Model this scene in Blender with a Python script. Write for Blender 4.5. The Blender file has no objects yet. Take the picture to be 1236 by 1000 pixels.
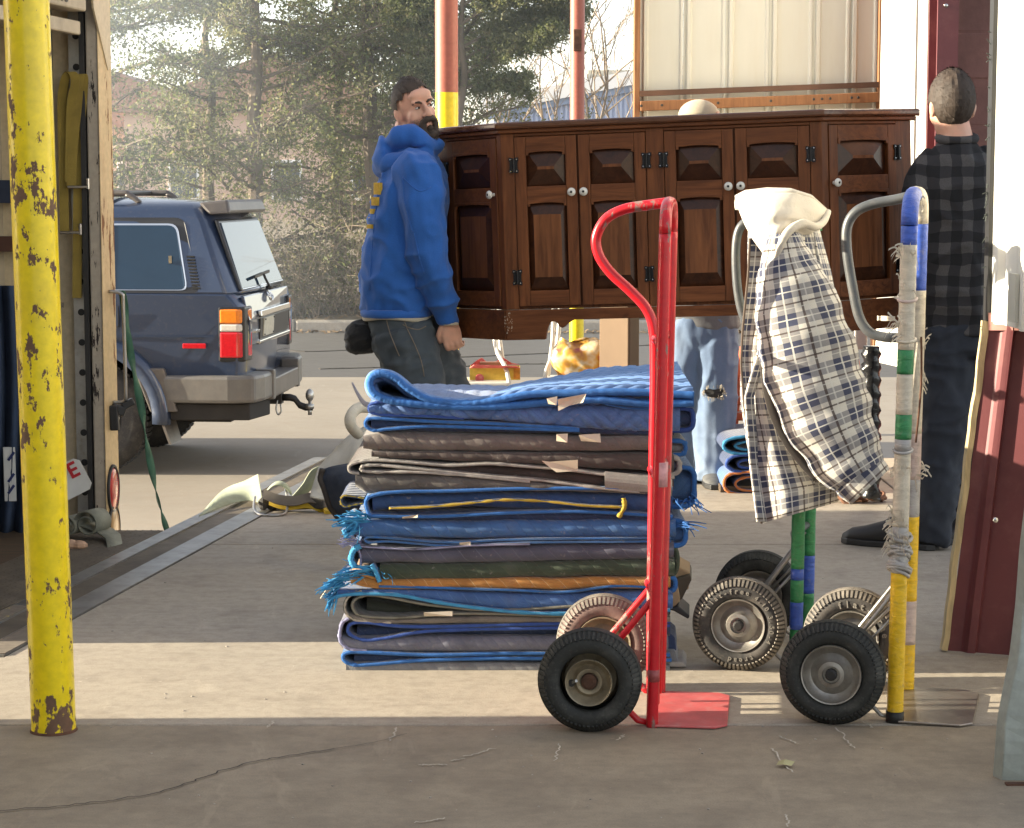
import bpy, bmesh, math, random
import numpy as np
from mathutils import Vector, Matrix, Euler, noise as mnoise

random.seed(7)
rng = np.random.default_rng(7)
SC = bpy.context.scene
COL = SC.collection

# ------------------------------------------------------------------ camera, world, sun, exposure
CAM_H = 1.32
FPX = 2600.0
TH = math.atan(270.0 / FPX)
cam_d = bpy.data.cameras.new('camera')
cam_d.sensor_fit = 'HORIZONTAL'
cam_d.sensor_width = 36.0
cam_d.lens = 36.0 * FPX / 1236.0
cam_d.clip_start = 0.05
cam_d.clip_end = 2000.0
cam = bpy.data.objects.new('camera', cam_d)
COL.objects.link(cam)
cam.location = (0, 0, CAM_H)
cam.rotation_euler = (math.radians(90) - TH, 0, 0)
SC.camera = cam

SUN_EL = math.radians(14.0)
SUN_DIR = Vector((1.0, 0.025, -math.tan(SUN_EL) * 1.0015)).normalized()      # the way the light travels
world = bpy.data.worlds.new('World')
SC.world = world
world.use_nodes = True
wn = world.node_tree
wn.nodes.clear()
w_out = wn.nodes.new('ShaderNodeOutputWorld')
w_bg = wn.nodes.new('ShaderNodeBackground')
w_sky = wn.nodes.new('ShaderNodeTexSky')
w_sky.sky_type = 'NISHITA'
w_sky.sun_disc = False
w_sky.sun_elevation = SUN_EL
w_sky.sun_rotation = math.atan2(-SUN_DIR.x, -SUN_DIR.y)
w_sky.altitude = 1600.0
w_sky.air_density = 1.0
w_sky.dust_density = 2.5
w_sky.ozone_density = 1.0
w_bg.inputs['Strength'].default_value = 0.14
w_hs = wn.nodes.new('ShaderNodeHueSaturation')          # sky colour desaturated: paler and more neutral
w_hs.inputs['Saturation'].default_value = 0.50
w_tint = wn.nodes.new('ShaderNodeMix'); w_tint.data_type = 'RGBA'; w_tint.blend_type = 'MULTIPLY'
w_tint.inputs[0].default_value = 1.0; w_tint.inputs[7].default_value = (1.06, .995, .93, 1)
wn.links.new(w_sky.outputs[0], w_hs.inputs['Color'])
wn.links.new(w_hs.outputs[0], w_tint.inputs[6])
wn.links.new(w_tint.outputs[2], w_bg.inputs[0])
wn.links.new(w_bg.outputs[0], w_out.inputs[0])

sun_d = bpy.data.lights.new('sun', 'SUN')
sun_d.energy = 5.0
sun_d.angle = math.radians(0.5)
sun_d.color = (1.0, 0.90, 0.69)
sun = bpy.data.objects.new('sun', sun_d)
COL.objects.link(sun)
sun.location = (-20, 8, 12)
sun.rotation_euler = SUN_DIR.to_track_quat('-Z', 'Y').to_euler()

SC.view_settings.view_transform = 'Standard'
SC.view_settings.look = 'None'
SC.view_settings.gamma = 1.0
SC.view_settings.exposure = 1.76
SC.view_settings.use_curve_mapping = False
SC.cycles.use_denoising = True
SC.cycles.max_bounces = 8
SC.cycles.diffuse_bounces = 4

# ------------------------------------------------------------------ helpers
def P(px, py, Y):
    """point of the place seen at that pixel of the photograph, Y metres away"""
    u = (px - 618.0) / FPX; v = (500.0 - py) / FPX
    dy = math.cos(TH) + v * math.sin(TH); dz = -math.sin(TH) + v * math.cos(TH)
    t = Y / dy
    return Vector((u * t, Y, CAM_H + dz * t))

def G(px, py, z=0.0):
    u = (px - 618.0) / FPX; v = (500.0 - py) / FPX
    dy = math.cos(TH) + v * math.sin(TH); dz = -math.sin(TH) + v * math.cos(TH)
    t = (z - CAM_H) / dz
    return Vector((u * t, dy * t, z))

def tag(o, label=None, cat=None, group=None, kind=None):
    if label: o['label'] = label
    if cat: o['category'] = cat
    if group: o['group'] = group
    if kind: o['kind'] = kind
    return o

def thing(name, label=None, cat=None, loc=(0, 0, 0), rz=0.0, group=None, kind=None, rot=None):
    o = bpy.data.objects.new(name, None)
    COL.objects.link(o)
    o.empty_display_size = 0.1
    o.location = loc
    o.rotation_euler = rot if rot else (0, 0, rz)
    return tag(o, label, cat, group, kind)

def wm(o):
    m = Matrix.LocRotScale(o.location, o.rotation_euler, o.scale)
    return wm(o.parent) @ m if o.parent else m

def children_of(o):
    return [c for c in COL.objects if c.parent == o]

def copy_tree(o, parent=None):
    c = o.copy(); COL.objects.link(c); c.parent = parent
    for ch in children_of(o): copy_tree(ch, c)
    return c

class MB:
    def __init__(s):
        s.v = []; s.f = []; s.m = []; s.uv = {}; s.mi = 0
    def add(s, verts, faces, uvs=None):
        b = len(s.v)
        s.v += [Vector(p) for p in verts]
        for k, fc in enumerate(faces):
            if uvs is not None: s.uv[len(s.f)] = uvs[k]
            s.f.append([b + i for i in fc]); s.m.append(s.mi)
        return s
    def box(s, c, d, rot=None):
        x, y, z = d[0] / 2, d[1] / 2, d[2] / 2
        vs = [Vector(p) for p in ((-x, -y, -z), (x, -y, -z), (x, y, -z), (-x, y, -z), (-x, -y, z), (x, -y, z), (x, y, z), (-x, y, z))]
        if rot is not None: vs = [rot @ p for p in vs]
        vs = [p + Vector(c) for p in vs]
        return s.add(vs, [(0, 3, 2, 1), (4, 5, 6, 7), (0, 1, 5, 4), (1, 2, 6, 5), (2, 3, 7, 6), (3, 0, 4, 7)])
    def bx(s, x0, x1, y0, y1, z0, z1):
        return s.box(((x0 + x1) / 2, (y0 + y1) / 2, (z0 + z1) / 2), (abs(x1 - x0), abs(y1 - y0), abs(z1 - z0)))
    def bar(s, a, b, w, h, up=(0, 0, 1)):
        a = Vector(a); b = Vector(b); d = (b - a); L = d.length; d.normalize()
        u = Vector(up)
        if abs(d.dot(u)) > .98: u = Vector((1, 0, 0))
        sx = d.cross(u).normalized(); sz = sx.cross(d).normalized()
        R = Matrix((sx, d, sz)).transposed()
        return s.box((a + b) / 2, (w, L, h), R)
    def loft(s, rings, caps=True, closed=True, uvs=None):
        n = len(rings[0]); vs = [p for r in rings for p in r]; fs = []; us = []
        for i in range(len(rings) - 1):
            for j in range(n if closed else n - 1):
                k = (j + 1) % n
                fs.append((i * n + j, i * n + k, (i + 1) * n + k, (i + 1) * n + j))
                if uvs:
                    g = lambda a, b: uvs[a][b]
                    kk = j + 1
                    us.append((g(i, j), g(i, kk), g(i + 1, kk), g(i + 1, j)))
        if caps and closed:
            fs.append(tuple(range(n - 1, -1, -1)))
            fs.append(tuple((len(rings) - 1) * n + j for j in range(n)))
            if uvs: us += [[(0, 0)] * n, [(0, 0)] * n]
        return s.add(vs, fs, us if uvs else None)
    def tube(s, path, r, n=10, caps=True, flat=1.0, closed=False, up=None):
        p = [Vector(q) for q in path]; m = len(p)
        rs = r if isinstance(r, (list, tuple)) else [r] * m
        rings = []; nrm = None
        for i in range(m):
            if closed: t = p[(i + 1) % m] - p[i - 1]
            else: t = p[min(i + 1, m - 1)] - p[max(i - 1, 0)]
            if t.length < 1e-9: t = Vector((0, 0, 1))
            t.normalize()
            if nrm is None:
                a = Vector(up) if up else (Vector((0, 0, 1)) if abs(t.z) < .9 else Vector((0, 1, 0)))
                nrm = (a - t * a.dot(t)).normalized()
            else:
                nrm = nrm - t * nrm.dot(t)
                nrm = nrm.normalized() if nrm.length > 1e-6 else t.orthogonal().normalized()
            bn = t.cross(nrm)
            rings.append([p[i] + (nrm * math.cos(a) + bn * math.sin(a) * flat) * rs[i]
                          for a in (2 * math.pi * k / n for k in range(n))])
        if closed: rings.append(rings[0])
        return s.loft(rings, caps and not closed)
    def lathe(s, prof, c=(0, 0, 0), axis='y', n=32, caps=True):
        rings = []
        for r, h in prof:
            ring = []
            for k in range(n):
                a = 2 * math.pi * k / n
                q = (r * math.cos(a), r * math.sin(a))
                if axis == 'y': v = (q[0], h, q[1])
                elif axis == 'z': v = (q[0], q[1], h)
                else: v = (h, q[0], q[1])
                ring.append(Vector(v) + Vector(c))
            rings.append(ring)
        return s.loft(rings, caps)
    def prism(s, poly, y0, y1, axis='y'):
        n = len(poly)
        mk = (lambda a, b, h: (a, h, b)) if axis == 'y' else ((lambda a, b, h: (a, b, h)) if axis == 'z' else (lambda a, b, h: (h, a, b)))
        vs = [mk(a, b, y0) for a, b in poly] + [mk(a, b, y1) for a, b in poly]
        fs = [tuple(range(n)), tuple(range(2 * n - 1, n - 1, -1))]
        for i in range(n):
            j = (i + 1) % n; fs.append((i, i + n, j + n, j))
        return s.add(vs, fs)
    def quad(s, a, b, c, d, uv=None):
        return s.add([a, b, c, d], [(0, 1, 2, 3)], [uv] if uv else None)
    def grid(s, fn, nu, nv, uvfn=None):
        vs = [Vector(fn(i / nu, j / nv)) for i in range(nu + 1) for j in range(nv + 1)]
        fs = []; us = []
        for i in range(nu):
            for j in range(nv):
                q = (i * (nv + 1) + j, (i + 1) * (nv + 1) + j, (i + 1) * (nv + 1) + j + 1, i * (nv + 1) + j + 1)
                fs.append(q)
                if uvfn: us.append([uvfn(a / nu, b / nv) for a, b in ((i, j), (i + 1, j), (i + 1, j + 1), (i, j + 1))])
        return s.add(vs, fs, us if uvfn else None)
    def sphere(s, c, r, n=14, m=9, M=None):
        if not isinstance(r, (tuple, list)): r = (r, r, r)
        rings = []
        for i in range(m + 1):
            t = math.pi * (0.02 + 0.96 * i / m)
            ring = []
            for k in range(n):
                a = 2 * math.pi * k / n
                v = Vector((r[0] * math.sin(t) * math.cos(a), r[1] * math.sin(t) * math.sin(a), -r[2] * math.cos(t)))
                if M is not None: v = M @ v
                ring.append(v + Vector(c))
            rings.append(ring)
        return s.loft(rings, True)
    def mesh(s, name, mats, inv=None):
        me = bpy.data.meshes.new(name)
        vs = [inv @ p for p in s.v] if inv is not None else s.v
        me.from_pydata([tuple(p) for p in vs], [], s.f)
        for m in mats: me.materials.append(m)
        if len(mats) > 1: me.polygons.foreach_set('material_index', s.m)
        if s.uv:
            ul = me.uv_layers.new(name='UVMap')
            for p in me.polygons:
                q = s.uv.get(p.index)
                if q:
                    for k, li in enumerate(p.loop_indices): ul.data[li].uv = q[k % len(q)]
        return me
    def build(s, name, mat, parent=None, local=False, smooth=False, bevel=0, sub=0, at=None, solid=0, recalc=True, autosmooth=None):
        mats = mat if isinstance(mat, (list, tuple)) else [mat]
        inv = None
        if parent is not None and not local: inv = wm(parent).inverted()
        if at is not None: inv = Matrix.Translation(-Vector(at))
        me = s.mesh(name, mats, inv)
        if recalc:
            b = bmesh.new(); b.from_mesh(me)
            bmesh.ops.recalc_face_normals(b, faces=b.faces)
            b.to_mesh(me); b.free()
        o = bpy.data.objects.new(name, me); COL.objects.link(o)
        if parent is not None: o.parent = parent
        if at is not None: o.location = at
        if smooth: me.polygons.foreach_set('use_smooth', [True] * len(me.polygons))
        if autosmooth:
            me.polygons.foreach_set('use_smooth', [True] * len(me.polygons))
            me.set_sharp_from_angle(angle=math.radians(autosmooth))
        if solid:
            md = o.modifiers.new('solid', 'SOLIDIFY'); md.thickness = solid; md.offset = 0
        if bevel:
            md = o.modifiers.new('bevel', 'BEVEL'); md.width = bevel; md.segments = 2; md.limit_method = 'ANGLE'
            md.angle_limit = math.radians(40)
        if sub:
            md = o.modifiers.new('sub', 'SUBSURF'); md.levels = sub; md.render_levels = sub
        return o

def catmull(pts, k=6, closed=False):
    p = [Vector(q) for q in pts]; n = len(p); out = []
    rngi = range(n if closed else n - 1)
    for i in rngi:
        if closed: a, b, c, d = p[i - 1], p[i], p[(i + 1) % n], p[(i + 2) % n]
        else: a, b, c, d = p[max(i - 1, 0)], p[i], p[i + 1], p[min(i + 2, n - 1)]
        for j in range(k):
            t = j / k
            out.append(0.5 * ((2 * b) + (c - a) * t + (2 * a - 5 * b + 4 * c - d) * t * t + (3 * b - a - 3 * c + d) * t ** 3))
    if not closed: out.append(p[-1])
    return out

def interp(xs, ys, x):
    if x <= xs[0]: return ys[0]
    for i in range(len(xs) - 1):
        if x <= xs[i + 1]:
            t = (x - xs[i]) / (xs[i + 1] - xs[i]); return ys[i] * (1 - t) + ys[i + 1] * t
    return ys[-1]

def remeshed(name, mb, voxel, mat, parent=None, smooth_it=4, disp=None, at=None):
    """union of the closed shapes in mb as one continuous skin"""
    me0 = mb.mesh(name + '_src', [])
    b = bmesh.new(); b.from_mesh(me0)
    bmesh.ops.recalc_face_normals(b, faces=b.faces)
    b.to_mesh(me0); b.free()
    o = bpy.data.objects.new(name + '_src', me0); COL.objects.link(o)
    m = o.modifiers.new('r', 'REMESH'); m.mode = 'VOXEL'; m.voxel_size = voxel
    m2 = o.modifiers.new('s', 'SMOOTH'); m2.iterations = smooth_it; m2.factor = .5
    dg = bpy.context.evaluated_depsgraph_get()
    me = bpy.data.meshes.new_from_object(o.evaluated_get(dg))
    bpy.data.objects.remove(o); bpy.data.meshes.remove(me0)
    me.name = name
    if disp:
        co = [v.co.copy() for v in me.vertices]; nn = [v.normal.copy() for v in me.vertices]
        for v, c, nv in zip(me.vertices, co, nn):
            v.co = c + nv * disp(c, nv)
    if parent is not None: me.transform(wm(parent).inverted())
    if at is not None: me.transform(Matrix.Translation(-Vector(at)))
    me.materials.clear(); me.materials.append(mat)
    me.polygons.foreach_set('use_smooth', [True] * len(me.polygons))
    ob = bpy.data.objects.new(name, me); COL.objects.link(ob)
    if parent is not None: ob.parent = parent
    if at is not None: ob.location = at
    return ob

def text_mb(mb, txt, size, M, extrude=0.001, align='CENTER', bold=0.0):
    cu = bpy.data.curves.new('txt', 'FONT'); cu.body = txt; cu.size = size; cu.extrude = extrude
    cu.align_x = align; cu.align_y = 'CENTER'; cu.offset = bold; cu.resolution_u = 3
    o = bpy.data.objects.new('txt', cu); COL.objects.link(o)
    dg = bpy.context.evaluated_depsgraph_get()
    me = bpy.data.meshes.new_from_object(o.evaluated_get(dg))
    mb.add([M @ v.co for v in me.vertices], [tuple(p.vertices) for p in me.polygons])
    bpy.data.objects.remove(o); bpy.data.curves.remove(cu); bpy.data.meshes.remove(me)

# ------------------------------------------------------------------ materials
class NT:
    def __init__(s, name):
        s.mat = bpy.data.materials.new(name); s.mat.use_nodes = True
        s.t = s.mat.node_tree; s.n = s.t.nodes
        s.b = s.n['Principled BSDF']
    def put(s, sock, v):
        if isinstance(v, bpy.types.NodeSocket): s.t.links.new(v, sock)
        elif isinstance(v, (tuple, list)) and len(v) == 3 and sock.type == 'RGBA': sock.default_value = (*v, 1)
        else: sock.default_value = v
    def math(s, op, a, b=0.0, c=0.0, clamp=False):
        n = s.n.new('ShaderNodeMath'); n.operation = op; n.use_clamp = clamp
        s.put(n.inputs[0], a); s.put(n.inputs[1], b); s.put(n.inputs[2], c)
        return n.outputs[0]
    def mix(s, f, a, b, mode='MIX'):
        n = s.n.new('ShaderNodeMix'); n.data_type = 'RGBA'; n.blend_type = mode
        s.put(n.inputs[0], f); s.put(n.inputs[6], a); s.put(n.inputs[7], b)
        return n.outputs[2]
    def co(s, kind='Object'):
        if not hasattr(s, 'tc'): s.tc = s.n.new('ShaderNodeTexCoord')
        return s.tc.outputs[kind]
    def scaled(s, v, sc):
        n = s.n.new('ShaderNodeMapping'); s.put(n.inputs[0], v); n.inputs[3].default_value = sc
        return n.outputs[0]
    def noise(s, v, scale, detail=4, rough=.55, out=0, dist=0.0):
        n = s.n.new('ShaderNodeTexNoise'); s.put(n.inputs['Vector'], v)
        n.inputs['Scale'].default_value = scale; n.inputs['Detail'].default_value = detail
        n.inputs['Roughness'].default_value = rough; n.inputs['Distortion'].default_value = dist
        return n.outputs[out]
    def vor(s, v, scale, feature='F1'):
        n = s.n.new('ShaderNodeTexVoronoi'); n.feature = feature; s.put(n.inputs['Vector'], v); n.inputs['Scale'].default_value = scale
        return n.outputs[0]
    def ramp(s, f, stops):
        n = s.n.new('ShaderNodeValToRGB'); s.put(n.inputs[0], f)
        el = n.color_ramp.elements
        while len(el) < len(stops): el.new(0.5)
        for e, (p, c) in zip(el, stops):
            e.position = p; e.color = (*c, 1) if isinstance(c, (tuple, list)) else (c, c, c, 1)
        return n.outputs[0]
    def sep(s, v):
        n = s.n.new('ShaderNodeSeparateXYZ'); s.put(n.inputs[0], v); return n.outputs
    def bump(s, h, strength=.3, dist=.01, prev=None):
        n = s.n.new('ShaderNodeBump'); n.inputs['Strength'].default_value = strength; n.inputs['Distance'].default_value = dist
        s.put(n.inputs['Height'], h)
        if prev is not None: s.put(n.inputs['Normal'], prev)
        s.t.links.new(n.outputs[0], s.b.inputs['Normal']); return n.outputs[0]
    def set(s, **k):
        for a, v in k.items(): s.put(s.b.inputs[a.replace('_', ' ')], v)
        return s

def dk(c, f): return tuple(min(1, x * f) for x in c)

def M(name, col, rough=.6, metal=0.0, var=.18, scale=5.0, bump=0.0, bscale=60.0, stretch=None, dirt=None, dirt_amt=.5, coat=0.0, spec=.5):
    t = NT(name); v = t.co()
    if stretch: v = t.scaled(v, stretch)
    nz = t.noise(v, scale, 5, .6)
    f = t.ramp(nz, [(.3, 0.0), (.72, 1.0)])
    c = t.mix(f, dk(col, 1 - var), dk(col, 1 + var))
    if dirt:
        d = t.noise(v, scale * 2.3, 6, .65)
        c = t.mix(t.ramp(d, [(.5 , 0.0), (.5 + .3, dirt_amt)]), c, dirt)
    t.set(Base_Color=c, Roughness=rough, Metallic=metal)
    t.b.inputs['Specular IOR Level'].default_value = spec
    if coat: t.b.inputs['Coat Weight'].default_value = coat; t.b.inputs['Coat Roughness'].default_value = .05
    if bump: t.bump(t.noise(v, bscale, 4, .6), bump, .004)
    return t.mat

def concrete(name, col, stain=(.16, .13, .10), seed=0.0, stain_lo=.52, bump=.25):
    t = NT(name); v = t.co()
    mp = t.n.new('ShaderNodeMapping'); t.put(mp.inputs[0], v); mp.inputs[1].default_value = (seed, seed * .7, 0); v = mp.outputs[0]
    a = t.noise(v, .9, 6, .62); b = t.noise(v, 5, 6, .65); g = t.noise(v, 260, 2, .5); sp = t.noise(v, 60, 3, .6)
    c = t.mix(t.ramp(a, [(.3, 0.0), (.7, 1.0)]), dk(col, .86), dk(col, 1.08))
    c = t.mix(t.ramp(b, [(stain_lo, 0.0), (stain_lo + .20, .42)]), c, stain)
    dr = t.noise(t.scaled(v, (.5, 5, 1)), 2.4, 5, .65)
    c = t.mix(t.ramp(dr, [(.52, 0.0), (.76, .28)]), c, stain)
    c = t.mix(t.ramp(g, [(.35, .32), (.6, 0.0)]), c, dk(col, .45))
    c = t.mix(t.ramp(t.noise(v, 24, 5, .7), [(.36, .30), (.56, 0.0)]), c, dk(stain, 1.1))
    c = t.mix(t.ramp(t.noise(t.scaled(v, (3, 1, 1)), 1.7, 6, .7, dist=1.5), [(.60, 0.0), (.66, .22)]), c, dk(col, 1.35))
    c = t.mix(t.ramp(sp, [(.68, 0.0), (.74, .5)]), c, dk(stain, .8))
    c = t.mix(t.ramp(t.noise(v, 34, 2, .5), [(.73, 0.0), (.77, .45)]), c, dk(col, 1.5))
    t.set(Base_Color=c, Roughness=t.math('MULTIPLY_ADD', b, .25, .62))
    h = t.math('ADD', t.math('MULTIPLY', g, .35), t.math('ADD', t.math('MULTIPLY', sp, .6), b))
    t.bump(h, bump, .004)
    return t.mat

def chipped(name, paint, under, thr=.62, rough=.35, scale=9.0, stretch=(1, 1, .55), low_z=None, clus=.55, n2s=.33):
    """old enamel worn through to rust"""
    t = NT(name); v = t.co(); vs = t.scaled(v, stretch)
    n1 = t.noise(vs, scale, 7, .68); n2 = t.noise(vs, scale * n2s, 3, .5); n3 = t.noise(v, 40, 5, .6)
    f = t.math('MULTIPLY_ADD', n2, clus, t.math('MULTIPLY', n1, .8))
    if low_z is not None:
        z = t.sep(v)[2]
        f = t.math('ADD', f, t.math('MULTIPLY', t.ramp(t.math('DIVIDE', z, low_z), [(0, 1.0), (1, 0.0)]), .055))
    mask = t.ramp(f, [(thr, 0.0), (thr + .012, 1.0)])
    pc = t.mix(t.ramp(n3, [(.3, 0.0), (.75, 1.0)]), dk(paint, .82), dk(paint, 1.08))
    pc = t.mix(t.ramp(t.noise(vs, 4, 5, .6), [(.52, 0.0), (.8, .35)]), pc, dk(under, 1.6))
    uc = t.mix(n3, dk(under, .5), dk(under, 1.5))
    t.set(Base_Color=t.mix(mask, pc, uc), Roughness=t.math('MULTIPLY_ADD', mask, .45, rough))
    t.bump(t.math('SUBTRACT', t.math('MULTIPLY', n3, .12), mask), .35, .003)
    return t.mat

def wood(name, col, dark, grain=(14, 14, 1.1), rough=.38, coat=.25):
    t = NT(name); v = t.scaled(t.co(), grain)
    a = t.noise(v, 3.0, 7, .62, dist=.8); b = t.noise(t.co(), 2.2, 4, .6); k = t.noise(t.co(), 7.0, 2, .5)
    c = t.mix(t.ramp(a, [(.32, 0.0), (.68, 1.0)]), dark, col)
    c = t.mix(t.ramp(b, [(.35, .45), (.65, 0.0)]), c, dk(dark, .8))
    c = t.mix(t.ramp(k, [(.72, 0.0), (.78, .8)]), c, dk(dark, .35))
    t.set(Base_Color=c, Roughness=t.math('MULTIPLY_ADD', a, .25, rough - .1))
    t.b.inputs['Coat Weight'].default_value = coat; t.b.inputs['Coat Roughness'].default_value = .22
    t.b.inputs['Specular IOR Level'].default_value = .22
    t.bump(a, .18, .002)
    return t.mat

def quilt(name, col, thread=None, amp=.018, per=.036, row=.05, bump=.9, fuzz=True, diag=False, rough=.85, back=None):
    """moving pad cloth: zigzag or diagonal rows of stitching, UV in metres"""
    t = NT(name); uv = t.sep(t.co('UV')); u, v = uv[0], uv[1]
    wv = t.math('MULTIPLY', t.noise(t.co(), 9, 3, .5), .03)
    if diag: ph = t.math('MULTIPLY_ADD', v, .8, u)
    else: ph = t.math('ADD', u, t.math('MULTIPLY', t.math('PINGPONG', v, row), amp / row * 2.2))
    ph = t.math('ADD', ph, wv)
    cell = t.math('PINGPONG', ph, per / 2)
    h = t.math('POWER', t.math('DIVIDE', cell, per / 2), .5)
    nz = t.noise(t.co(), 7, 5, .6); fz = t.noise(t.co(), 300, 3, .6)
    c = t.mix(t.ramp(nz, [(.3, 0.0), (.7, 1.0)]), dk(col, .72), dk(col, 1.22))
    c = t.mix(t.ramp(fz, [(.3, .35), (.6, 0.0)]), c, dk(col, .5))
    c = t.mix(t.ramp(t.noise(t.co(), 55, 3, .6), [(.66, 0.0), (.71, .35)]), c, (.34, .31, .28)); c = t.mix(t.ramp(t.noise(t.co(), 3.2, 4, .6), [(.55, 0.0), (.75, .35)]), c, (.16, .15, .145))
    if thread: c = t.mix(t.ramp(h, [(.0, .8), (.28, 0.0)]), c, thread)
    t.set(Base_Color=c, Roughness=rough)
    t.b.inputs['Sheen Weight'].default_value = .25; t.b.inputs['Sheen Roughness'].default_value = .5
    n1 = t.bump(t.math('ADD', t.math('MULTIPLY', h, t.ramp(t.noise(t.co(), 5, 3, .6), [(.35, .35), (.65, 1.0)])), t.math('MULTIPLY', fz, .3)), bump * .85, .006)
    return t.mat

def rubber(name, col=(.022, .021, .02), dust=(.20, .17, .14), lo=.45, amt=.55):
    t = NT(name); v = t.co()
    n = t.noise(v, 14, 6, .65); f = t.noise(v, 120, 3, .6)
    c = t.mix(t.ramp(n, [(lo, 0.0), (lo + .3, amt)]), col, dust)
    c = t.mix(t.ramp(f, [(.55, 0.0), (.75, .3)]), c, dust)
    t.set(Base_Color=c, Roughness=.72)
    t.bump(f, .2, .002)
    return t.mat

def build_all():
    pass
# ================================================================== materials of the setting
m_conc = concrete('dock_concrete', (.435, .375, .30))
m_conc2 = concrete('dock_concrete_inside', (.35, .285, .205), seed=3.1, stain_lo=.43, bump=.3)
m_lot = concrete('lot_concrete', (.30, .258, .205), stain=(.26, .21, .16), seed=9.0, stain_lo=.5)
m_asph = concrete('asphalt', (.095, .087, .080), stain=(.07, .065, .06), seed=5.0)
m_kerb = concrete('kerb_stone', (.36, .32, .27), seed=12.0)
m_soil = M('dry_soil', (.20, .155, .10), rough=.95, var=.4, scale=3, bump=.6, bscale=25)
m_steel = M('worn_steel', (.30, .29, .275), rough=.42, metal=.75, var=.25, scale=7, bump=.15, dirt=(.13, .10, .07), dirt_amt=.7)
m_brownsteel = M('dirty_steel', (.13, .105, .075), rough=.7, metal=.3, var=.35, scale=5, bump=.2, dirt=(.25, .2, .15), dirt_amt=.5)
m_black = M('black_plastic', (.016, .016, .017), rough=.5, var=.2)
m_dark = M('dark_metal', (.035, .033, .032), rough=.55, metal=.4, var=.3)
m_rust = M('rust', (.10, .045, .025), rough=.9, var=.5, scale=20, bump=.4)
m_chrome = M('bright_metal', (.55, .54, .52), rough=.22, metal=1.0, var=.1)
m_zinc = M('zinc_metal', (.42, .41, .39), rough=.4, metal=.85, var=.2, scale=12, dirt=(.2, .16, .1), dirt_amt=.6)
m_seam = M('joint_filler', (.05, .042, .035), rough=.95, var=.3)

# ================================================================== ground
LOT_Z = -0.62
grd = MB(); grd.bx(-160, 160, -20, 31.6, LOT_Z - .5, LOT_Z - .02)
gnd = grd.build('ground', m_soil); tag(gnd, kind='structure')
lot = MB(); lot.bx(-60, 60, 5.6, 22.4, LOT_Z - .02, LOT_Z)
lo = lot.build('concrete_apron', m_lot); tag(lo, kind='structure')
asp = MB(); asp.bx(-90, 90, 22.4, 29.7, LOT_Z - .02, LOT_Z - .004)
ao = asp.build('asphalt_road', m_asph); tag(ao, kind='structure')
# sealed cracks on the asphalt
ck = MB()
for (x, y, L, a) in ((-1.2, 25.2, 2.4, .25), (-3.4, 26.4, 2.0, -.2), (-2.2, 23.7, 3.0, .1), (.7, 26.5, 1.6, .5)):
    pts = catmull([(x + L * t * math.cos(a) + random.uniform(-.1, .1), y + L * t * math.sin(a) * 1.2 + random.uniform(-.25, .25), LOT_Z) for t in (0, .25, .5, .75, 1)], 5)
    for p, q in zip(pts, pts[1:]): ck.bar(p, q + (q - p) * .1, .09, .008)
tag(ck.build('tar_seam', m_seam, ao), kind='stuff')
kb = thing('kerb', loc=(0, 29.85, LOT_Z), kind='structure')
for k in range(-8, 8):
    b = MB(); b.bx(k * 3.0 + .006, k * 3.0 + 2.994, 29.72, 29.98, LOT_Z - .1, LOT_Z + .15)
    b.build('kerb_stone', m_kerb, kb, bevel=.03)
# planted verge rising behind the kerb
vg = MB(); vg.grid(lambda a, b: (-70 + 140 * a, 29.98 + 130 * b ** 1.6, LOT_Z + .12 + .9 * min(1, b * 2.2) + .25 * mnoise.noise(Vector((a * 60, b * 40, 0)))), 120, 40)
tag(vg.build('planted_verge', m_soil, smooth=True), kind='structure')
# litter of dead needles under the trees
ns = MB()
for i in range(2600):
    x = random.uniform(-7, 3.2); y = random.uniform(29.99, 31.6) if i % 3 else random.uniform(29.3, 29.72)
    z = (LOT_Z + .14 + .1 * (y - 30)) if y > 29.9 else LOT_Z + .002
    s = random.uniform(.015, .06); a = random.uniform(0, 6.3)
    d = Vector((math.cos(a), math.sin(a), random.uniform(0, .5))) * s; e = Vector((-d.y, d.x, 0)) * .35
    c = Vector((x, y, z + .01)); ns.add([c - d - e, c + d - e, c + d + e, c - d + e], [(0, 1, 2, 3)])
tag(ns.build('needle_litter', M('needle_litter', (.27, .18, .095), rough=.95, var=.4, scale=2)), 'reddish brown needle and leaf litter along the far kerb', 'leaf litter', kind='stuff')

# ---- dock: slabs cast side by side, joints open between them
EX = lambda Y, e=0.0: -1.015 + .16 * (Y - 8.71) - e
DOCK_FAR = 10.6
dock = thing('dock_floor', loc=(0, 6, 0), kind='structure')
def slab(poly, mat=m_conc, z=0.0):
    b = MB(); b.prism([(x, y) for x, y in poly], -1.0, z, 'z')
    return b.build('concrete_slab', mat, dock, bevel=.004)
g = .006
slab([(-9, -9), (7, -9), (7, 5.24 - g), (-9, 5.24 - g)], m_conc2)
slab([(-9, 5.24 + g), (7, 5.24 + g), (7, 6.02), (-9, 6.02)])
slab([(EX(6.02), 6.0201), (7, 6.0201), (7, 7.98 - g), (EX(7.98), 7.98 - g)])
slab([(EX(7.98), 7.98 + g), (1.70 - g, 7.98 + g), (1.70 - g, DOCK_FAR), (EX(DOCK_FAR), DOCK_FAR)])
slab([(1.70 + g, 7.98 + g), (7, 7.98 + g), (7, DOCK_FAR), (1.70 + g, DOCK_FAR)])
bb = MB(); bb.prism([(-9, -9), (7, -9), (7, DOCK_FAR - .02), (EX(DOCK_FAR) - .1, DOCK_FAR - .02), (EX(6.02) - .1, 6.0), (-9, 6.0)], -.6, -.035, 'z')
bb.build('slab_bed', m_seam, dock)
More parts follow.
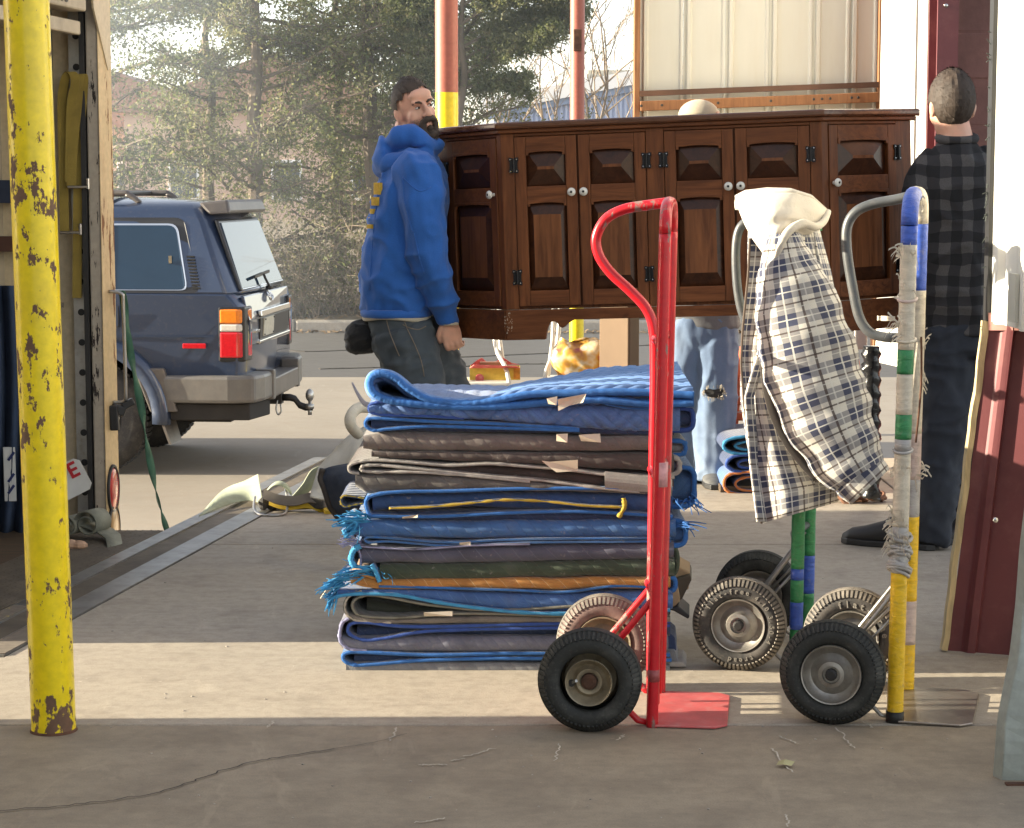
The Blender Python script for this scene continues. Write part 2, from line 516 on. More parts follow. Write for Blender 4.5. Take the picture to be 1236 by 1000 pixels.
# cracks and scrapes in the foreground slab (narrow slivers lying on it)
cr = MB()
def sliver(pts, w, mb):
    pts = catmull(pts, 7)
    for i in range(len(pts) - 1):
        p, q = pts[i], pts[i + 1]; d = (q - p); n = Vector((-d.y, d.x, 0)).normalized() * w
        j = Vector((random.uniform(-1, 1), random.uniform(-1, 1), 0)) * w * 3.2
        pts[i + 1] = q + j; q = pts[i + 1]
        mb.add([p - n, q - n, q + n, p + n], [(0, 1, 2, 3)])
up = Vector((0, 0, .0035))
sliver([G(x, y) + up for x, y in ((-30, 982), (60, 976), (130, 968), (190, 958), (240, 942), (300, 922), (345, 915), (400, 906))], .0022, cr)
sliver([G(x, y) + up for x, y in ((400, 906), (450, 898), (492, 887))], .0009, cr)
cr.build('crack', m_seam, dock, recalc=False)
sc = MB()
for seg in (((478, 880), (470, 896)), ((560, 915), (596, 905)), ((545, 920), (560, 917)), ((930, 905), (955, 935)), ((940, 890), (962, 900)), ((505, 925), (538, 925)),
            ((668, 920), (676, 900)), ((948, 985), (952, 1000)), ((500, 995), (535, 990)), ((1008, 880), (1030, 905)), ((1040, 872), (1052, 880)), ((745, 895), (752, 889)), ((322, 880), (330, 872))):
    sliver([G(*seg[0]) + up, (G(*seg[0]) + G(*seg[1])) / 2 + up + Vector((.004, 0, 0)), G(*seg[1]) + up], .0018, sc)
tag(sc.build('scrape_mark', M('scrape_mark', (.55, .50, .42), rough=.9, var=.3, scale=40), dock, recalc=False), kind='stuff')
# crumbs of grit and foam lying about
gr = MB()
for i in range(150):
    px = random.uniform(100, 1190); py = random.uniform(632, 990)
    p = G(px, py)
    if p.x < EX(p.y) and p.y > 6: continue
    s = random.choice((.0015, .002, .003, .004))
    gr.sphere(p + Vector((0, 0, s * .25)), (s, s * 1.3, s * .35), 5, 3)
tag(gr.build('floor_grit', M('floor_grit', (.38, .34, .29), rough=.9, var=.6, scale=30)), 'pale specks of grit scattered over the dock floor', 'grit', kind='stuff')
lf = MB(); c = G(948, 926) + Vector((0, 0, .006))
lf.add([c + Vector(d) for d in ((-.022, -.006, 0), (-.008, -.014, .004), (.012, -.012, .0), (.022, .002, .006), (.006, .012, .002), (-.014, .01, .006), (0, 0, .012))],
       [(0, 1, 6), (1, 2, 6), (2, 3, 6), (3, 4, 6), (4, 5, 6), (5, 0, 6)])
tag(lf.build('dry_leaf', M('dry_leaf', (.42, .38, .2), rough=.8), at=c), 'small dry yellowish leaf lying on the near floor', 'leaf')

# ---- steel edge of the dock
def strip(name, e0, e1, y0, y1, z, mat):
    b = MB(); b.prism([(EX(y0, e0), y0), (EX(y1, e0), y1), (EX(y1, e1), y1), (EX(y0, e1), y0)], z - .05, z, 'z')
    return b
edge = thing('dock_edge', 'steel angle strips edging the dock beside the truck', 'dock edge', (EX(8, .1), 8, 0))
strip('a', 0.003, .10, 6.03, DOCK_FAR, .004, 0).build('edge_angle', m_steel, edge)
strip('b', .203, .27, 6.03, DOCK_FAR, .004, 0).build('edge_angle', m_steel, edge)
strip('c', .1, .203, 6.03, DOCK_FAR, -.003, 0).build('edge_channel', m_brownsteel, edge)
b = MB(); b.prism([(EX(6.03, .27), 6.03), (EX(DOCK_FAR, .27), DOCK_FAR), (EX(DOCK_FAR, .2), DOCK_FAR), (EX(6.03, .2), 6.03)], -.62, -.05, 'z')
b.build('edge_wall', m_conc, edge)
m_yedge = chipped('yellow_edge', (.50, .40, .08), (.16, .13, .10), thr=.55, rough=.6)
strip('y', .005, .09, 6.04, 6.55, .0072, 0).build('yellow_paint', m_yedge, edge)
strip('y', .205, .262, 6.04, 6.75, .0072, 0).build('yellow_paint', m_yedge, edge)
# chequer plate bridging to the truck
pl = thing('dock_plate', 'brown chequered steel plate bridging dock and truck bed', 'dock plate', (EX(7.2, .4), 7.2, 0))
b = MB(); ya, yb = 6.3, 8.28
b.prism([(EX(ya, .272), ya), (EX(yb, .272), yb), (EX(yb, .60), yb), (EX(ya, .60), ya)], -.03, .006, 'z')
b.build('plate', m_brownsteel, pl)
st = MB()
for i in range(11):
    for j in range(58):
        yy = ya + .03 + j * .034; e = .285 + i * .030
        c = Vector((EX(yy, e), yy, .0065)); a = math.radians(45 if (i + j) % 2 else -45) - .16
        d = Vector((math.cos(a), math.sin(a), 0)) * .011; n = Vector((-d.y, d.x, 0)) * .3
        st.add([c - d, c + n + Vector((0, 0, .003)), c + d, c - n + Vector((0, 0, .003))], [(0, 3, 1), (3, 2, 1)])
tag(st.build('tread_lug', m_brownsteel, pl), kind='stuff')

# ================================================================== yellow bollard, posts
m_yel = chipped('bollard_paint', (.84, .64, .006), (.13, .07, .04), thr=.805, rough=.28, scale=34, low_z=1.5, clus=.62, n2s=.14)
m_red = chipped('red_oxide_paint', (.36, .105, .07), (.09, .06, .045), thr=.82, rough=.5, scale=7)
m_yel2 = chipped('yellow_post_paint', (.80, .60, .012), (.10, .05, .028), thr=.83, rough=.35, scale=9)
pb = G(65, 889); pb.x *= 1.0105
bol = thing('bollard', 'tall yellow steel post with flaking paint standing on near floor', 'post', pb + Vector((0, .055, 0)))
b = MB(); b.lathe([(.054, -.02), (.054, 3.2)], pb + Vector((0, .055, 0)), 'z', 40); b.build('pole', m_yel, bol, autosmooth=40)
b = MB(); b.lathe([(.058, 0.0), (.057, .004), (.0545, .006)], pb + Vector((0, .055, 0)), 'z', 32); b.build('weld_collar', m_rust, bol, autosmooth=40)
bol.rotation_euler = (0, -.0150, 0)
def dock_post(px, D, z_split, zb, label, r=.057, ztop=4.6):
    p = Vector(((px - 618) * D / FPX, D, zb))
    t = thing('dock_post', label, 'post', p)
    b = MB(); b.lathe([(r, zb), (r, z_split)], (p.x, p.y, 0), 'z', 28); b.build('yellow_base', m_yel2, t, autosmooth=40)
    b = MB(); b.lathe([(r * .997, z_split + .0005), (r * .997, ztop)], (p.x, p.y, 0), 'z', 28); b.build('red_shaft', m_red, t, autosmooth=40)
    b = MB(); b.bx(p.x - .11, p.x + .11, p.y - .11, p.y + .11, zb, zb + .015); b.build('base_plate', m_rust, t)
    return t
dock_post(540, 10.85, P(540, 112, 10.85).z, LOT_Z, 'red and yellow steel post directly behind the bearded man')
t3 = dock_post(696, 17.0, P(696, 190, 17).z, LOT_Z, 'distant red and yellow steel post with a scuffed bare patch')
b = MB(); q = P(697, 48, 17.0 - .057)
b.bx(q.x - .03, q.x + .032, q.y - .012, q.y + .03, q.z - .09, q.z + .08); b.build('bracket_plate', m_rust, t3, bevel=.006)
# open steel canopy beam carried by the posts, above the picture
# ================================================================== box truck, backed up to the dock
m_cream = chipped('truck_cream', (.56, .45, .29), (.11, .05, .028), thr=.80, rough=.45, scale=8)
m_creamrust = chipped('truck_cream_rusty', (.58, .42, .22), (.20, .09, .04), thr=.80, rough=.5, scale=9, stretch=(3, 3, .5))
m_dirtycream = M('truck_inner_cream', (.40, .33, .23), rough=.6, var=.25, scale=3, dirt=(.10, .08, .06), dirt_amt=.6)
m_scuffed = chipped('scuffed_frame', (.40, .34, .27), (.028, .02, .018), thr=.75, rough=.5, scale=24, stretch=(2, 2, .35))
m_inner = M('truck_ribs', (.20, .20, .18), rough=.5, metal=.35, var=.35, scale=4, stretch=(3, 3, .5), dirt=(.06, .05, .04), dirt_amt=.7)
m_bed = wood('truck_bed', (.15, .10, .065), (.06, .045, .03), grain=(1.2, 12, 12), rough=.7, coat=0)
TX = lambda Y: -1.625 + .17 * (Y - 8.4)
TT = 2.34
trk = thing('box_truck', 'cream box truck backed up to the dock with rear open', 'truck', (TX(7.4) - 2, 7.4, LOT_Z))
def tslab(y0, y1, z0, z1, x_back=-7.2, off0=0.0):
    b = MB(); b.prism([(TX(y0) - off0, y0), (TX(y1) - off0, y1), (x_back, y1), (x_back, y0)], z0, z1, 'z'); return b
tslab(8.58, 8.62, -.06, TT, off0=.06).build('side_wall', m_cream, trk)
tslab(6.19, 6.22, -.06, TT, off0=.06).build('side_wall', m_cream, trk)
tslab(6.19, 8.62, TT, TT + .05).build('roof', m_cream, trk)
tslab(6.225, 8.575, -.09, -.012, off0=.02).build('bed', m_bed, trk)
b = MB(); b.bx(-7.25, -7.2, 6.19, 8.62, -.06, TT); b.build('front_wall', m_cream, trk)
b = MB(); b.bx(-9.2, -7.4, 6.35, 8.45, -.2, 1.5); b.bx(-9.6, -7.35, 6.4, 8.4, -.45, .5); b.build('cab', m_cream, trk, bevel=.12)
for yy in (6.65, 8.15):
    b = MB(); b.bx(-7.2, -1.9, yy - .05, yy + .05, -.26, -.1); b.build('chassis_rail', m_dark, trk)
for xx in (-3.6, -8.6):
    for yy in (6.42, 8.4):
        b = MB(); b.lathe([(.12, -.1), (.24, -.12), (.27, -.08), (.27, .08), (.24, .12), (.12, .1)], (xx, yy, LOT_Z + .27), 'y', 28); b.build('wheel', rubber('truck_tyre'), trk, autosmooth=40)
# far rear post: scuffed inner jamb and cream rear face
y0, y1 = 8.485, 8.625
b = MB(); b.prism([(TX(y0) - .004, y0), (TX(y0) - .050, y0), (TX(y0) - .050, y1 - .05), (TX(y0) - .004, y1 - .05)], -.1, TT, 'z')
b.build('rear_jamb', m_scuffed, trk, bevel=.006)
b = MB(); b.prism([(TX(y0), y0 - .006), (TX(y0) - .0035, y0 - .006), (TX(y1) - .0195, y1), (TX(y1), y1)], -.12, TT, 'z')
b.build('rear_post', m_creamrust, trk, bevel=.006)
b = MB(); b.prism([(TX(6.19), 6.19), (TX(6.19) - .1, 6.19), (TX(6.19) - .1, 6.4), (TX(6.4), 6.4)], -.12, TT, 'z'); b.build('rear_post', m_creamrust, trk, bevel=.006)
# dark door track just inside the jamb
b = MB(); b.bx(TX(8.48) - .072, TX(8.48) - .053, 8.47, 8.52, -.02, TT - .05); b.build('door_track', m_dark, trk)
# header with its number, gusset, rolled-up door
hz = P(113, 15, 8.38).z
b = MB(); b.prism([(TX(6.4) + .004, 6.4), (TX(8.36) + .004, 8.36), (TX(8.36) - .1, 8.36), (TX(6.4) - .1, 6.4)], hz, TT + .05, 'z')
hd = b.build('header', m_dirtycream, trk, bevel=.008)
tb = MB(); hx = Matrix(((0.168, 0, .986, 0), (.986, 0, -.168, 0), (0, 1, 0, 0), (0, 0, 0, 1)))
yl = 8.04
R_ = Matrix.Translation((TX(yl) + .006, yl, hz + .045)) @ hx
text_mb(tb, '222118', .088, R_, .001)
tb.build('number', m_dark, hd, recalc=False)
a = TX(8.37)
gu = MB(); gu.add([(a + .012, 8.40, hz + .18), (a + .040, 8.60, hz + .18), (a + .042, 8.61, hz - .19), (a + .036, 8.58, hz - .21), (a + .014, 8.42, hz + .02)], [(0, 1, 2, 3, 4)])
gu.build('gusset', m_cream, trk, solid=.008, recalc=False)
ru = MB(); ru.prism([(TX(6.42) - .06, 6.42), (TX(8.34) - .06, 8.34), (TX(8.34) - .75, 8.34), (TX(6.42) - .75, 6.42)], hz - .06, hz - .03, 'z')
ro = ru.build('roller_door', m_dirtycream, trk)
ru = MB(); ru.prism([(TX(6.42) - .02, 6.42), (TX(8.36) - .02, 8.36), (TX(8.36) - .055, 8.36), (TX(6.42) - .055, 6.42)], hz - .088, hz - .036, 'z')
ru.build('door_rail', m_dirtycream, ro, bevel=.006)
# inside of the far wall: ribs, slotted post, cargo rails, plywood
for k in range(26):
    b = MB(); x = TX(8.5) - .2 - k * .21
    b.prism([(x, 8.579), (x - .02, 8.535), (x - .07, 8.535), (x - .09, 8.579)], .0, TT - .02, 'z')
    b.build('wall_rib', m_inner if k < 1 else (m_dirtycream if k % 3 else m_inner), trk)
b = MB(); b.bx(TX(8.5) - .128, TX(8.5) - .078, 8.53, 8.56, 0, TT - .1); sp = b.build('slotted_post', m_zinc, trk)
for k in range(17):
    b = MB(); b.lathe([(.0135, -.002), (.0135, .004)], (TX(8.5) - .098, 8.528, .12 + k * .12), 'y', 14); b.build('slot', m_black, sp)
b = MB(); b.bx(-7, TX(8.5) - .3, 8.50, 8.534, 1.27, 1.36); b.build('cargo_rail', M('navy_rail', (.02, .03, .06), var=.3), trk)
b = MB(); b.bx(-7, TX(8.5) - .3, 8.50, 8.534, 1.08, 1.14); b.build('cargo_rail', M('brown_rail', (.09, .035, .02), var=.3), trk)
b = MB(); b.bx(TX(8.5) - .26, TX(8.5) - .2, 8.515, 8.532, .66, .80); b.build('wall_socket', m_black, trk)
b = MB(); b.bx(TX(8.5) - .30, TX(8.5) - .16, 8.49, 8.50, .86, .88); b.build('load_bar', m_chrome, trk)
# grab rod, catch and lamps on the rear post
fx = lambda y: TX(y) + .001
def onpost(px, py):           # point on the rear face for that pixel
    lo_, hi_ = 8.3, 8.8
    for _ in range(30):
        mid = (lo_ + hi_) / 2; p = P(px, py, mid)
        if p.x < TX(mid): lo_ = mid
        else: hi_ = mid
    return p
h0, h1 = P(140, 352, 8.55), P(150, 484, 8.58)
b = MB(); b.tube(catmull([(fx(8.55), 8.55, h0.z), (fx(8.55) + .05, 8.55, h0.z - .01), (fx(8.55) + .055, 8.55, h0.z - .06), (fx(8.56) + .055, 8.56, h1.z + .05), (fx(8.57) + .045, 8.57, h1.z), (fx(8.57), 8.57, h1.z - .005)], 5), .007, 8)
b.build('grab_rod', m_zinc, trk, smooth=True)
kz = P(143, 500, 8.5).z
b = MB(); b.bar((fx(8.55), 8.55, kz + .02), (fx(8.55) + .05, 8.57, kz - .0), .03, .04); b.bar((fx(8.54) + .012, 8.54, kz + .03), (fx(8.54) + .017, 8.54, kz - .07), .03, .035); b.bar((fx(8.55) + .04, 8.57, kz + .02), (fx(8.55) + .085, 8.58, kz + .045), .035, .03)
b.build('door_catch', m_black, trk, bevel=.006)
for z, mt, nm in ((P(139, 592, 8.5).z, M('red_lens', (.5, .03, .03), rough=.2, var=.2, coat=.5), 'marker_lamp'), (P(139, 640, 8.5).z, M('amber_lens', (.42, .25, .10), rough=.3, var=.2, coat=.4), 'marker_lamp')):
    b = MB(); Rr = [(0.0, .014), (.02, .013), (.043, .010), (.05, .002)]
    rings = []
    for r, h in reversed(Rr):
        rings.append([Vector((fx(8.545) + h + .17 * r * math.cos(t), 8.545 + (r + .001) * 1.15 * math.cos(t) * .98, z + (r + .001) * 1.75 * math.sin(t))) for t in (2 * math.pi * k / 24 for k in range(24))])
    b.loft(rings, True); lm = b.build(nm, mt, trk, smooth=True)
    b = MB(); b.tube([(fx(8.545) + .004 + .17 * .055 * math.cos(t), 8.545 + .058 * math.cos(t), z + .092 * math.sin(t)) for t in (2 * math.pi * k / 28 for k in range(28))], .007, 6, closed=True); b.build('rim', m_black, lm, smooth=True)
# ---- things in and on the truck
m_strap = M('mustard_webbing', (.27, .19, .035), rough=.8, var=.25, scale=9, bump=.3, bscale=200)
def ribbon(mb, pts, w, wdir=(0, 1, 0), k=6):
    p = catmull(pts, k); wd = Vector(wdir)
    L = 0; prev = None; vs = []
    for q in p: vs += [q - wd * w / 2, q + wd * w / 2]
    mb.add(vs, [(2 * i, 2 * i + 1, 2 * i + 3, 2 * i + 2) for i in range(len(p) - 1)])
def PY(px, py, y): return P(px, py, y)
sp1 = MB(); yy = 8.475
ribbon(sp1, [PY(78, 280, yy), PY(76, 180, yy), PY(75, 120, yy), PY(80, 92, yy - .02), PY(87, 88, yy - .03), PY(91, 100, yy - .03), PY(86, 130, yy - .02), PY(84, 220, yy - .02)], .036, (1, 0, 0))
o = sp1.build('cargo_strap', m_strap, solid=.004, recalc=False, at=PY(80, 280, yy)); tag(o, 'mustard webbing strap looped flat on the truck wall, left one', 'strap', 'mustard straps hanging in the truck')
sp1 = MB(); yy = 8.455
ribbon(sp1, [PY(86, 225, yy), PY(88, 180, yy), PY(93, 130, yy), PY(96, 97, yy), PY(99, 90, yy), PY(101, 100, yy + .01), PY(98, 140, yy + .03), PY(94, 230, yy + .03), PY(93, 360, yy + .03)], .036, (1, 0, 0))
o = sp1.build('cargo_strap', m_strap, solid=.004, recalc=False, at=PY(92, 360, yy)); tag(o, 'mustard webbing strap with long hanging tail beside the slotted truck post', 'strap', 'mustard straps hanging in the truck')
for (px, py) in ((92, 226), (83, 281)):
    b = MB(); c = PY(px, py, 8.44); b.bar(c + Vector((-.035, 0, 0)), c + Vector((.045, 0, 0)), .012, .012); b.bar(c + Vector((.045, 0, -.01)), c + Vector((.045, 0, .035)), .012, .012)
    b.build('ratchet_hook', m_chrome, o, bevel=.003)
# navy pad hanging in the truck
b = MB(); 
b.grid(lambda u, v: P(-40 + 66 * u + 8 * math.sin(v * 3), 345 + 300 * v, 8.36 + .03 * math.sin(u * 22 + v * 2)), 40, 16)
o = b.build('hanging_pad', M('navy_cloth', (.028, .045, .085), rough=.9, var=.35, scale=6), solid=.012, smooth=True, recalc=False, at=P(0, 645, 8.36)); tag(o, 'navy moving pad hanging against the truck wall at left', 'moving pad')
b = MB(); b.bar(P(11, 540, 8.33), P(13, 605, 8.33), .045, .008, (0, 1, 0)); o = b.build('paper_notice', M('white_paper', (.62, .62, .6), rough=.8), at=P(12, 605, 8.33)); tag(o, 'white paper with navy stripes half hidden behind the bollard', 'paper')
for q in (552, 578, 592):
    b = MB(); b.bar(P(10.0, q + 4, 8.324), P(17, q - 6, 8.324), .010, .004, (0, 1, 0)); b.build('printed_stripe', M('navy_ink', (.02, .03, .12)), o)
# placard
pc = P(91, 576, 8.36)
Mp = Matrix.Translation(pc) @ Matrix.Rotation(math.radians(-27), 4, 'Y') @ Matrix.Rotation(math.radians(90), 4, 'X')
b = MB(); hw, hh, ch = .115, .068, .018
pol = [(-hw, -hh), (hw - ch, -hh), (hw, -hh + ch), (hw, hh - ch), (hw - ch, hh), (-hw, hh)]
b.add([Mp @ Vector((x - .07, y, 0)) for x, y in pol] + [Mp @ Vector((x - .07, y, -.004)) for x, y in pol], [(0, 1, 2, 3, 4, 5), (11, 10, 9, 8, 7, 6)] + [(i, i + 6, (i + 1) % 6 + 6, (i + 1) % 6) for i in range(6)])
o = b.build('placard', M('white_placard', (.66, .65, .62), rough=.5), at=pc); tag(o, 'white placard with a red letter E leaning beside the bollard', 'sign')
tb = MB(); text_mb(tb, 'E', .085, Mp @ Matrix.Translation((.004, .026, .002)), .001, bold=.002)
tb.build('letter', M('red_ink', (.5, .02, .03)), o, recalc=False)
# webbing rolls
m_hose = M('grey_green_webbing', (.21, .21, .165), rough=.85, var=.25, scale=8, bump=.4, bscale=150, dirt=(.09, .08, .06))
def roll(px, py, Y, r, label, tail=None):
    c = P(px, py, Y); c.z = r + .012
    b = MB(); pts = []
    for i in range(46):
        a = .4 + i * .2; rr = r * (.45 + .55 * i / 45)
        pts.append(c + Vector((rr * math.cos(a), 0, rr * math.sin(a) * .96)))
    if tail: pts += [Vector(q) for q in tail]
    vs = []
    for q in pts: vs += [q + Vector((0, -.05, 0)), q + Vector((0, .05, 0))]
    b.add(vs, [(2 * i, 2 * i + 1, 2 * i + 3, 2 * i + 2) for i in range(len(pts) - 1)])
    o = b.build('webbing_roll', m_hose, solid=.006, smooth=True, recalc=False, at=(c.x, c.y, 0)); tag(o, label, 'webbing', 'rolls of grey green webbing'); o.rotation_euler = (0, 0, -.4)
roll(90, 640, 8.1, .042, 'small grey green webbing roll against the bollard')
roll(113, 640, 8.08, .055, 'larger open webbing roll with its tail on the plate', tail=[P(126, 640, 8.1), P(145, 646, 8.05), P(158, 655, 7.98), P(163, 660, 7.95)])
b = MB(); c = G(95, 664); b.sphere(c + Vector((0, 0, .018)), (.035, .02, .018), 8, 5); b.sphere(c + Vector((-.03, .0, .02)), (.03, .022, .02), 8, 5)
o = b.build('wood_scrap', M('pale_wood', (.48, .30, .2), rough=.8, var=.3, scale=20), at=c, bevel=.0); tag(o, 'pale pinkish scrap lying at the foot of webbing rolls', 'scrap')
# green strap hanging from the rear post
gs = MB(); pth = catmull([P(140, 352, 8.58), P(148, 356, 8.6), P(153, 400, 8.6), P(160, 440, 8.6), P(170, 490, 8.6), P(178, 540, 8.6), P(190, 600, 8.58), P(202, 642, 8.55)], 8)
vs = []
for i, q in enumerate(pth):
    a = .6 * math.sin(i * .55) + i * .03; w = Vector((math.cos(a), math.sin(a), .0)) * .016
    vs += [q - w, q + w]
gs.add(vs, [(2 * i, 2 * i + 1, 2 * i + 3, 2 * i + 2) for i in range(len(pth) - 1)])
o = gs.build('green_strap', M('green_webbing', (.035, .11, .065), rough=.75, var=.3, scale=12), solid=.004, smooth=True, recalc=False, at=pth[-1]); tag(o, 'thin green strap hanging slack from the truck rear post', 'strap')

# ================================================================== warehouse walls out of frame that shade the near floor
wl = MB(); wl.bx(-3.0, -2.6, -9, 5.254, 0, 4.8); tag(wl.build('warehouse_wall', M('warehouse_block', (.45, .41, .35), rough=.85, var=.15, scale=3)), 'unseen pale block wall of the warehouse, added to shade the near floor', 'wall')

# ================================================================== right-hand side
m_white = M('white_sheet', (.74, .72, .66), rough=.5, var=.04, scale=2, dirt=(.5, .45, .36), dirt_amt=.35)
m_cream2 = M('pale_panel', (.60, .59, .52), rough=.45, var=.05, scale=1.2, stretch=(4, 4, .5), dirt=(.52, .47, .35), dirt_amt=.4)
m_timber = wood('brown_timber', (.34, .165, .075), (.20, .09, .04), rough=.55, coat=.1)
m_maroon = M('maroon_paint', (.14, .034, .038), rough=.5, var=.2, scale=3, dirt=(.28, .12, .10), dirt_amt=.5)
m_maroon_d = M('maroon_block', (.19, .088, .074), rough=.75, var=.22, scale=4, bump=.5, bscale=45, dirt=(.09, .04, .035), dirt_amt=.6)
# near white wall return, lit by the sun from the left
nw = thing('white_wall', 'sunlit white metal wall at the right edge of the picture', 'wall', (1.4, 5.9, 0))
WXr = 1.36
prof = []
for k in range(3):
    yb0 = 6.11 - k * .30
    b = MB()
    pr = [(WXr, yb0), (WXr, yb0 - .10), (WXr - .018, yb0 - .115), (WXr - .018, yb0 - .145), (WXr, yb0 - .16), (WXr, yb0 - .297)]
    b.prism(pr + [(WXr + .02, yb0 - .297), (WXr + .02, yb0)], .95, 4.2, 'z')
    b.build('metal_panel', m_white, nw)
b = MB(); b.bx(WXr + .021, 1.7195, 5.22, 6.11, .97, 4.2); b.bx(1.72, 1.85, 5.22, 6.30, 0, 4.2); b.build('wall_core', m_cream2, nw)
b = MB(); b.bx(WXr - .012, WXr + .16, 6.1105, 6.16, .95, 4.2); b.build('black_edge_strip', m_black, nw)  # black strip along the far edge of the white wall
sl = MB()
for i in range(34):
    z = .9 + 1.5 * random.random(); x = WXr - .014; L = random.uniform(.004, .014)
    sl.bar((x, 6.13, z), (x - L, 6.127 + random.uniform(-.004, .004), z + random.uniform(-.02, .02)), .002, .002)
tag(sl.build('edge_fringe', M('edge_fringe', (.07, .08, .07), rough=.8), nw), kind='stuff')
b = MB(); c = P(1226, 357, 5.79); b.bx(WXr - .022, WXr - .012, c.y - .06, c.y + .02, c.z - .07, c.z + .06); b.build('shadow_patch', m_cream2, nw)  # thin added patch standing in for a shadow on the wall

# maroon block wall behind the checked-shirt man
bw = thing('block_wall', 'maroon painted block wall behind the man in dark plaid', 'wall', (2.3, 9.4, 0))
for r in range(17):
    for c in range(6):
        x0 = 1.89 + c * .40 - (.2 if r % 2 else 0)
        xa, xb_ = max(1.89, x0), min(3.9, x0 + .392)
        if xb_ - xa < .04: continue
        b = MB(); b.bx(xa, xb_, 9.4 + random.uniform(-.002, .002), 9.6, r * .2 + .001, r * .2 + .192)
        b.build('block', m_maroon_d, bw, bevel=.004)
b = MB(); b.bx(1.895, 3.9, 9.4035, 9.58, 0, 3.4); b.build('mortar', m_maroon_d, bw)
mc = thing('maroon_column', 'maroon steel column beside the sunlit white sheeting', 'column', (1.76, 9.3, 0))
xa, xb_ = (1125 - 618) * 9.2 / FPX, (1150 - 618) * 9.2 / FPX
b = MB(); b.bx(xa, xb_, 9.2, 9.215, 0, 4.2); b.build('flange', m_maroon, mc)
b = MB(); b.bx((xa + xb_) / 2 - .005, (xa + xb_) / 2 + .005, 9.2155, 9.384, 0, 4.2); b.build('web', m_maroon, mc)
b = MB(); b.bx(xa, xb_, 9.3845, 9.3985, 0, 4.2); b.build('flange', m_maroon, mc)
b = MB(); c = P(1142, 7, 9.2); b.sphere(c, (.010, .006, .010), 8, 5); b.build('bolt', m_chrome, mc, smooth=True)
# sunlit white sheeting between the column and the pale panel
ww = thing('white_sheeting', 'brilliant sunlit white sheet wall left of the maroon column', 'wall', (1.9, 10.2, 0))
for i, (pa, pb_) in enumerate(((1058, 1099), (1102, 1113), (1114.5, 1125.5))):
    ya_, yb2 = 11.6 - i * .55, 11.6 - i * .55 - .5
    Xa = (pa - 618) * ya_ / FPX; Xb = (pb_ - 618) * yb2 / FPX
    b = MB(); b.prism([(Xa, ya_), (Xb, yb2), (Xb + .02, yb2 + .005), (Xa + .02, ya_ + .005)], .4, 4.4, 'z'); b.build('metal_panel', m_white, ww)
b = MB(); b.prism([(2.30, 9.75), (2.50, 9.75), (2.50, 11.8), (2.30, 11.8)], .0, 4.4, 'z'); b.build('wall_core', m_timber, ww)

# pale metal panel in its timber frame, raised on two jamb posts
YW = 12.2
X = lambda px, Y=YW: (px - 618) * Y / FPX
pw = thing('panel_door', 'pale ribbed metal panel hung in a brown timber frame', 'door panel', (X(912), YW, LOT_Z))
cuts = [770, 822, 872, 924, 976, 1020, 1053]
zb = P(900, 200, YW).z; zt = 3.4
for a_, c_ in zip(cuts, cuts[1:]):
    x0, x1 = X(a_) + .002, X(c_) - .002; b = MB(); w = x1 - x0; d = .016
    pr = [(x0, YW)]
    for f0 in (.06,):
        xs = x0 + w * f0
        pr += [(xs, YW), (xs + .008, YW - d), (xs + .026, YW - d), (xs + .034, YW)]
    pr += [(x1 - .02, YW), (x1 - .012, YW - .012), (x1, YW - .012), (x1, YW + .02), (x0, YW + .02)]
    b.prism(pr, zb, zt, 'z'); b.build('metal_panel', m_cream2, pw)
for pa, pb_ in ((763, 770), (1053, 1061)):
    b = MB(); b.bx(X(pa), X(pb_), YW - .07, YW + .05, LOT_Z, zt); b.build('jamb_post', m_timber, pw, bevel=.004)
z0, z1 = P(900, 133, YW - .06).z, P(900, 121, YW - .06).z
b = MB(); b.bar((X(770.5), YW - .075, z0 + .02 - .0), (X(1053), YW - .075, z0 + .07), .05, z1 - z0); rail = b.build('bottom_rail', m_timber, pw, bevel=.004)
b = MB(); b.bar((X(770.5), YW - .06, z0 + .09), (X(1053), YW - .06, z0 + .14), .03, .03); b.build('dark_rail', M('dark_timber', (.10, .05, .03), rough=.7, var=.3), pw)
for px in (775, 800, 868, 932, 984, 994, 1004, 1030, 1038):
    b = MB(); q = P(px, 0, YW - .10); zz = z0 + .02 + .05 * (px - 770) / 283; b.lathe([(.008, 0), (.006, -.004)], (q.x, YW - .1005, zz), 'y', 8); b.build('bolt_hole', m_dark, rail)
# leaning maroon panel in the near right
lp = thing('leaning_panel', 'dark red ribbed metal panel with a splintered timber edge leaning at right', 'panel', G(1190, 795))
BL, TL = G(1144, 787) + Vector((0, 0, .004)), P(1195, 388, 6.12); BR, TR = Vector((1.60, 5.96, .004)), Vector((1.66, 5.98, .96))
def lpp(u, v):
    p = BL.lerp(BR, u).lerp(TL.lerp(TR, u), v); n = Vector((.1, -1, .05)).normalized()
    h = 0
    for c0, w in ((.16, .05), (.52, .045), (.62, .035)):
        d = abs(u - c0)
        if d < w: h = max(h, .022 * min(1, (w - d) / (w * .45)))
    return p + n * h + Vector((0, 0, -.012 * u * math.sin(v * 3)))
b = MB(); b.grid(lpp, 60, 8); b.build('metal_skin', m_maroon, lp, solid=.004, recalc=False)
b = MB()
pts = [BL.lerp(TL, t) + Vector((-.010 + .0015 * math.sin(t * 17) + .0015 * math.sin(t * 41), .012, 0)) for t in [k / 24 for k in range(25)]]
for p, q in zip(pts, pts[1:]): b.bar(p, q + (q - p) * .02, .016, .035, (0, 1, 0))
b.build('timber_edge', M('raw_timber', (.52, .40, .22), rough=.8, var=.3, scale=9, stretch=(6, 6, 1), bump=.3), lp)
b = MB(); pts = [lpp(u, 1.0) + Vector((0, .0, .0)) for u in (0, .2, .4, .6, .8, 1)]
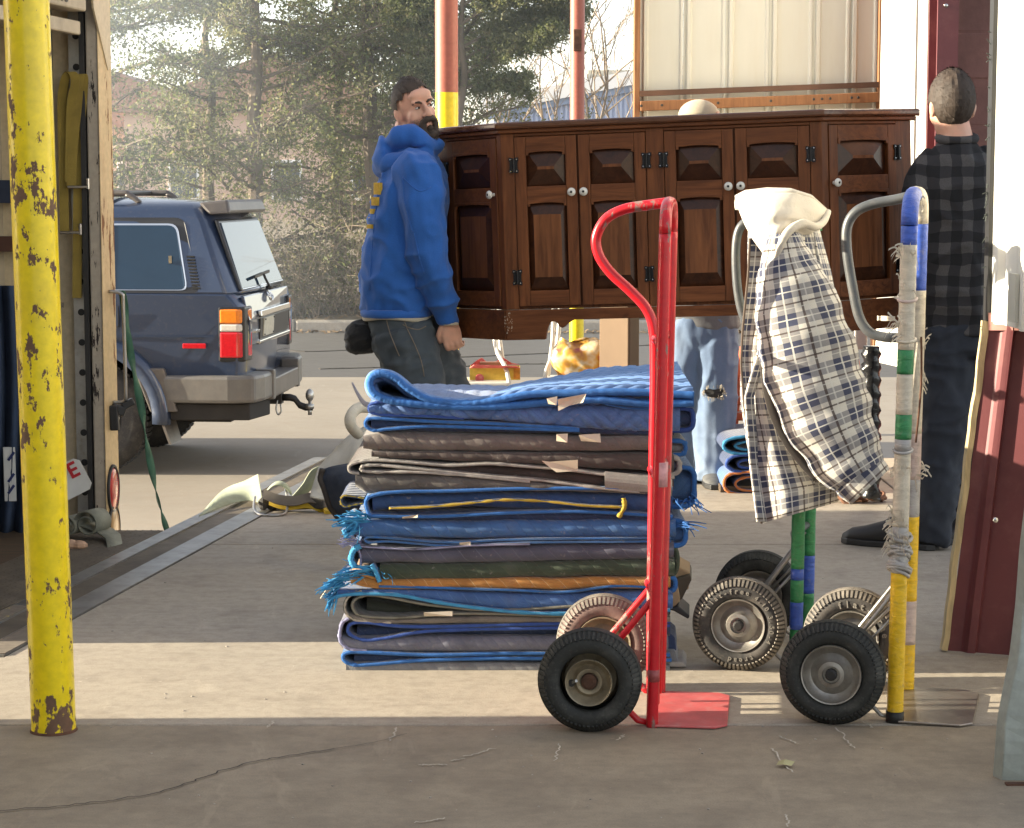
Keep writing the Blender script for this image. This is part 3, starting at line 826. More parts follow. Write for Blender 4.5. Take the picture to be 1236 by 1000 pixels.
for p, q in zip(pts, pts[1:]): b.bar(p, q, .05, .03, (0, 1, 0))
b.build('top_edge', M('scuffed_pink', (.42, .2, .17), rough=.7, var=.3, scale=20), lp)
b = MB(); b.sphere(P(1202, 628, 5.87), (.008, .004, .008), 8, 5); b.build('screw', m_chrome, lp)
# bent grey guard post at the right edge
m_guard = chipped('grey_guard_paint', (.33, .36, .33), (.16, .15, .13), thr=.78, rough=.5, scale=6)
gp = thing('guard_post', 'bent grey steel guard at the lower right edge', 'guard post', G(1225, 949))
YB = 4.775
def gx(py): return interp([480, 560, 660, 728, 789, 867, 949], [1262, 1242, 1230, 1225, 1218, 1203, 1197], py)
rows = []
for py in range(500, 951, 15):
    q = P(gx(min(949, py)), min(949, py), YB + .02 * math.sin(py * .02))
    rows.append([q, q + Vector((.012, -.035 - .006 * math.sin(py * .05), 0)), q + Vector((.07, -.040, 0)), q + Vector((.19, -.035, 0)), q + Vector((.19, .03, 0)), q + Vector((.03, .03, 0))])
zmin = min(p.z for r in rows for p in r)
b = MB(); b.loft([[p for p in r] for r in rows]); b.build('guard_skin', m_guard, gp, bevel=.003)
b = MB(); q = G(1215, 949); b.bx(q.x + .0, q.x + .06, q.y + .0, q.y + .02, 0, .004); b.build('foot_plate', m_rust, gp)
# ================================================================== trees behind the kerb
def leaf_mat(name, c1, c2, c3):
    t = NT(name); v = t.co()
    a = t.noise(v, .9, 3, .6); b = t.noise(v, 7, 3, .6)
    c = t.mix(t.ramp(a, [(.35, 0.0), (.65, 1.0)]), c1, c2)
    c = t.mix(t.ramp(b, [(.50, 0.0), (.68, .9)]), c, c3)
    t.set(Base_Color=c, Roughness=.6)
    t.b.inputs['Specular IOR Level'].default_value = .5
    tr = t.n.new('ShaderNodeBsdfTranslucent'); t.put(tr.inputs[0], t.mix(1.0, c, (1.3, 1.4, 1.05), 'MULTIPLY'))
    ms = t.n.new('ShaderNodeMixShader'); ms.inputs[0].default_value = .45
    t.t.links.new(t.b.outputs[0], ms.inputs[1]); t.t.links.new(tr.outputs[0], ms.inputs[2])
    t.t.links.new(ms.outputs[0], t.n['Material Output'].inputs[0])
    return t.mat
m_leafA = leaf_mat('cedar_leaf', (.14, .15, .065), (.105, .125, .055), (.27, .23, .125))
m_leafB = leaf_mat('cedar_leaf_olive', (.155, .15, .072), (.115, .125, .058), (.30, .25, .15))
m_leafC = leaf_mat('dry_leaf_brush', (.20, .175, .105), (.13, .125, .07), (.29, .24, .16))
m_bark = M('bark', (.15, .115, .085), rough=.95, var=.35, scale=6, bump=.6, bscale=30, stretch=(1, 1, .3))
m_twig = M('twig_bark', (.26, .20, .145), rough=.9, var=.35, scale=3)

def quads_mesh(name, cen, ax, wd, mat):
    """many leaf-sized quads: centre, half-length axis, half-width axis (numpy n x 3)"""
    n = len(cen)
    v = np.empty((n, 4, 3)); v[:, 0] = cen - ax; v[:, 1] = cen + wd; v[:, 2] = cen + ax; v[:, 3] = cen - wd
    me = bpy.data.meshes.new(name)
    me.vertices.add(n * 4); me.vertices.foreach_set('co', v.reshape(-1))
    me.loops.add(n * 4); me.loops.foreach_set('vertex_index', np.arange(n * 4, dtype=np.int32))
    me.polygons.add(n); me.polygons.foreach_set('loop_start', np.arange(0, n * 4, 4, dtype=np.int32))
    me.polygons.foreach_set('loop_total', np.full(n, 4, dtype=np.int32))
    me.update(calc_edges=True); me.materials.append(mat)
    return me

def cedar_meshes(seed, H, spread, n_br, leaves, mat, bare_low=1.0, zig=.5):
    r = np.random.default_rng(seed); rr = random.Random(seed)
    tb = MB(); trunk = [(0, 0, -.2)]
    for k in range(1, 9):
        trunk.append((rr.uniform(-.06, .06) * k * .4, rr.uniform(-.06, .06) * k * .4, H * k / 8))
    tp = catmull(trunk, 4); m = len(tp)
    tb.tube(tp, [.13 * (1 - .9 * i / m) + .012 for i in range(m)], 9)
    bb = MB(); pts = []; tips = []
    for i in range(n_br):
        f = rr.uniform(.06, .97); z = H * f; a = rr.uniform(0, 2 * math.pi)
        L = spread * (1.05 - .62 * f) * rr.uniform(.6, 1.15)
        base = Vector(interp([p.z for p in tp], [p.x for p in tp], z) and (interp([p.z for p in tp], [p.x for p in tp], z), interp([p.z for p in tp], [p.y for p in tp], z), z) or (0, 0, z))
        d = Vector((math.cos(a), math.sin(a), rr.uniform(-.12, .45)))
        br = [base]
        for k in range(1, 6):
            d = (d + Vector((rr.uniform(-.25, .25), rr.uniform(-.25, .25), rr.uniform(-.16, .2)))).normalized()
            br.append(br[-1] + d * L / 5)
        bp = catmull(br, 3)
        bb.tube(bp, [.026 * (1 - .85 * k / len(bp)) + .004 for k in range(len(bp))], 5)
        dens = 1.0 if z > bare_low else .35
        for k in range(4, len(bp)):
            for _ in range(max(1, int(3 * dens))):
                if rr.random() > dens + .3: continue
                q = bp[k]; sd = Vector((rr.gauss(0, 1), rr.gauss(0, 1), rr.gauss(.1, .7))).normalized() * rr.uniform(.10, .48)
                bb.tube([q, q + sd * .5 + Vector((0, 0, .02)), q + sd], [.006, .004, .002], 4, caps=False)
                pts.append((q + sd * .35, q + sd, sd.normalized()))
    nb = len(pts); per = max(8, leaves // nb)
    cen = np.empty((nb * per, 3)); ax = np.empty_like(cen); wd = np.empty_like(cen)
    A = np.array([tuple(p[0]) for p in pts]); B = np.array([tuple(p[1]) for p in pts])
    idx = np.repeat(np.arange(nb), per)
    t = r.random((nb * per, 1)); cl = r.uniform(.05, .16, (nb, 1))[idx]
    cen = A[idx] * (1 - t) + B[idx] * t + r.normal(0, 1, (nb * per, 3)) * cl * np.array([1, 1, .75])
    ax = r.normal(0, 1, (nb * per, 3)); ax /= np.linalg.norm(ax, axis=1, keepdims=True)
    wd = np.cross(ax, r.normal(0, 1, (nb * per, 3))); wd /= np.linalg.norm(wd, axis=1, keepdims=True) + 1e-6
    s = r.uniform(.018, .048, (nb * per, 1)); ax *= s; wd *= s * r.uniform(.3, .6, (nb * per, 1))
    return tb, bb, quads_mesh('crown', cen, ax, wd, mat)

protos = []
for (sd, H, spd, nbr, lv, mt) in ((11, 6.6, 2.3, 54, 19000, m_leafA), (23, 7.4, 2.5, 56, 21000, m_leafB), (37, 6.0, 2.2, 48, 17000, m_leafA)):
    tb, bb, cm = cedar_meshes(sd, H, spd, nbr, lv, mt)
    protos.append((tb.mesh('trunk', [m_bark]), bb.mesh('branches', [m_bark]), cm))
def cedar(i, x, y, rz, s, label, crown_mat=None):
    t = thing('cedar_tree', label, 'tree', (x, y, LOT_Z + .12), rz, 'cedar trees beyond the kerb'); t.scale = (s, s, s)
    for nm, me in zip(('trunk', 'branch', 'crown'), protos[i]):
        o = bpy.data.objects.new(nm, me); COL.objects.link(o); o.parent = t
    return t
cedar(0, -5.95, 31.4, .3, 1.0, 'cedar tree with dark trunk just right of the truck post')
cedar(1, -3.72, 31.2, 1.9, 1.0, 'tall cedar with upright trunk rising above the blue vehicle')
cedar(2, -2.05, 31.9, 4.2, 1.12, 'cedar behind the bearded man, hazy with drifting smoke')
cedar(1, -.95, 32.4, 3.3, .98, 'cedar whose crown shows right of the bearded man around the post')
cedar(2, -4.9, 35.2, 2.6, .95, 'cedar in the second row between the left trunks')
cedar(0, -2.9, 35.8, 5.0, .9, 'shorter second row cedar glimpsed above the vehicle rear spoiler')
cedar(1, -1.5, 35.5, .8, 1.05, 'second row cedar behind the man and the first post')
cedar(2, -7.8, 33.0, 1.2, 1.25, 'cedar mostly hidden behind the truck')
# one long limb that carries clumps out to the right, against the sky
def limb(points, clumps, mat, lab):
    t = thing('cedar_limb_tree', lab, 'tree', (points[0][0], points[0][1], LOT_Z + .1))
    b = MB(); p = catmull(points, 6); b.tube(p, [.09 * (1 - i / len(p)) + .012 for i in range(len(p))], 7); b.build('trunk', m_bark, t, smooth=True)
    tw = MB(); cs = []; 
    for (f, L, dx, dz, nn) in clumps:
        q = p[min(len(p) - 1, int(f * (len(p) - 1)))]
        e = q + Vector((dx, random.uniform(-.3, .3), dz)) * L
        br = catmull([q, q.lerp(e, .5) + Vector((0, 0, .1 * L)), e], 5)
        tw.tube(br, [.022 * (1 - k / len(br)) + .005 for k in range(len(br))], 5)
        for k in range(3, len(br)):
            for _ in range(nn):
                sd = Vector((random.gauss(.2, 1), random.gauss(0, 1), random.gauss(-.1, .6))).normalized() * random.uniform(.08, .30)
                tw.tube([br[k], br[k] + sd], [.005, .002], 4, caps=False); cs.append(br[k] + sd * random.uniform(.4, 1))
    tw.build('branch', m_bark, t)
    C_ = np.array([tuple(c) for c in cs]); n = 150
    idx = np.repeat(np.arange(len(C_)), n); cen = C_[idx] + rng.normal(0, .062, (len(idx), 3))
    ax = rng.normal(0, 1, cen.shape); ax /= np.linalg.norm(ax, axis=1, keepdims=True); wd = np.cross(ax, rng.normal(0, 1, cen.shape)); wd /= np.linalg.norm(wd, axis=1, keepdims=True)
    s = rng.uniform(.014, .036, (len(cen), 1))
    me = quads_mesh('crown', cen - np.array(t.location), ax * s, wd * s * .45, mat)
    o = bpy.data.objects.new('crown', me); COL.objects.link(o); o.parent = t
YL = 30.6
pp = lambda px, py: tuple(P(px, py, YL + random.uniform(-.2, .2)))
limb([(P(545, 200, YL).x, YL, LOT_Z + .1), pp(548, 240), pp(552, 150), pp(560, 90), pp(556, 40), pp(562, -30), pp(570, -80)],
     [(.50, 1.15, 1, .45, 7), (.58, 1.5, 1, .42, 9), (.62, 1.6, 1, .30, 9), (.72, 1.5, 1, .36, 9), (.76, 1.5, 1, .1, 10), (.80, 1.35, 1, .3, 10), (.86, 1.5, 1, .22, 10), (.93, 1.2, 1, .2, 10),
      (.62, .8, -1, .3, 9), (.7, .9, -1, .2, 9), (.78, .9, -1, .3, 9), (.86, .9, -1, .2, 9), (.93, .8, -1, .2, 9), (.45, .9, -1, .3, 6), (.47, .9, 1, .1, 6), (.9, .6, .3, .5, 9)], m_leafA,
     'evergreen with clumped boughs reaching right toward the distant post')

# bare deciduous trees against the sky
def bare_tree(x, y, H, lab, seed, grp='bare trees beyond the kerb', spread=.5, name='bare_tree', z0=LOT_Z + .1, r0=.06, maxd=5):
    rr = random.Random(seed)
    t = thing(name, lab, 'tree', (x, y, z0), group=grp); b = MB(); tw = MB()
    def grow(p, d, L, r, dep):
        q = p; path = [p]
        for k in range(4):
            d = (d + Vector((rr.uniform(-1, 1), rr.uniform(-1, 1), rr.uniform(-.5, .9))) * .16).normalized()
            q = q + d * L / 4; path.append(q)
        (b if dep < 2 else tw).tube(path, [r * (1 - .1 * k) for k in range(5)], 5 if dep < 3 else 3, caps=False)
        if dep >= maxd: return
        for k in range(rr.choice((2, 3, 3))):
            a = Vector((rr.uniform(-1, 1), rr.uniform(-1, 1), rr.uniform(-.2, .9))).normalized()
            grow(path[rr.choice((2, 3, 4, 4))], (d + a * (spread + .5)).normalized(), L * rr.uniform(.62, .85), r * .6, dep + 1)
    grow(Vector((x, y, z0)), Vector((0, 0, 1)), H * .3, r0, 0)
    b.build('trunk', m_bark, t); tw.build('twigs', m_twig, t)
for i, (px, D, H, lb) in enumerate(((735, 40, 7.5, 'bare leafless tree against the pale sky right of the distant post'), (668, 43, 7.0, 'bare leafless tree behind the red post over the blue shed'), (602, 41, 6.5, 'bare tree with fine twigs left of the distant post'), (790, 44, 7, 'bare tree half hidden behind the pale panel'))):
    bare_tree((px - 618) * D / FPX, D, H, lb, 50 + i)

# dry brush along the kerb
def brush(x, y, H, lab, seed, leaves=900, mat=m_leafC):
    rr = random.Random(seed); t = thing('brush_shrub', lab, 'shrub', (x, y, LOT_Z + .13), group='dry brush along the far kerb'); b = MB(); tips = []
    for i in range(46):
        a = rr.uniform(0, 6.28); d = Vector((math.cos(a) * rr.uniform(.2, .9), math.sin(a) * .5, rr.uniform(.35, 1.2))).normalized(); L = H * rr.uniform(.5, 1.1)
        p = Vector((x + rr.uniform(-.3, .3), y + rr.uniform(-.2, .2), LOT_Z + .1)); path = [p]
        for k in range(5):
            d = (d + Vector((rr.uniform(-.3, .3), rr.uniform(-.3, .3), rr.uniform(-.25, .15)))).normalized(); p = p + d * L / 5; path.append(p)
            if k > 0:
                for _ in range(2):
                    e = p + Vector((rr.gauss(0, .2), rr.gauss(0, .2), rr.gauss(.05, .18))) * H * .6; b.tube([p, e], [.004, .002], 3, caps=False); tips.append(e); tips.append(p.lerp(e, .5))
        b.tube(path, [.009, .008, .007, .005, .004, .003], 4, caps=False)
    b.build('twigs', m_twig, t)
    T_ = np.array([tuple(q) for q in tips]); idx = rng.integers(0, len(T_), leaves); cen = T_[idx] + rng.normal(0, .05, (leaves, 3)) - np.array(t.location)
    ax = rng.normal(0, 1, cen.shape); ax /= np.linalg.norm(ax, axis=1, keepdims=True); wd = np.cross(ax, rng.normal(0, 1, cen.shape)); wd /= np.linalg.norm(wd, axis=1, keepdims=True)
    s = rng.uniform(.012, .035, (leaves, 1)); me = quads_mesh('leaves', cen, ax * s, wd * s * .6, mat)
    o = bpy.data.objects.new('leaves', me); COL.objects.link(o); o.parent = t
labs = ['dry tan brush at the kerb right of the vehicle rear window', 'tangled brush at the kerb next to the bearded man back', 'dry brush behind the vehicle roof rack', 'brush clump directly behind the vehicle spoiler', 'brush at the kerb under the cabinet left end', 'brush clump left of the vehicle window', 'dry brush under the cabinet middle', 'brush behind the truck post']
for i, px in enumerate((372, 425, 175, 300, 560, 235, 640, 120)):
    D = 30.6 + .25 * (i % 3)
    brush((px - 618) * D / FPX, D, (1.75, 1.9, 2.0, 1.8, 1.2, 2.1, .9, 2)[i], labs[i], 90 + i, 2600, m_leafC if i % 2 == 0 else m_leafB)

# ================================================================== far buildings
m_blue = M('blue_siding', (.36, .42, .58), rough=.5, var=.06, scale=.4)
m_roofw = M('white_roof', (.80, .80, .80), rough=.5, var=.04, scale=1)
YB_ = 62.0
q = lambda px, py, Y=YB_: P(px, py, Y)
bs = thing('blue_shed', 'long blue ribbed metal building with a white roof edge', 'building', (q(700, 0).x, YB_, LOT_Z))
xs0, xs1 = q(596, 0).x, q(860, 0).x
top = lambda x: q(618, 129).z + (x - q(618, 0).x) / (q(765, 0).x - q(618, 0).x) * (q(765, 101).z - q(618, 129).z)
n = int((xs1 - xs0) / .14)
b = MB(); pr = []
for i in range(n):
    x = xs0 + (xs1 - xs0) * i / n; pr.append((x, 0)); pr.append((x + .05, 0)); pr.append((x + .06, -.045)); pr.append((x + .125, -.045))
vs = []; 
for (x, dy) in pr: vs += [(x, YB_ + dy, LOT_Z), (x, YB_ + dy, top(x) - .02)]
b.add(vs, [(2 * i, 2 * i + 2, 2 * i + 3, 2 * i + 1) for i in range(len(pr) - 1)])
b.build('siding', m_blue, bs)
b = MB(); b.bar((xs0 - .3, YB_ - .05, top(xs0 - .3) + .16), (xs1, YB_ - .05, top(xs1) + .16), .5, .40); b.build('roof_edge', m_roofw, bs)
b = MB(); b.bar((xs0 - .2, YB_ - .08, top(xs0 - .2) - .13), (xs1, YB_ - .08, top(xs1) - .13), .2, .2); b.build('fascia', M('blue_fascia', (.22, .28, .42), rough=.5), bs)
b = MB(); b.prism([(xs0, YB_ + .1), (xs1, YB_ + .1), (xs1, YB_ + 14), (xs0, YB_ + 14)], LOT_Z, LOT_Z + 3.0, 'z'); b.build('hall', m_blue, bs)
c = q(732, 102, YB_ + 3); b = MB(); b.bx(c.x - .55, c.x + .75, c.y, c.y + 1.2, c.z - .5, c.z + .42); b.bx(c.x - .6, c.x - .2, c.y - .3, c.y, c.z - .5, c.z + .3); b.build('roof_unit', M('buff_unit', (.50, .46, .36), rough=.6), bs)
m_pink = M('pinkish_stucco', (.50, .36, .29), rough=.8, var=.1, scale=.5)
for (px, Y, w, h, lab) in ((330, 70, 9.5, 5.4, 'pinkish stucco house glimpsed between the cedar trunks'), (150, 74, 7, 5.0, 'second pinkish house glimpsed low behind the left cedar')):
    x = (px - 618) * Y / FPX; hs = thing('stucco_house', lab, 'house', (x, Y, LOT_Z))
    b = MB(); b.bx(x - w / 2, x + w / 2, Y, Y + 8, LOT_Z, h - 1.6); b.build('wall', m_pink, hs)
    b = MB(); b.prism([(x - w / 2 - .4, h - 1.6), (x, h + .3), (x + w / 2 + .4, h - 1.6)], Y - .4, Y + 8.4, 'y'); b.build('roof', M('clay_roof', (.27, .165, .125), rough=.8, var=.2), hs)
    for k in (-.3, .05, .32):
        b = MB(); b.bx(x + k * w - .5, x + k * w + .5, Y - .06, Y - .003, 1.0, 2.3); wi = b.build('window', m_roofw, hs)
        b = MB(); b.bx(x + k * w - .42, x + k * w + .42, Y - .075, Y - .061, 1.08, 2.22); b.build('pane', M('far_glass', (.05, .06, .07), rough=.1), wi)
# ================================================================== hand trucks
m_tyre_dusty = rubber('hand_truck_tyre_dusty', (.035, .030, .027), (.30, .24, .19), lo=.36, amt=.75)
m_letter = M('dusty_lettering', (.20, .18, .155), rough=.8)
m_tread_dust = rubber('dusty_tread', (.085, .073, .062), (.32, .28, .235), lo=.36, amt=.8)
m_tyre_mid = rubber('grey_sidewall', (.030, .028, .027), (.15, .125, .105), lo=.45, amt=.6)
m_tyre_redd = rubber('reddish_dusty_sidewall', (.085, .05, .045), (.30, .20, .17), lo=.38, amt=.7)
m_tyre_dark = rubber('hand_truck_tyre', (.020, .021, .019), (.13, .125, .11), lo=.48, amt=.55)
m_rim = M('galvanised_rim', (.36, .34, .31), rough=.42, metal=.8, var=.25, scale=18, bump=.1, dirt=(.17, .13, .09), dirt_amt=.6)
m_rim_b = M('rusty_cream_rim', (.30, .25, .17), rough=.5, metal=.45, var=.3, scale=18, dirt=(.10, .06, .035), dirt_amt=.7)
m_redp = chipped('red_enamel', (.58, .010, .020), (.26, .15, .13), thr=.752, rough=.30, scale=38, stretch=(1, 1, .35), clus=.5, n2s=.2)
m_redplate = M('scuffed_red_plate', (.52, .10, .10), rough=.42, var=.22, scale=11, dirt=(.48, .32, .29), dirt_amt=.5, bump=.15)
m_greyp = M('grey_handle_tube', (.10, .105, .11), rough=.42, metal=.35, var=.2, scale=14, dirt=(.28, .24, .2), dirt_amt=.3)
m_plate = M('nose_plate_steel', (.30, .27, .24), rough=.38, metal=.8, var=.3, scale=9, dirt=(.20, .12, .08), dirt_amt=.5)
def tape(name, col, rough=.42, wr=.8, dirt=(.25, .22, .18), sheen=0):
    t = NT(name); v = t.co(); s = t.scaled(v, (1, 1, 3))
    a = t.noise(s, 16, 6, .65, dist=1.2); b = t.noise(v, 60, 5, .6)
    c = t.mix(t.ramp(a, [(.3, 0.0), (.7, 1.0)]), dk(col, .8), dk(col, 1.15))
    c = t.mix(t.ramp(b, [(.55, 0.0), (.8, .5)]), c, dirt)
    t.set(Base_Color=c, Roughness=rough); t.bump(t.math('ADD', a, t.math('MULTIPLY', b, .5)), wr, .006); return t.mat
m_tb = tape('blue_tape', (.045, .11, .50)); m_tw = tape('off_white_tape', (.60, .53, .42)); m_tg = tape('green_tape', (.035, .24, .085))
m_ts = tape('silver_tape', (.42, .40, .385), .32); m_ty = tape('yellow_tape', (.85, .52, .010)); m_tp = tape('pale_pink_tape', (.56, .43, .38))

def wheel(parent, y0, y1, x, z, R=.127, mt=m_tyre_dark, rim=m_rim, text=None, hub='plain', tread=None):
    """pneumatic wheel: tyre with lugs, rim, hub; outer face toward -y"""
    ym = (y0 + y1) / 2; h = (y1 - y0) / 2
    b = MB(); prof = []
    for t in range(0, 21):
        a = math.radians(-128 + 256 * t / 20)
        prof.append((R - .034 + .034 * math.cos(a) * (1.0 if math.cos(a) < .7 else .985), ym + h * math.sin(a) * .98))
    prof = [(R * .56, y0 + h * .5)] + prof + [(R * .56, y1 - h * .5)]
    b.lathe(prof, (x, 0, z), 'y', 56, caps=False); w = b.build('wheel', mt, parent, local=True, autosmooth=50)
    lb = MB(); n = 64
    for side in (-1, 1):
        for k in range(n):
            a = 2 * math.pi * (k + (.5 if side > 0 else 0)) / n
            er = Vector((math.cos(a), 0, math.sin(a))); et = Vector((-math.sin(a), 0, math.cos(a))); ey = Vector((0, 1, 0)) * side
            c = Vector((x, ym, z))
            p0 = c + er * (R - .0055) + ey * h * .42; p1 = c + er * (R - .021) + ey * h * .90
            o = (er * .5 + ey * .8).normalized()
            wv = et * .0034
            lb.add([p0 - wv, p0 + wv, p1 + wv * .8, p1 - wv * .8, p0 - wv + o * .006, p0 + wv + o * .006, p1 + wv * .8 + o * .005, p1 - wv * .8 + o * .005],
                   [(4, 5, 6, 7), (0, 1, 5, 4), (1, 2, 6, 5), (2, 3, 7, 6), (3, 0, 4, 7)])
    for rib in (-.28, 0, .28):
        lb.lathe([(R - .002, ym + h * rib - .006), (R + .0005, ym + h * rib - .004), (R + .0005, ym + h * rib + .004), (R - .002, ym + h * rib + .006)], (x, 0, z), 'y', 56, caps=False)
    tag(lb.build('tread', tread or mt, w, local=True, autosmooth=40), kind='stuff')
    b = MB()
    pf = [(R * .58, y0 + .006), (R * .57, y0 + .001), (R * .545, y0 + .002), (R * .52, y0 + .016), (R * .40, y0 + .024), (R * .36, y0 + .020), (R * .27, y0 + .012), (R * .25, y0 + .006),
          (R * .17, y0 + .004), (R * .165, y0 + .014), (R * .08, y0 + .014), (R * .075, y0 + .008), (.001, y0 + .008)]
    if hub == 'deep': pf = [(R * .46, y0 + .006), (R * .45, y0 + .001), (R * .425, y0 + .003), (R * .40, y0 + .022), (R * .32, y0 + .030), (R * .27, y0 + .026), (R * .25, y0 + .018), (R * .23, y0 + .018), (R * .17, y0 + .022), (R * .16, y0 + .03), (.001, y0 + .03)]
    pb_ = [(r, y0 + y1 - yv) for r, yv in reversed(pf)]
    b.lathe(pf, (x, 0, z), 'y', 40, caps=False); b.build('rim', rim, w, local=True, autosmooth=50)
    b = MB(); b.lathe([(.001, y1 - .012), (R * .3, y1 - .014), (R * .5, y1 - .02), (R * .57, y1 - .002), (R * .58, y1 - .008)], (x, 0, z), 'y', 40, caps=False); b.build('rim', rim, w, local=True, autosmooth=50)
    b = MB(); b.lathe([(.015, y0 + .012), (.0145, y0 + .000), (.010, y0 - .002), (.001, y0 - .002)] if hub != 'deep' else [(.020, y0 + .03), (.019, y0 + .012), (.012, y0 + .009), (.001, y0 + .010)], (x, 0, z), 'y', 12); b.build('axle_nut', m_rust if hub == 'deep' else m_dark, w, local=True)
    if hub == 'deep':
        b = MB(); b.lathe([(.009, y0 + .026), (.009, y0 + .022), (.001, y0 + .022)], (x - R * .345, 0, z - .006), 'y', 12); b.build('valve_hole', m_black, w, local=True)
        b = MB(); b.bar((x - R * .32, y0 + .024, z - .004), (x - R * .24, y0 + .010, z + .003), .006, .006); b.build('valve', m_zinc, w, local=True)
    if text:
        tb = MB()
        for (word, a0, rr, sz) in text:
            for i, ch in enumerate(word):
                if ch == ' ': continue
                a = a0 - i * sz * .78 / rr
                Mt = Matrix.Translation((x + rr * math.cos(a), y0 + .0010, z + rr * math.sin(a))) @ Matrix.Rotation(-(a - math.pi / 2), 4, 'Y') @ Matrix.Rotation(math.radians(90), 4, 'X')
                text_mb(tb, ch, sz, Mt, .0018, bold=.0004)
        tag(tb.build('raised_lettering', m_letter, w, local=True, recalc=False), kind='stuff')
    return w

def wrapped(parent, path, r, segs, nm, mats_default, kk=10):
    """tube along path, cut into lengths of tape at the given heights"""
    p = path
    for (z0, z1, mt, name) in segs:
        lo_, hi_ = min(z0, z1), min(max(z0, z1), p[-1][1])
        if hi_ - lo_ < .002: continue
        k_ = max(2, int((hi_ - lo_) / .012)); sl = (p[-1][0] - p[0][0]) / p[-1][1]
        pts = [p[0][0] + sl * (lo_ + (hi_ - lo_) * i / k_) for i in range(k_ + 1)]
        b = MB(); rs = [r * (1 + .045 * mnoise.noise(Vector((i * .6, z0 * 13, r * 100)))) for i in range(len(pts))]
        b.tube(pts, rs, 14); b.build(name, mt, parent, local=True, smooth=True)

def hand_truck(label, foot, yaw, lean, W=.345, HT=1.29, plate_d=.20, plate_mat=None, frame_mat=None, segs_near=None, segs_far=None, top_seg=None, handle=None, handle_mat=None, r=.0185,
               wheel_args=None, hr=.0128, braces='red', crossbars=(), wheel_dx=-.15, straps=None, plate_w=None):
    t = thing('hand_truck', label, 'hand truck', foot, yaw)
    la = math.tan(lean)
    top = HT - .075
    def leg(y, n=60): return [(Vector((la * z, y, z)), z) for z in [top * k / n for k in range(n + 1)]]
    near, far = leg(0), leg(W)
    arch = []
    for k in range(17):
        a = math.pi * k / 16
        z = top + .075 * math.sin(a) ** .8
        yq = W / 2 - W / 2 * math.copysign(abs(math.cos(a)) ** .55, math.cos(a))
        arch.append(Vector((la * z, yq, z)))
    if segs_near is None:
        for nm, L in (('upright', near), ('upright', far)):
            b = MB(); b.tube([v[0] for v in L], r, 14); b.build(nm, frame_mat, t, local=True, smooth=True)
        b = MB(); b.tube(arch, r, 14); b.build('top_bend', frame_mat, t, local=True, smooth=True)
    else:
        wrapped(t, near, r, segs_near, 'n', None); wrapped(t, far, r, segs_far, 'f', None)
        for (a0, a1, mt, nm) in top_seg:
            b = MB(); b.tube(arch[a0:a1 + 1], r * 1.02, 14); b.build(nm, mt, t, local=True, smooth=True)
    for z in crossbars:
        b = MB(); b.tube([(la * z - .004, 0, z), (la * z - .028, W / 2, z), (la * z - .004, W, z)], .011, 8); b.build('crossbar', frame_mat or m_greyp, t, local=True, smooth=True)
    # nose plate with a lip and a foot bar
    pw0, pw1 = plate_w or (-.02, W + .02)
    b = MB(); ch = .03
    b.prism([(-.005, pw0), (plate_d - ch, pw0), (plate_d, pw0 + ch), (plate_d, pw1 - ch), (plate_d - ch, pw1), (-.005, pw1)], .002, .008, 'z'); b.build('nose_plate', plate_mat, t, local=True, bevel=.002)
    # wheels, axle, braces
    R = wheel_args.get('R', .127); wx = wheel_dx; wz = R
    for (y0, y1, kw) in ((-.095, -.012, wheel_args['near']), (W + .012, W + .095, wheel_args['far'])):
        wheel(t, y0, y1, wx, wz, R, **kw)
    b = MB(); b.tube([(wx, -.07, wz), (wx, W + .07, wz)], .010, 10); b.build('axle', m_zinc, t, local=True, smooth=True)
    bm, rr, zt = (frame_mat, .0085, .315) if braces == 'red' else (m_zinc, .0055, .33)
    for y in (.012, W - .012):
        b = MB(); x0 = la * zt
        b.tube([(x0 + .006, y, zt), (x0 - .012, y, zt - .004), (wx + .02, y, wz + .03), (wx + .004, y, wz + .005)], rr, 8); b.build('wheel_brace', bm, t, local=True, smooth=True)
        b = MB(); b.tube([(wx, y, wz), (-.035, y, .012), (-.004, y, .007)], rr, 8); b.build('wheel_brace', bm, t, local=True, smooth=True)
        if braces != 'red':
            b = MB(); b.tube([(x0 + .004, y + .014, zt - .05), (wx + .03, y + .014, wz + .01)], .004, 6); b.build('wheel_brace', bm, t, local=True, smooth=True)
    if handle:
        b = MB(); b.tube(catmull([(hx, W / 2 + hy, hz) for hx, hy, hz in handle], 8), hr, 14); b.build('loop_handle', handle_mat, t, local=True, smooth=True)
    return t, la

# ---- red one: D-shaped loop joining the top bend and running down the back
def hpx(px, py, fx=787, fy=878, s=490.0): return ((px - fx) / s, 0, (fy - py) / s)
red_handle = [hpx(797, 246), hpx(775, 249), hpx(745, 254), hpx(722, 266), hpx(710, 288), hpx(713, 310), hpx(728, 332), hpx(752, 354), hpx(772, 376), hpx(781, 402), hpx(783, 450), hpx(782, 560), hpx(781, 720), hpx(781, 850)]
foot = G(787, 877.5)
ht_red, la = hand_truck('shiny red hand truck with a loop handle standing before the blanket stack', foot, math.radians(-7), math.radians(1.1), frame_mat=m_redp, plate_mat=m_redplate, plate_d=.185,
    handle=red_handle, handle_mat=m_redp, r=.0150, hr=.0130, crossbars=(.33, .62, .95), plate_w=(-.012, .355),
    wheel_args={'R': .127, 'near': dict(mt=m_tyre_dark, rim=m_rim_b, hub='deep'), 'far': dict(mt=m_tyre_redd, rim=m_rim_b, tread=m_tread_dust)})
b = MB(); b.tube([(.006 + la * .64, .0, .60), (.006 + la * .7, .0, .66)], .0160, 14); b.build('sticker', M('worn_sticker', (.62, .30, .30), rough=.5, var=.3, scale=40), ht_red, local=True, smooth=True)
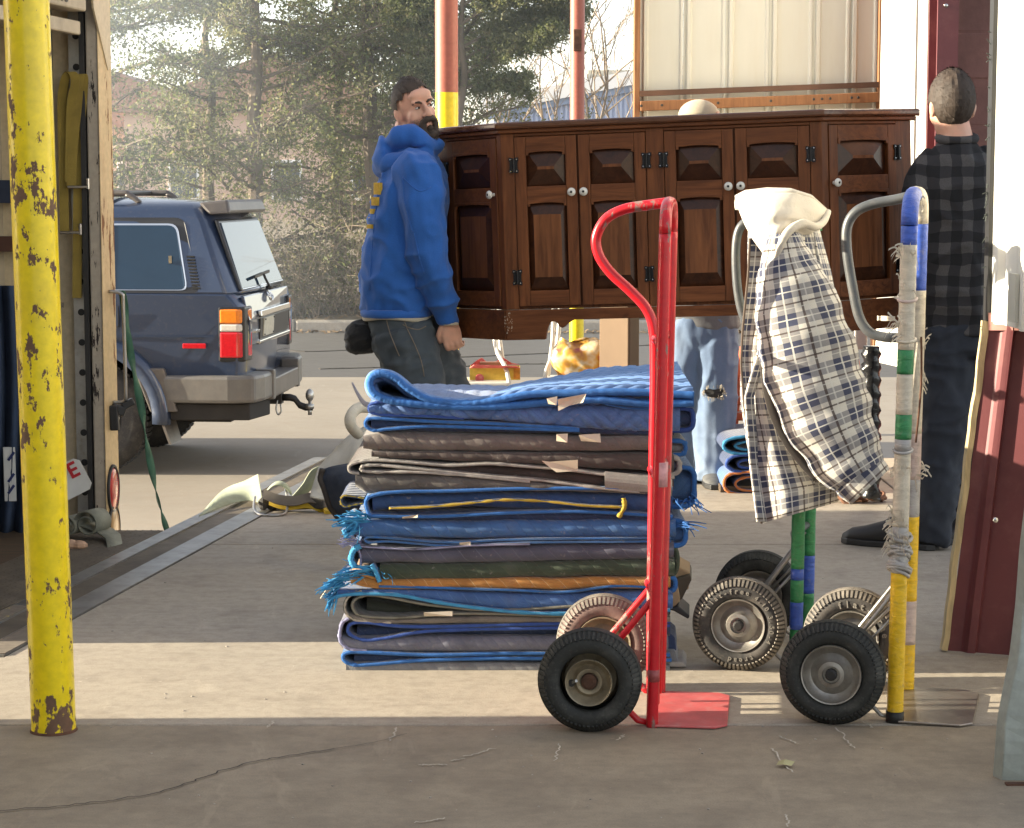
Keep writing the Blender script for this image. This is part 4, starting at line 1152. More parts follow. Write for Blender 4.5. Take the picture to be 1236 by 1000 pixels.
b = MB(); b.tube([(.003, .0, .115), (.003, .0, .145)], .0155, 14); b.build('sticker', M('dull_red_label', (.34, .07, .07), rough=.5, var=.3, scale=60), ht_red, local=True, smooth=True)
# flat centre bars seen between the uprights
for y in (.12, .235):
    b = MB(); b.tube([(.004, y, .03), (la * .9 - .012, y, .95)], .008, 8); b.build('centre_bar', m_redp, ht_red, local=True, smooth=True)

# ---- taped one at right
s2 = 484.0
def z2(py): return (871 - py) / s2
def seg(rows): return [(z2(a), z2(b_), m_, n_) for a, b_, m_, n_ in rows]
nearS = seg([(274, 296, m_tb, 'blue_tape'), (296, 420, m_tw, 'white_tape'), (420, 449, m_tg, 'green_tape'), (449, 497, m_tw, 'white_tape'), (497, 527, m_tg, 'green_tape'), (527, 541, m_ts, 'silver_tape'), (541, 632, m_tw, 'white_tape'), (632, 688, m_ts, 'silver_tape'), (688, 871, m_ty, 'yellow_tape')])
fz = lambda py: (833 - py) / 455.0
farS = [(fz(a), fz(b_), m_, n_) for a, b_, m_, n_ in [(268, 350, m_tb, 'blue_tape'), (350, 520, m_tw, 'white_tape'), (520, 575, m_tp, 'pinkish_tape'), (575, 620, m_ts, 'silver_tape'), (620, 722, m_ty, 'yellow_tape'), (722, 775, m_tp, 'pinkish_tape'), (775, 833, m_ty, 'yellow_tape')]]
h2 = lambda px, py: ((px - 1082) / s2, 0, (871 - py) / s2)
yel_handle = [h2(1086, 238), h2(1066, 243), h2(1036, 249), h2(1016, 259), h2(1006, 278), h2(1007, 310), h2(1014, 350), h2(1022, 385), h2(1034, 404), h2(1052, 411), h2(1088, 412)]
foot = G(1080, 871.5)
ht_yel, la2 = hand_truck('hand truck wrapped in blue, white, green and yellow tape at right', foot, math.radians(-15), math.radians(.6), plate_mat=m_plate, plate_d=.19, segs_near=nearS, segs_far=farS,
    top_seg=[(0, 7, m_tb, 'blue_tape'), (7, 16, m_tw, 'white_tape')], handle=yel_handle, handle_mat=m_greyp, r=.0205, HT=1.31,
    braces='rod', crossbars=(.36,), wheel_args={'R': .130, 'near': dict(mt=m_tyre_dark, rim=m_rim), 'far': dict(mt=m_tyre_mid, tread=m_tread_dust, rim=m_rim, text=[('flat-free', 1.9, .092, .026)])})
# frayed tape ends
def frays(parent, la, rows, mt, name):
    b = MB()
    for (z, y, n, L) in rows:
        for i in range(n):
            a = random.uniform(2.2, 5.4) if y == 0 else random.uniform(-2.2, 2.2)
            p = Vector((la * z + .020 * math.cos(a), y + .02 * math.sin(a), z + random.uniform(-.02, .02)))
            d = Vector((math.cos(a), math.sin(a), random.uniform(-1.2, .8))).normalized() * random.uniform(.3, 1) * L
            pts = catmull([p, p + d * .5 + Vector((0, 0, random.uniform(-.01, .015))), p + d + Vector((0, 0, random.uniform(-.02, .01)))], 3)
            vs = []
            for q_ in pts: vs += [q_ - Vector((0, .0, .0022)), q_ + Vector((.001, .001, .0022))]
            b.add(vs, [(2 * k, 2 * k + 1, 2 * k + 3, 2 * k + 2) for k in range(len(pts) - 1)])
    tag(b.build(name, mt, parent, local=True, recalc=False), kind='stuff')
frays(ht_yel, la2, [(z2(305), 0, 22, .035), (z2(395), 0, 14, .05), (z2(345), 0, 10, .02), (z2(560), 0, 14, .02), (z2(650), 0, 60, .035), (z2(625), 0, 30, .03), (z2(470), .345, 16, .02), (z2(585), .345, 24, .035), (z2(250), .1, 30, .012), (z2(420), .345, 14, .02)], m_tw, 'frayed_tape')
# silver tape bulge low on the near upright
b = MB(); 
for i in range(16):
    z = z2(688) + i * .0062; a0 = random.uniform(0, 6)
    b.tube([(la2 * z + (.0225 + .006 * math.sin(i * .9)) * math.cos(a), (.0225 + .006 * math.sin(i * .9)) * math.sin(a), z + .012 * math.sin(a + a0)) for a in (2 * math.pi * k / 18 for k in range(18))], .0052, 5, closed=True)
tag(b.build('tape_wrinkle', m_ts, ht_yel, local=True, smooth=True), kind='stuff')
for zz, mt in ((z2(540), m_ts), (z2(408), m_tw), (z2(360), m_tp)):
    b = MB(); b.tube([(la2 * zz + .0225 * math.cos(a), .0225 * math.sin(a), zz + .006 * math.sin(a * 1)) for a in (2 * math.pi * k / 20 for k in range(20))], .004, 5, closed=True); b.build('tape_edge', mt, ht_yel, local=True, smooth=True)
b = MB(); b.bar((-.075, .17, z2(388)), (-.02, .01, z2(384)), .004, .012); b.bar((.02, .1, z2(470)), (.028, .12, z2(415)), .004, .004); b.build('tape_tail', m_tw, ht_yel, local=True)
b = MB(); b.tube(catmull([(.034, .17, z2(410)), (.036, .172, z2(470)), (.026, .165, z2(540))], 5), .003, 6); b.build('bungee_cord', m_rust, ht_yel, local=True, smooth=True)
b = MB(); b.tube([(0, 0, .0), (0, 0, .028)], .0225, 14); b.build('foot_cap', m_dark, ht_yel, local=True, smooth=True)

# ---- green taped one carrying the jacket
s3 = 447.0
z3 = lambda py: (806 - py) / s3
nearS = [(z3(a), z3(b_), m_, n_) for a, b_, m_, n_ in [(275, 681, m_tg, 'green_tape'), (681, 695, m_tb, 'blue_tape'), (695, 723, m_tg, 'green_tape'), (723, 757, m_tb, 'blue_tape'), (757, 806, m_tg, 'green_tape')]]
farS = [(z3(a), z3(b_), m_, n_) for a, b_, m_, n_ in [(275, 690, m_tg, 'green_tape'), (690, 740, m_tb, 'blue_tape'), (740, 806, m_tg, 'green_tape')]]
h3 = lambda px, py: ((px - 962) / s3, 0, (806 - py) / s3)
g_handle = [h3(962, 244), h3(930, 247), h3(900, 252), h3(882, 258), h3(874, 275), h3(873, 310), h3(877, 350), h3(886, 380), h3(902, 398), h3(925, 407), h3(958, 410)]
foot = G(960, 806)
ht_grn, la3 = hand_truck('hand truck with green and blue taped frame carrying the plaid jacket', foot, math.radians(-13), math.radians(.4), plate_mat=m_plate, segs_near=nearS, segs_far=farS,
    top_seg=[(0, 16, m_tg, 'green_tape')], handle=g_handle, handle_mat=m_greyp, r=.0185, HT=1.28, braces='rod', crossbars=(.35,), W=.345,
    wheel_args={'R': .129, 'near': dict(mt=m_tyre_mid, tread=m_tread_dust, rim=m_rim, text=[('flat-free', 2.6, .096, .020), ('4.10', 1.0, .093, .017), ('3.50-4', .30, .093, .018), ('tread', -1.15, .096, .020)]), 'far': dict(mt=m_tyre_dark, rim=m_rim)})
# ================================================================== stack of moving pads
YF = 5.85
BLUE = (.040, .115, .34); EDGE = (.030, .22, .58)
q_top = quilt('pad_light_blue', (.085, .17, .40), thread=(.03, .07, .2), bump=.9, amp=.05, per=.05, row=.09)
q_blue = quilt('pad_blue', (.05, .13, .30), thread=(.02, .05, .16), bump=1.0)
q_navy = quilt('pad_navy', (.035, .058, .135), thread=(.10, .13, .26), bump=.8, diag=True)
q_brown = quilt('pad_brown_grey', (.155, .125, .115), bump=.8, diag=True, per=.03)
q_dbrown = quilt('pad_dark_brown', (.075, .055, .050), bump=.6, diag=True)
q_dgrey = quilt('pad_dark_grey', (.105, .095, .090), bump=1.0, diag=True, per=.045)
q_purp = quilt('pad_slate', (.085, .085, .125), thread=(.17, .17, .22), bump=.7, diag=True, per=.05)
q_green = quilt('pad_dark_green', (.042, .060, .036), thread=(.09, .12, .075), bump=.8, diag=True)
q_orange = quilt('pad_orange', (.43, .19, .045), thread=(.72, .55, .30), bump=.9, diag=True, per=.042)
q_olive = quilt('pad_olive', (.060, .062, .045), bump=.5, diag=True)
q_grey = quilt('pad_pale_grey', (.20, .205, .22), bump=.6, diag=True)
q_lav = quilt('pad_lavender_grey', (.16, .165, .22), bump=.7, diag=True, per=.03)
def binding(name, c): return M(name, c, rough=.85, var=.22, scale=30, bump=.5, bscale=250)
e_blue = binding('binding_bright_blue', (.035, .22, .55)); e_navy = binding('binding_navy', (.03, .075, .30)); e_grey = binding('binding_grey', (.34, .315, .29)); e_yel = binding('binding_yellow', (.42, .29, .03))
e_mid = binding('binding_blue', (.028, .13, .40)); e_beige = binding('binding_beige', (.40, .36, .30)); e_lav = binding('binding_lavender', (.27, .27, .42)); e_cyan = binding('binding_cyan', (.05, .27, .50))
m_paper = M('paper_tag', (.62, .53, .41), rough=.7, var=.12, scale=12)
SX = lambda px, y=YF: (px - 618) * y / FPX
SZ = lambda py, y=YF: P(618, py, y).z
DEP = .58

def pad_A(root, path_px, th, mat, edge, yf=YF, dep=DEP, er=1.15, wob=.006, back_lift=0.0, seed=0, name='folded_sheet', fine=False, edge_on=None):
    """sheet folded in the picture plane: cut edges with their binding face the camera, folds lie left/right"""
    c = catmull([(SX(x, yf), 0, SZ(y, yf)) for x, y in path_px], 9)
    n = len(c); nrm = []
    for i in range(n):
        t = (c[min(i + 1, n - 1)] - c[max(i - 1, 0)]).normalized(); nrm.append(Vector((-t.z, 0, t.x)))
    L = [0.0]
    for i in range(1, n): L.append(L[-1] + (c[i] - c[i - 1]).length)
    nd = 10
    def pt(i, j, side):
        f = j / nd; y = yf + dep * f
        w = Vector((0, wob * mnoise.noise(Vector((c[i].x * 6, f * 2, seed))) * (1 - f), (wob + back_lift * .2) * mnoise.noise(Vector((c[i].x * 5, f * 3, seed + 9))) * f + back_lift * f))
        tt = th / 2
        return c[i] + Vector((0, y, 0)) + w + nrm[i] * tt * side
    b = MB()
    for side in (1, -1):
        b.add([pt(i, j, side) for i in range(n) for j in range(nd + 1)], [(i * (nd + 1) + j, (i + 1) * (nd + 1) + j, (i + 1) * (nd + 1) + j + 1, i * (nd + 1) + j + 1) for i in range(n - 1) for j in range(nd)],
              [[(L[i], dep * j / nd), (L[i + 1], dep * j / nd), (L[i + 1], dep * (j + 1) / nd), (L[i], dep * (j + 1) / nd)] for i in range(n - 1) for j in range(nd)])
    fs = []; vs = []
    for j in (0, nd):
        base = len(vs)
        for i in range(n): vs += [pt(i, j, 1), pt(i, j, -1)]
        fs += [(base + 2 * i, base + 2 * i + 1, base + 2 * i + 3, base + 2 * i + 2) for i in range(n - 1)]
    b.add(vs, fs, [[(L[0], 0)] * 4] * len(fs))
    for i in (0, n - 1):
        b.add([pt(i, j, sd) for j in range(nd + 1) for sd in (1, -1)], [(2 * j, 2 * j + 1, 2 * j + 3, 2 * j + 2) for j in range(nd)], [[(0, 0)] * 4] * nd)
    o = b.build(name, mat, root, autosmooth=60)
    if edge:
        b = MB(); rr = []
        ps = [pt(i, 0, 0) + Vector((0, .003, 0)) for i in range(n)]
        if edge_on: ps = ps[int(edge_on[0] * n):int(edge_on[1] * n) + 1]
        b.tube(ps, [th * .5 * er * .92 * (1 + .32 * mnoise.noise(Vector((i * .35, seed, 0)))) for i in range(len(ps))], 8, flat=1.0); b.build('binding', edge, root, smooth=True)
    return o, pt, n

def pad_B(root, xl, xr, ztop, zbot, mat, yf=YF, dep=DEP, seed=0, inner=None, name='folded_sheet', edge=None, bulge=1.0, wob=.004, nx=90, disp=None):
    """pad folded toward the camera: round quilted fold in front, layered loop at the left end. ztop/zbot: px profiles [(x,y),...]"""
    xa = [p[0] for p in ztop]; ya = [p[1] for p in ztop]; xb = [p[0] for p in zbot]; yb = [p[1] for p in zbot]
    rings = []; uvs = []
    na = 13
    for i in range(nx + 1):
        px = xl + (xr - xl) * i / nx
        zt = SZ(interp(xa, ya, px), yf); zb = SZ(interp(xb, yb, px), yf); h = max(.006, zt - zb); zc = (zt + zb) / 2
        jit = wob * mnoise.noise(Vector((px * .03, seed, 1)))
        x = SX(px, yf) + (0 if 0 < i < nx else .0)
        r = min(h * .5 * bulge, .05)
        prof = [(dep, zb), (dep * .5, zb), (r, zb)]
        for k in range(1, na):
            a = -math.pi / 2 - math.pi * k / na
            prof.append((r + r * math.cos(a), zc + h / 2 * math.sin(a)))
        prof += [(r, zt), (dep * .25, zt + .001), (dep * .5, zt), (dep, zt - .002)]
        ring = []; ru = []; d = 0; prev = None
        for (yy, zz) in prof:
            if prev: d += math.hypot(yy - prev[0], zz - prev[1])
            prev = (yy, zz)
            dz = wob * mnoise.noise(Vector((px * .02, yy * 6, seed + 4)))
            q = Vector((x, yf + yy + jit, zz + dz))
            if disp: q += disp(px, yy, zz, d)
            ring.append(q); ru.append((d, SX(px, yf)))
        rings.append(ring); uvs.append([(b_, a_) for a_, b_ in ru] + [(ru[0][1], ru[0][0])])
    b = MB(); b.loft(rings, True, True, [[(u_[1] if False else u_[0], u_[1]) for u_ in row] for row in uvs])
    return b.build(name, mat, root, autosmooth=70)

def loop_end(root, px, py_t, py_b, depth_px, mat, edge, yf=YF, seed=0, name='fold_loop', tail=None, th=.009):
    """bound fold loop showing at the left end, its dark hollow toward the camera"""
    m_ = (py_t + py_b) / 2; h = (py_b - py_t) / 2; tl = tail or depth_px * 2.4
    path = [(px + tl, py_t + 2), (px + depth_px, py_t), (px + depth_px * .35, py_t + h * .15), (px, m_), (px + depth_px * .35, py_b - h * .15), (px + depth_px, py_b), (px + tl, py_b - 1)]
    return pad_A(root, path, th, mat, edge, yf, .3, 1.2, .003, seed=seed, name=name)

def ptag(root, pts, yf=YF, bend=.01):
    a = [Vector((SX(x, yf - .012), yf - .012 + (.006 if k % 2 else -.006), SZ(y, yf - .012))) for k, (x, y) in enumerate(pts)]
    b = MB(); b.add(a, [tuple(range(len(a)))]); b.build('paper_tag', m_paper, root, solid=.001, recalc=False)

def tatter(root, items, mat, yf=YF, w=.006):
    b = MB()
    items = [(a_ + random.gauss(0, 3), b_ + random.gauss(0, 2.5), c_ + random.gauss(0, 5), d_ + random.gauss(0, 4)) for (a_, b_, c_, d_) in items for _ in range(5)]; w = w * .5
    for (x0, y0, x1, y1) in items:
        p = Vector((SX(x0, yf), yf + .01, SZ(y0, yf))); q = Vector((SX(x1, yf), yf + random.uniform(-.03, .02), SZ(y1, yf)))
        m_ = p.lerp(q, .5) + Vector((random.uniform(-.01, .01), random.uniform(-.01, .01), random.uniform(-.006, .012)))
        pts = catmull([p, m_, q], 5); vs = []
        for k, c in enumerate(pts):
            f = 1 - .8 * k / (len(pts) - 1); vs += [c + Vector((0, -.003, w * f)), c + Vector((0, .003, -w * f))]
        b.add(vs, [(2 * k, 2 * k + 1, 2 * k + 3, 2 * k + 2) for k in range(len(pts) - 1)])
    tag(b.build('tattered_edge', mat, root, solid=.0015, recalc=False), kind='stuff')

GRP = 'moving pads in the big stack'
def pad(label, px, py):
    return thing('moving_pad', label, 'moving pad', (SX(px), YF + .3, SZ(py)), group=GRP)

# 15 bottom: pale grey under bright blue
r = pad('bottom grey and blue moving pad of the stack lying on the floor', 600, 815)
pad_B(r, 414, 812, [(414, 801), (500, 799), (812, 803)], [(414, 812), (440, 817.5), (812, 817)], q_grey, seed=1, wob=.003, bulge=.55)
pad_A(r, [(814, 797), (640, 795), (520, 797), (450, 802), (424, 803), (411, 797), (415, 788.5), (445, 788), (520, 791), (640, 789), (812, 791)], .010, q_blue, e_mid, seed=2)
pad_B(r, 424, 812, [(424, 790), (812, 790)], [(424, 800), (812, 801)], q_navy, yf=YF + .02, seed=3)
# 14 navy over lavender-grey
r = pad('navy pad over lavender grey fold, second from the bottom of stack', 600, 785)
pad_B(r, 409, 810, [(409, 768), (440, 770), (520, 768), (810, 770)], [(409, 783), (440, 788), (810, 789)], q_lav, seed=5)
pad_A(r, [(812, 756), (640, 759), (520, 762), (460, 771), (436, 773), (418, 765), (420, 754), (440, 752), (500, 757), (640, 754), (812, 751)], .010, q_navy, e_navy, seed=6)
pad_B(r, 428, 812, [(428, 757), (520, 757), (812, 753)], [(428, 771), (520, 768), (812, 769)], q_navy, yf=YF + .03, seed=7)
pad_A(r, [(440, 786), (420, 784), (408, 776), (406.5, 764), (410, 752), (418, 747)], .010, q_lav, e_lav, seed=8, dep=.4)
# 13 olive loop with beige edge
r = pad('dark olive pad with an open loop and beige edges at left end', 600, 750)
pad_A(r, [(814, 728), (700, 732), (600, 737), (520, 731), (470, 722), (440, 719), (424, 726), (424, 737), (436, 744), (480, 746), (560, 741), (700, 744), (812, 746)], .008, q_olive, m_olive_e if False else binding('binding_olive', (.20, .19, .155)), seed=11)
pad_B(r, 418, 812, [(418, 741), (450, 748), (600, 744), (812, 745)], [(418, 750), (450, 753.5), (812, 752)], q_grey if False else quilt('pad_warm_grey', (.19, .165, .14), bump=.6, diag=True), seed=12)
pad_A(r, [(470, 752), (430, 750), (416, 742), (413, 730), (420, 719), (434, 714)], .008, q_olive, e_beige, seed=13, dep=.4)
pad_B(r, 440, 812, [(440, 724), (520, 735), (812, 734)], [(440, 742), (560, 741), (812, 744)], q_olive, yf=YF + .06, seed=14)
ptag(r, [(510, 739), (545, 738.5), (545, 743.5), (510, 744.5)], YF - .002)
# 12 blue with bright edge running to a torn left corner
r = pad('blue pad with bright cyan binding and a torn corner hanging left', 600, 730)
pad_B(r, 404, 815, [(404, 712), (470, 712), (560, 715), (650, 717), (700, 716), (815, 714)], [(404, 720), (450, 719), (520, 727), (620, 739), (700, 741), (815, 736)], quilt('pad_striped_blue', (.05, .125, .33), thread=(.12, .24, .48), bump=.7, diag=True), seed=15, bulge=.7)
pad_A(r, [(392, 735), (396, 724), (410, 719), (440, 717), (480, 719), (530, 728), (590, 736), (640, 740), (720, 741), (812, 737)], .010, q_blue, e_cyan, seed=16, dep=.5, yf=YF - .006)
pad_A(r, [(455, 708), (600, 712), (680, 715), (740, 708), (790, 710), (812, 716)], .007, q_blue, e_mid, seed=17, dep=.5)
tatter(r, [(412, 706, 384, 716), (408, 704, 378, 713), (404, 712, 392, 734), (400, 716, 393, 736), (415, 702, 392, 706), (396, 722, 386, 720), (408, 700, 398, 704), (402, 714, 396, 737), (420, 700, 404, 692), (418, 698, 396, 700)], e_cyan, w=.007)
# 11 orange
r = pad('thin orange pad with pale diagonal stitching, in the lower half', 600, 706)
pad_B(r, 421, 812, [(421, 696), (460, 699), (600, 698.5), (812, 697)], [(421, 706), (450, 712), (600, 712.5), (812, 711)], q_orange, seed=18, bulge=.9)
pad_A(r, [(470, 709), (440, 708), (423, 702), (421, 695), (432, 694), (452, 699)], .006, q_orange, binding('binding_orange', (.40, .2, .06)), seed=19, dep=.3)
# 10 dark green
r = pad('dark green pad with a cyan tie at its left end', 600, 690)
pad_B(r, 456, 817, [(456, 682), (560, 681), (680, 678), (817, 675)], [(456, 702), (560, 701), (680, 697), (817, 696)], q_green, seed=20)
pad_A(r, [(446, 682), (451, 690), (456, 703)], .013, q_blue, e_cyan, seed=21, dep=.2, yf=YF - .01)
tatter(r, [(452, 690, 430, 686), (450, 688, 408, 690), (448, 694, 400, 699), (446, 690, 412, 684), (440, 696, 404, 690), (436, 697, 420, 703), (456, 692, 470, 694)], e_cyan, w=.006)
b = MB(); b.bar((SX(394), YF, SZ(708)), (SX(384), YF - .01, SZ(722)), .003, .003); b.build('loose_thread', m_paper, r)
# 9 slate with pale top edge
r = pad('slate grey pad with a pale lilac top edge, mid stack', 600, 668)
pad_B(r, 434, 816, [(434, 659), (480, 661), (560, 659), (700, 657), (816, 655)], [(434, 681), (600, 680), (816, 675)], q_purp, seed=22)
pad_A(r, [(433, 683), (433, 672), (431, 661), (445, 661), (500, 663), (570, 659), (640, 657)], .007, q_purp, e_lav, seed=23, dep=.4, yf=YF - .004)
pad_A(r, [(425, 684), (421, 675), (425, 664), (433, 659)], .016, q_blue, e_cyan, seed=24, dep=.25)
tatter(r, [(432, 656, 412, 656), (434, 654, 410, 660), (430, 658, 416, 652)], e_lav, w=.005)
# 8 blue round fold with light double edge beneath
r = pad('thick blue pad with a rounded quilted front over a bright double edge', 600, 640)
pad_B(r, 424, 818, [(424, 630), (440, 627), (520, 630), (640, 629), (818, 628)], [(424, 645), (440, 651), (600, 651), (818, 650)], quilt('pad_mid_blue', (.045, .13, .33), thread=(.025, .07, .2), bump=1.0, diag=True, per=.04), seed=25)
pad_A(r, [(812, 654), (640, 655), (540, 659), (470, 654), (443, 655), (441, 649), (470, 650), (540, 655), (640, 651), (812, 650)], .006, q_blue, e_mid, seed=26, dep=.5)
tatter(r, [(440, 630, 402, 638), (436, 626, 400, 630), (440, 634, 412, 644), (432, 622, 410, 622), (430, 640, 412, 632), (426, 636, 416, 650), (444, 622, 426, 616)], e_cyan, w=.008)
pad_A(r, [(412, 640), (417, 648), (424, 643), (428, 633), (420, 629), (412, 634)], .012, q_blue, e_cyan, seed=27, dep=.2)
ptag(r, [(554, 655), (567, 654.5), (567, 658), (554, 658.5)], YF - .004)
# 7 blue with yellow edge
r = pad('blue pad with a frayed yellow binding across its front', 600, 612)
pad_A(r, [(814, 590), (640, 590), (540, 593), (480, 594), (450, 598), (440, 605), (442, 618), (447, 624)], .010, q_blue, e_mid, seed=28)
pad_B(r, 448, 814, [(448, 598), (560, 596), (814, 594)], [(448, 618), (560, 613), (814, 620)], quilt('pad_deep_blue', (.03, .075, .2), bump=.7, diag=True), yf=YF + .015, seed=29)
pad_A(r, [(468, 614), (520, 612), (575, 607), (610, 604), (660, 606), (710, 611), (758, 613)], .008, q_navy, e_yel, seed=30, dep=.4, yf=YF - .004)
pad_A(r, [(754, 602), (755, 612), (748, 625)], .013, q_navy, e_yel, seed=31, dep=.06, yf=YF - .006)
pad_A(r, [(444, 623), (520, 624), (600, 620), (700, 618), (814, 624)], .009, q_blue, e_mid, seed=32, dep=.5)
pad_A(r, [(438, 602), (426, 600), (413, 599), (409, 606), (414, 612), (424, 610), (436, 608)], .007, q_navy, e_yel, seed=33, dep=.3, yf=YF + .12)
pad_B(r, 444, 815, [(444, 618), (600, 616), (815, 620)], [(444, 629), (600, 630), (815, 630)], q_navy, yf=YF + .02, seed=34)
ptag(r, [(484, 624), (503, 622), (503, 624.5), (484, 626.5)], YF - .006)
# 6 dark grey wedge
r = pad('dark grey pad bulging at the left under the grey edged brown pad', 520, 585)
pad_B(r, 427, 790, [(427, 574), (445, 569), (500, 570), (600, 578), (700, 588), (790, 592)], [(427, 589), (440, 598), (520, 596), (600, 593), (700, 594), (790, 597)], q_dgrey, seed=35)
# 5 brown, two grey bindings
r = pad('brown pad with two wavy grey bindings and a torn paper tag', 640, 572)
pad_A(r, [(780, 595), (720, 589), (660, 581), (600, 576), (540, 570), (490, 565), (455, 562), (437, 563), (435, 568), (452, 570), (500, 570), (560, 574), (640, 582)], .009, q_dbrown, e_grey, seed=36)
pad_A(r, [(816, 577), (740, 574), (690, 568), (630, 563), (590, 560), (540, 562), (490, 558), (455, 556), (432, 558), (420, 563), (421, 570), (432, 572)], .009, q_dbrown, e_grey, seed=37)
pad_B(r, 500, 815, [(500, 562), (600, 563), (700, 570), (815, 578)], [(500, 568), (600, 575), (700, 586), (790, 594), (815, 594)], q_dbrown, yf=YF + .02, seed=38)
b = MB(); b.grid(lambda u, v: Vector((SX(731 + 82 * u, YF - .004), YF + .004 - .012 * math.sin(v * 3.1), SZ(570 + 8 * u + v * 21, YF - .004))), 10, 6); b.build('grey_patch', quilt('pad_patch_grey', (.30, .275, .25), bump=.3, diag=True), r, solid=.004, recalc=False)
ptag(r, [(654, 556), (664, 558), (698, 555), (698, 569), (672, 570), (664, 565)], YF - .014)
# 4 dark brown
r = pad('very dark brown pad squeezed thin under a grey brown one', 620, 550)
pad_B(r, 447, 815, [(447, 545), (560, 547), (815, 549)], [(447, 552), (560, 558), (650, 561), (815, 572)], q_dbrown, seed=39)
# 3 brown-grey fuzzy
r = pad('fuzzy grey brown pad with rounded front below the two blue pads', 600, 533)
pad_B(r, 437, 812, [(437, 527), (460, 522), (560, 525), (700, 528), (812, 528)], [(437, 543), (470, 546), (600, 545), (812, 545)], q_brown, seed=40)
ptag(r, [(672, 524), (686, 524), (685, 534), (672, 533)], YF - .010); ptag(r, [(699, 525), (725, 524), (726, 534), (702, 533)], YF - .010)
# 2 blue herringbone with raking light
r = pad('blue herringbone pad second from the top of the stack', 620, 500)
def pingpong(v, s):
    v = v % (2 * s); return v if v <= s else 2 * s - v
def herr(px, yy, zz, d):
    h = (pingpong(d + pingpong(SX(px), .09) * 1.2222, .025) / .025) ** .5
    return Vector((0, -.009 * h, .004 * h if yy > .03 else 0))
pad_B(r, 445, 822, [(445, 490), (470, 486), (520, 487), (640, 490), (760, 489), (822, 486)], [(445, 499), (500, 503), (600, 508), (700, 518), (780, 524), (822, 522)], q_top, seed=41, nx=330, disp=herr)
pad_A(r, [(700, 520), (600, 517), (520, 515), (470, 518), (450, 520), (440, 514), (444, 506), (470, 506), (520, 509), (600, 512), (700, 518)], .009, q_blue, e_mid, seed=42)
pad_A(r, [(560, 505), (500, 502), (460, 501), (446, 497), (446, 489), (460, 486), (480, 487)], .009, q_blue, e_navy, seed=43, dep=.4)
pad_B(r, 447, 815, [(447, 502), (600, 507), (815, 515)], [(447, 521), (600, 523), (815, 527)], q_navy, yf=YF + .02, seed=44)
# 1 top pad, light blue, sagging open loop at left
r = pad('light blue herringbone quilted pad on top of the stack with open loop', 640, 470)
path = [(838, 486), (780, 487), (720, 482), (660, 486), (600, 490), (540, 490), (500, 487), (470, 483), (452, 475), (446, 463), (450, 454), (462, 451), (478, 457), (494, 470), (520, 483), (560, 487), (600, 483), (640, 476), (700, 474), (760, 473), (838, 477)]
c = catmull([(SX(x), 0, SZ(y)) for x, y in path], 22); th = .013
Ls = [0.0]
for i in range(1, len(c)): Ls.append(Ls[-1] + (c[i] - c[i - 1]).length)
dep = .60; nd = 130
lift = lambda x: interp([SX(446), SX(500), SX(600), SX(838)], [-.10, -.105, -.060, .010], x)
def topq(i, j, side):
    t = (c[min(i + 1, len(c) - 1)] - c[max(i - 1, 0)]).normalized(); nv = Vector((-t.z, 0, t.x))
    f = j / nd; y = YF - .012 + dep * f; x = c[i].x
    ph = (Ls[i] + 1.05 * abs((f * dep / .17) % 1 - .5) * .17) / .044
    hgt = min(1, f / .05) * .011 * (1 - math.exp(-(pingpong(ph, .5) / .16) ** 2))
    s = 1 if side > 0 else -1
    return c[i] + Vector((0, y + .008 * mnoise.noise(Vector((x * 5, 0, 3))) * (1 - f), lift(x) * f + .018 * f * f + .006 * mnoise.noise(Vector((x * 6, f * 4, 1))) * f)) + nv * s * (th / 2 + hgt)
b = MB(); n = len(c)
for side in (1, -1):
    b.add([topq(i, j, side) for i in range(n) for j in range(nd + 1)], [(i * (nd + 1) + j, (i + 1) * (nd + 1) + j, (i + 1) * (nd + 1) + j + 1, i * (nd + 1) + j + 1) for i in range(n - 1) for j in range(nd)],
          [[(Ls[a_], dep * e_ / nd) for a_, e_ in ((i, j), (i + 1, j), (i + 1, j + 1), (i, j + 1))] for i in range(n - 1) for j in range(nd)])
t = NT('pad_sky_blue_cloth'); uv = t.sep(t.co('UV'))
ph = t.math('DIVIDE', t.math('ADD', uv[0], t.math('MULTIPLY', t.math('SUBTRACT', .085, t.math('PINGPONG', uv[1], .085)), 1.05)), .044)
gv = t.ramp(t.math('PINGPONG', ph, .5), [(.03, 0.0), (.22, 1.0)]); nz_ = t.noise(t.co(), 14, 5, .65); fz_ = t.noise(t.co(), 300, 3, .6)
cc = t.mix(t.ramp(nz_, [(.3, 0.0), (.7, 1.0)]), (.095, .19, .42), (.16, .27, .50)); cc = t.mix(t.ramp(fz_, [(.35, .25), (.6, 0.0)]), cc, (.05, .1, .25)); cc = t.mix(gv, (.035, .075, .21), cc)
t.set(Base_Color=cc, Roughness=.8); t.bump(fz_, .3, .003); m_topc = t.mat
b.build('folded_sheet', m_topc, r, autosmooth=60, recalc=True)
b = MB(); pts = [c[i] + Vector((0, YF - .012 + .008 * mnoise.noise(Vector((c[i].x * 5, 0, 3))), 0)) for i in range(n)]
b.tube(pts, [.0105 * (1 + .1 * mnoise.noise(Vector((i * .3, 2, 0)))) for i in range(n)], 8); b.build('binding', e_mid, r, smooth=True)
pad_A(r, [(838, 483), (800, 492), (760, 493), (725, 486), (700, 478)], .007, q_blue, e_mid, seed=51, dep=.4)
pad_A(r, [(838, 479), (780, 480), (740, 478), (705, 476)], .006, q_grey, None, seed=52, dep=.3, yf=YF + .01)
ptag(r, [(660, 481), (673, 479), (672, 489), (662, 488)], YF - .026); ptag(r, [(673, 482), (708, 476), (704, 486), (688, 490), (674, 496), (674, 489)], YF - .028)
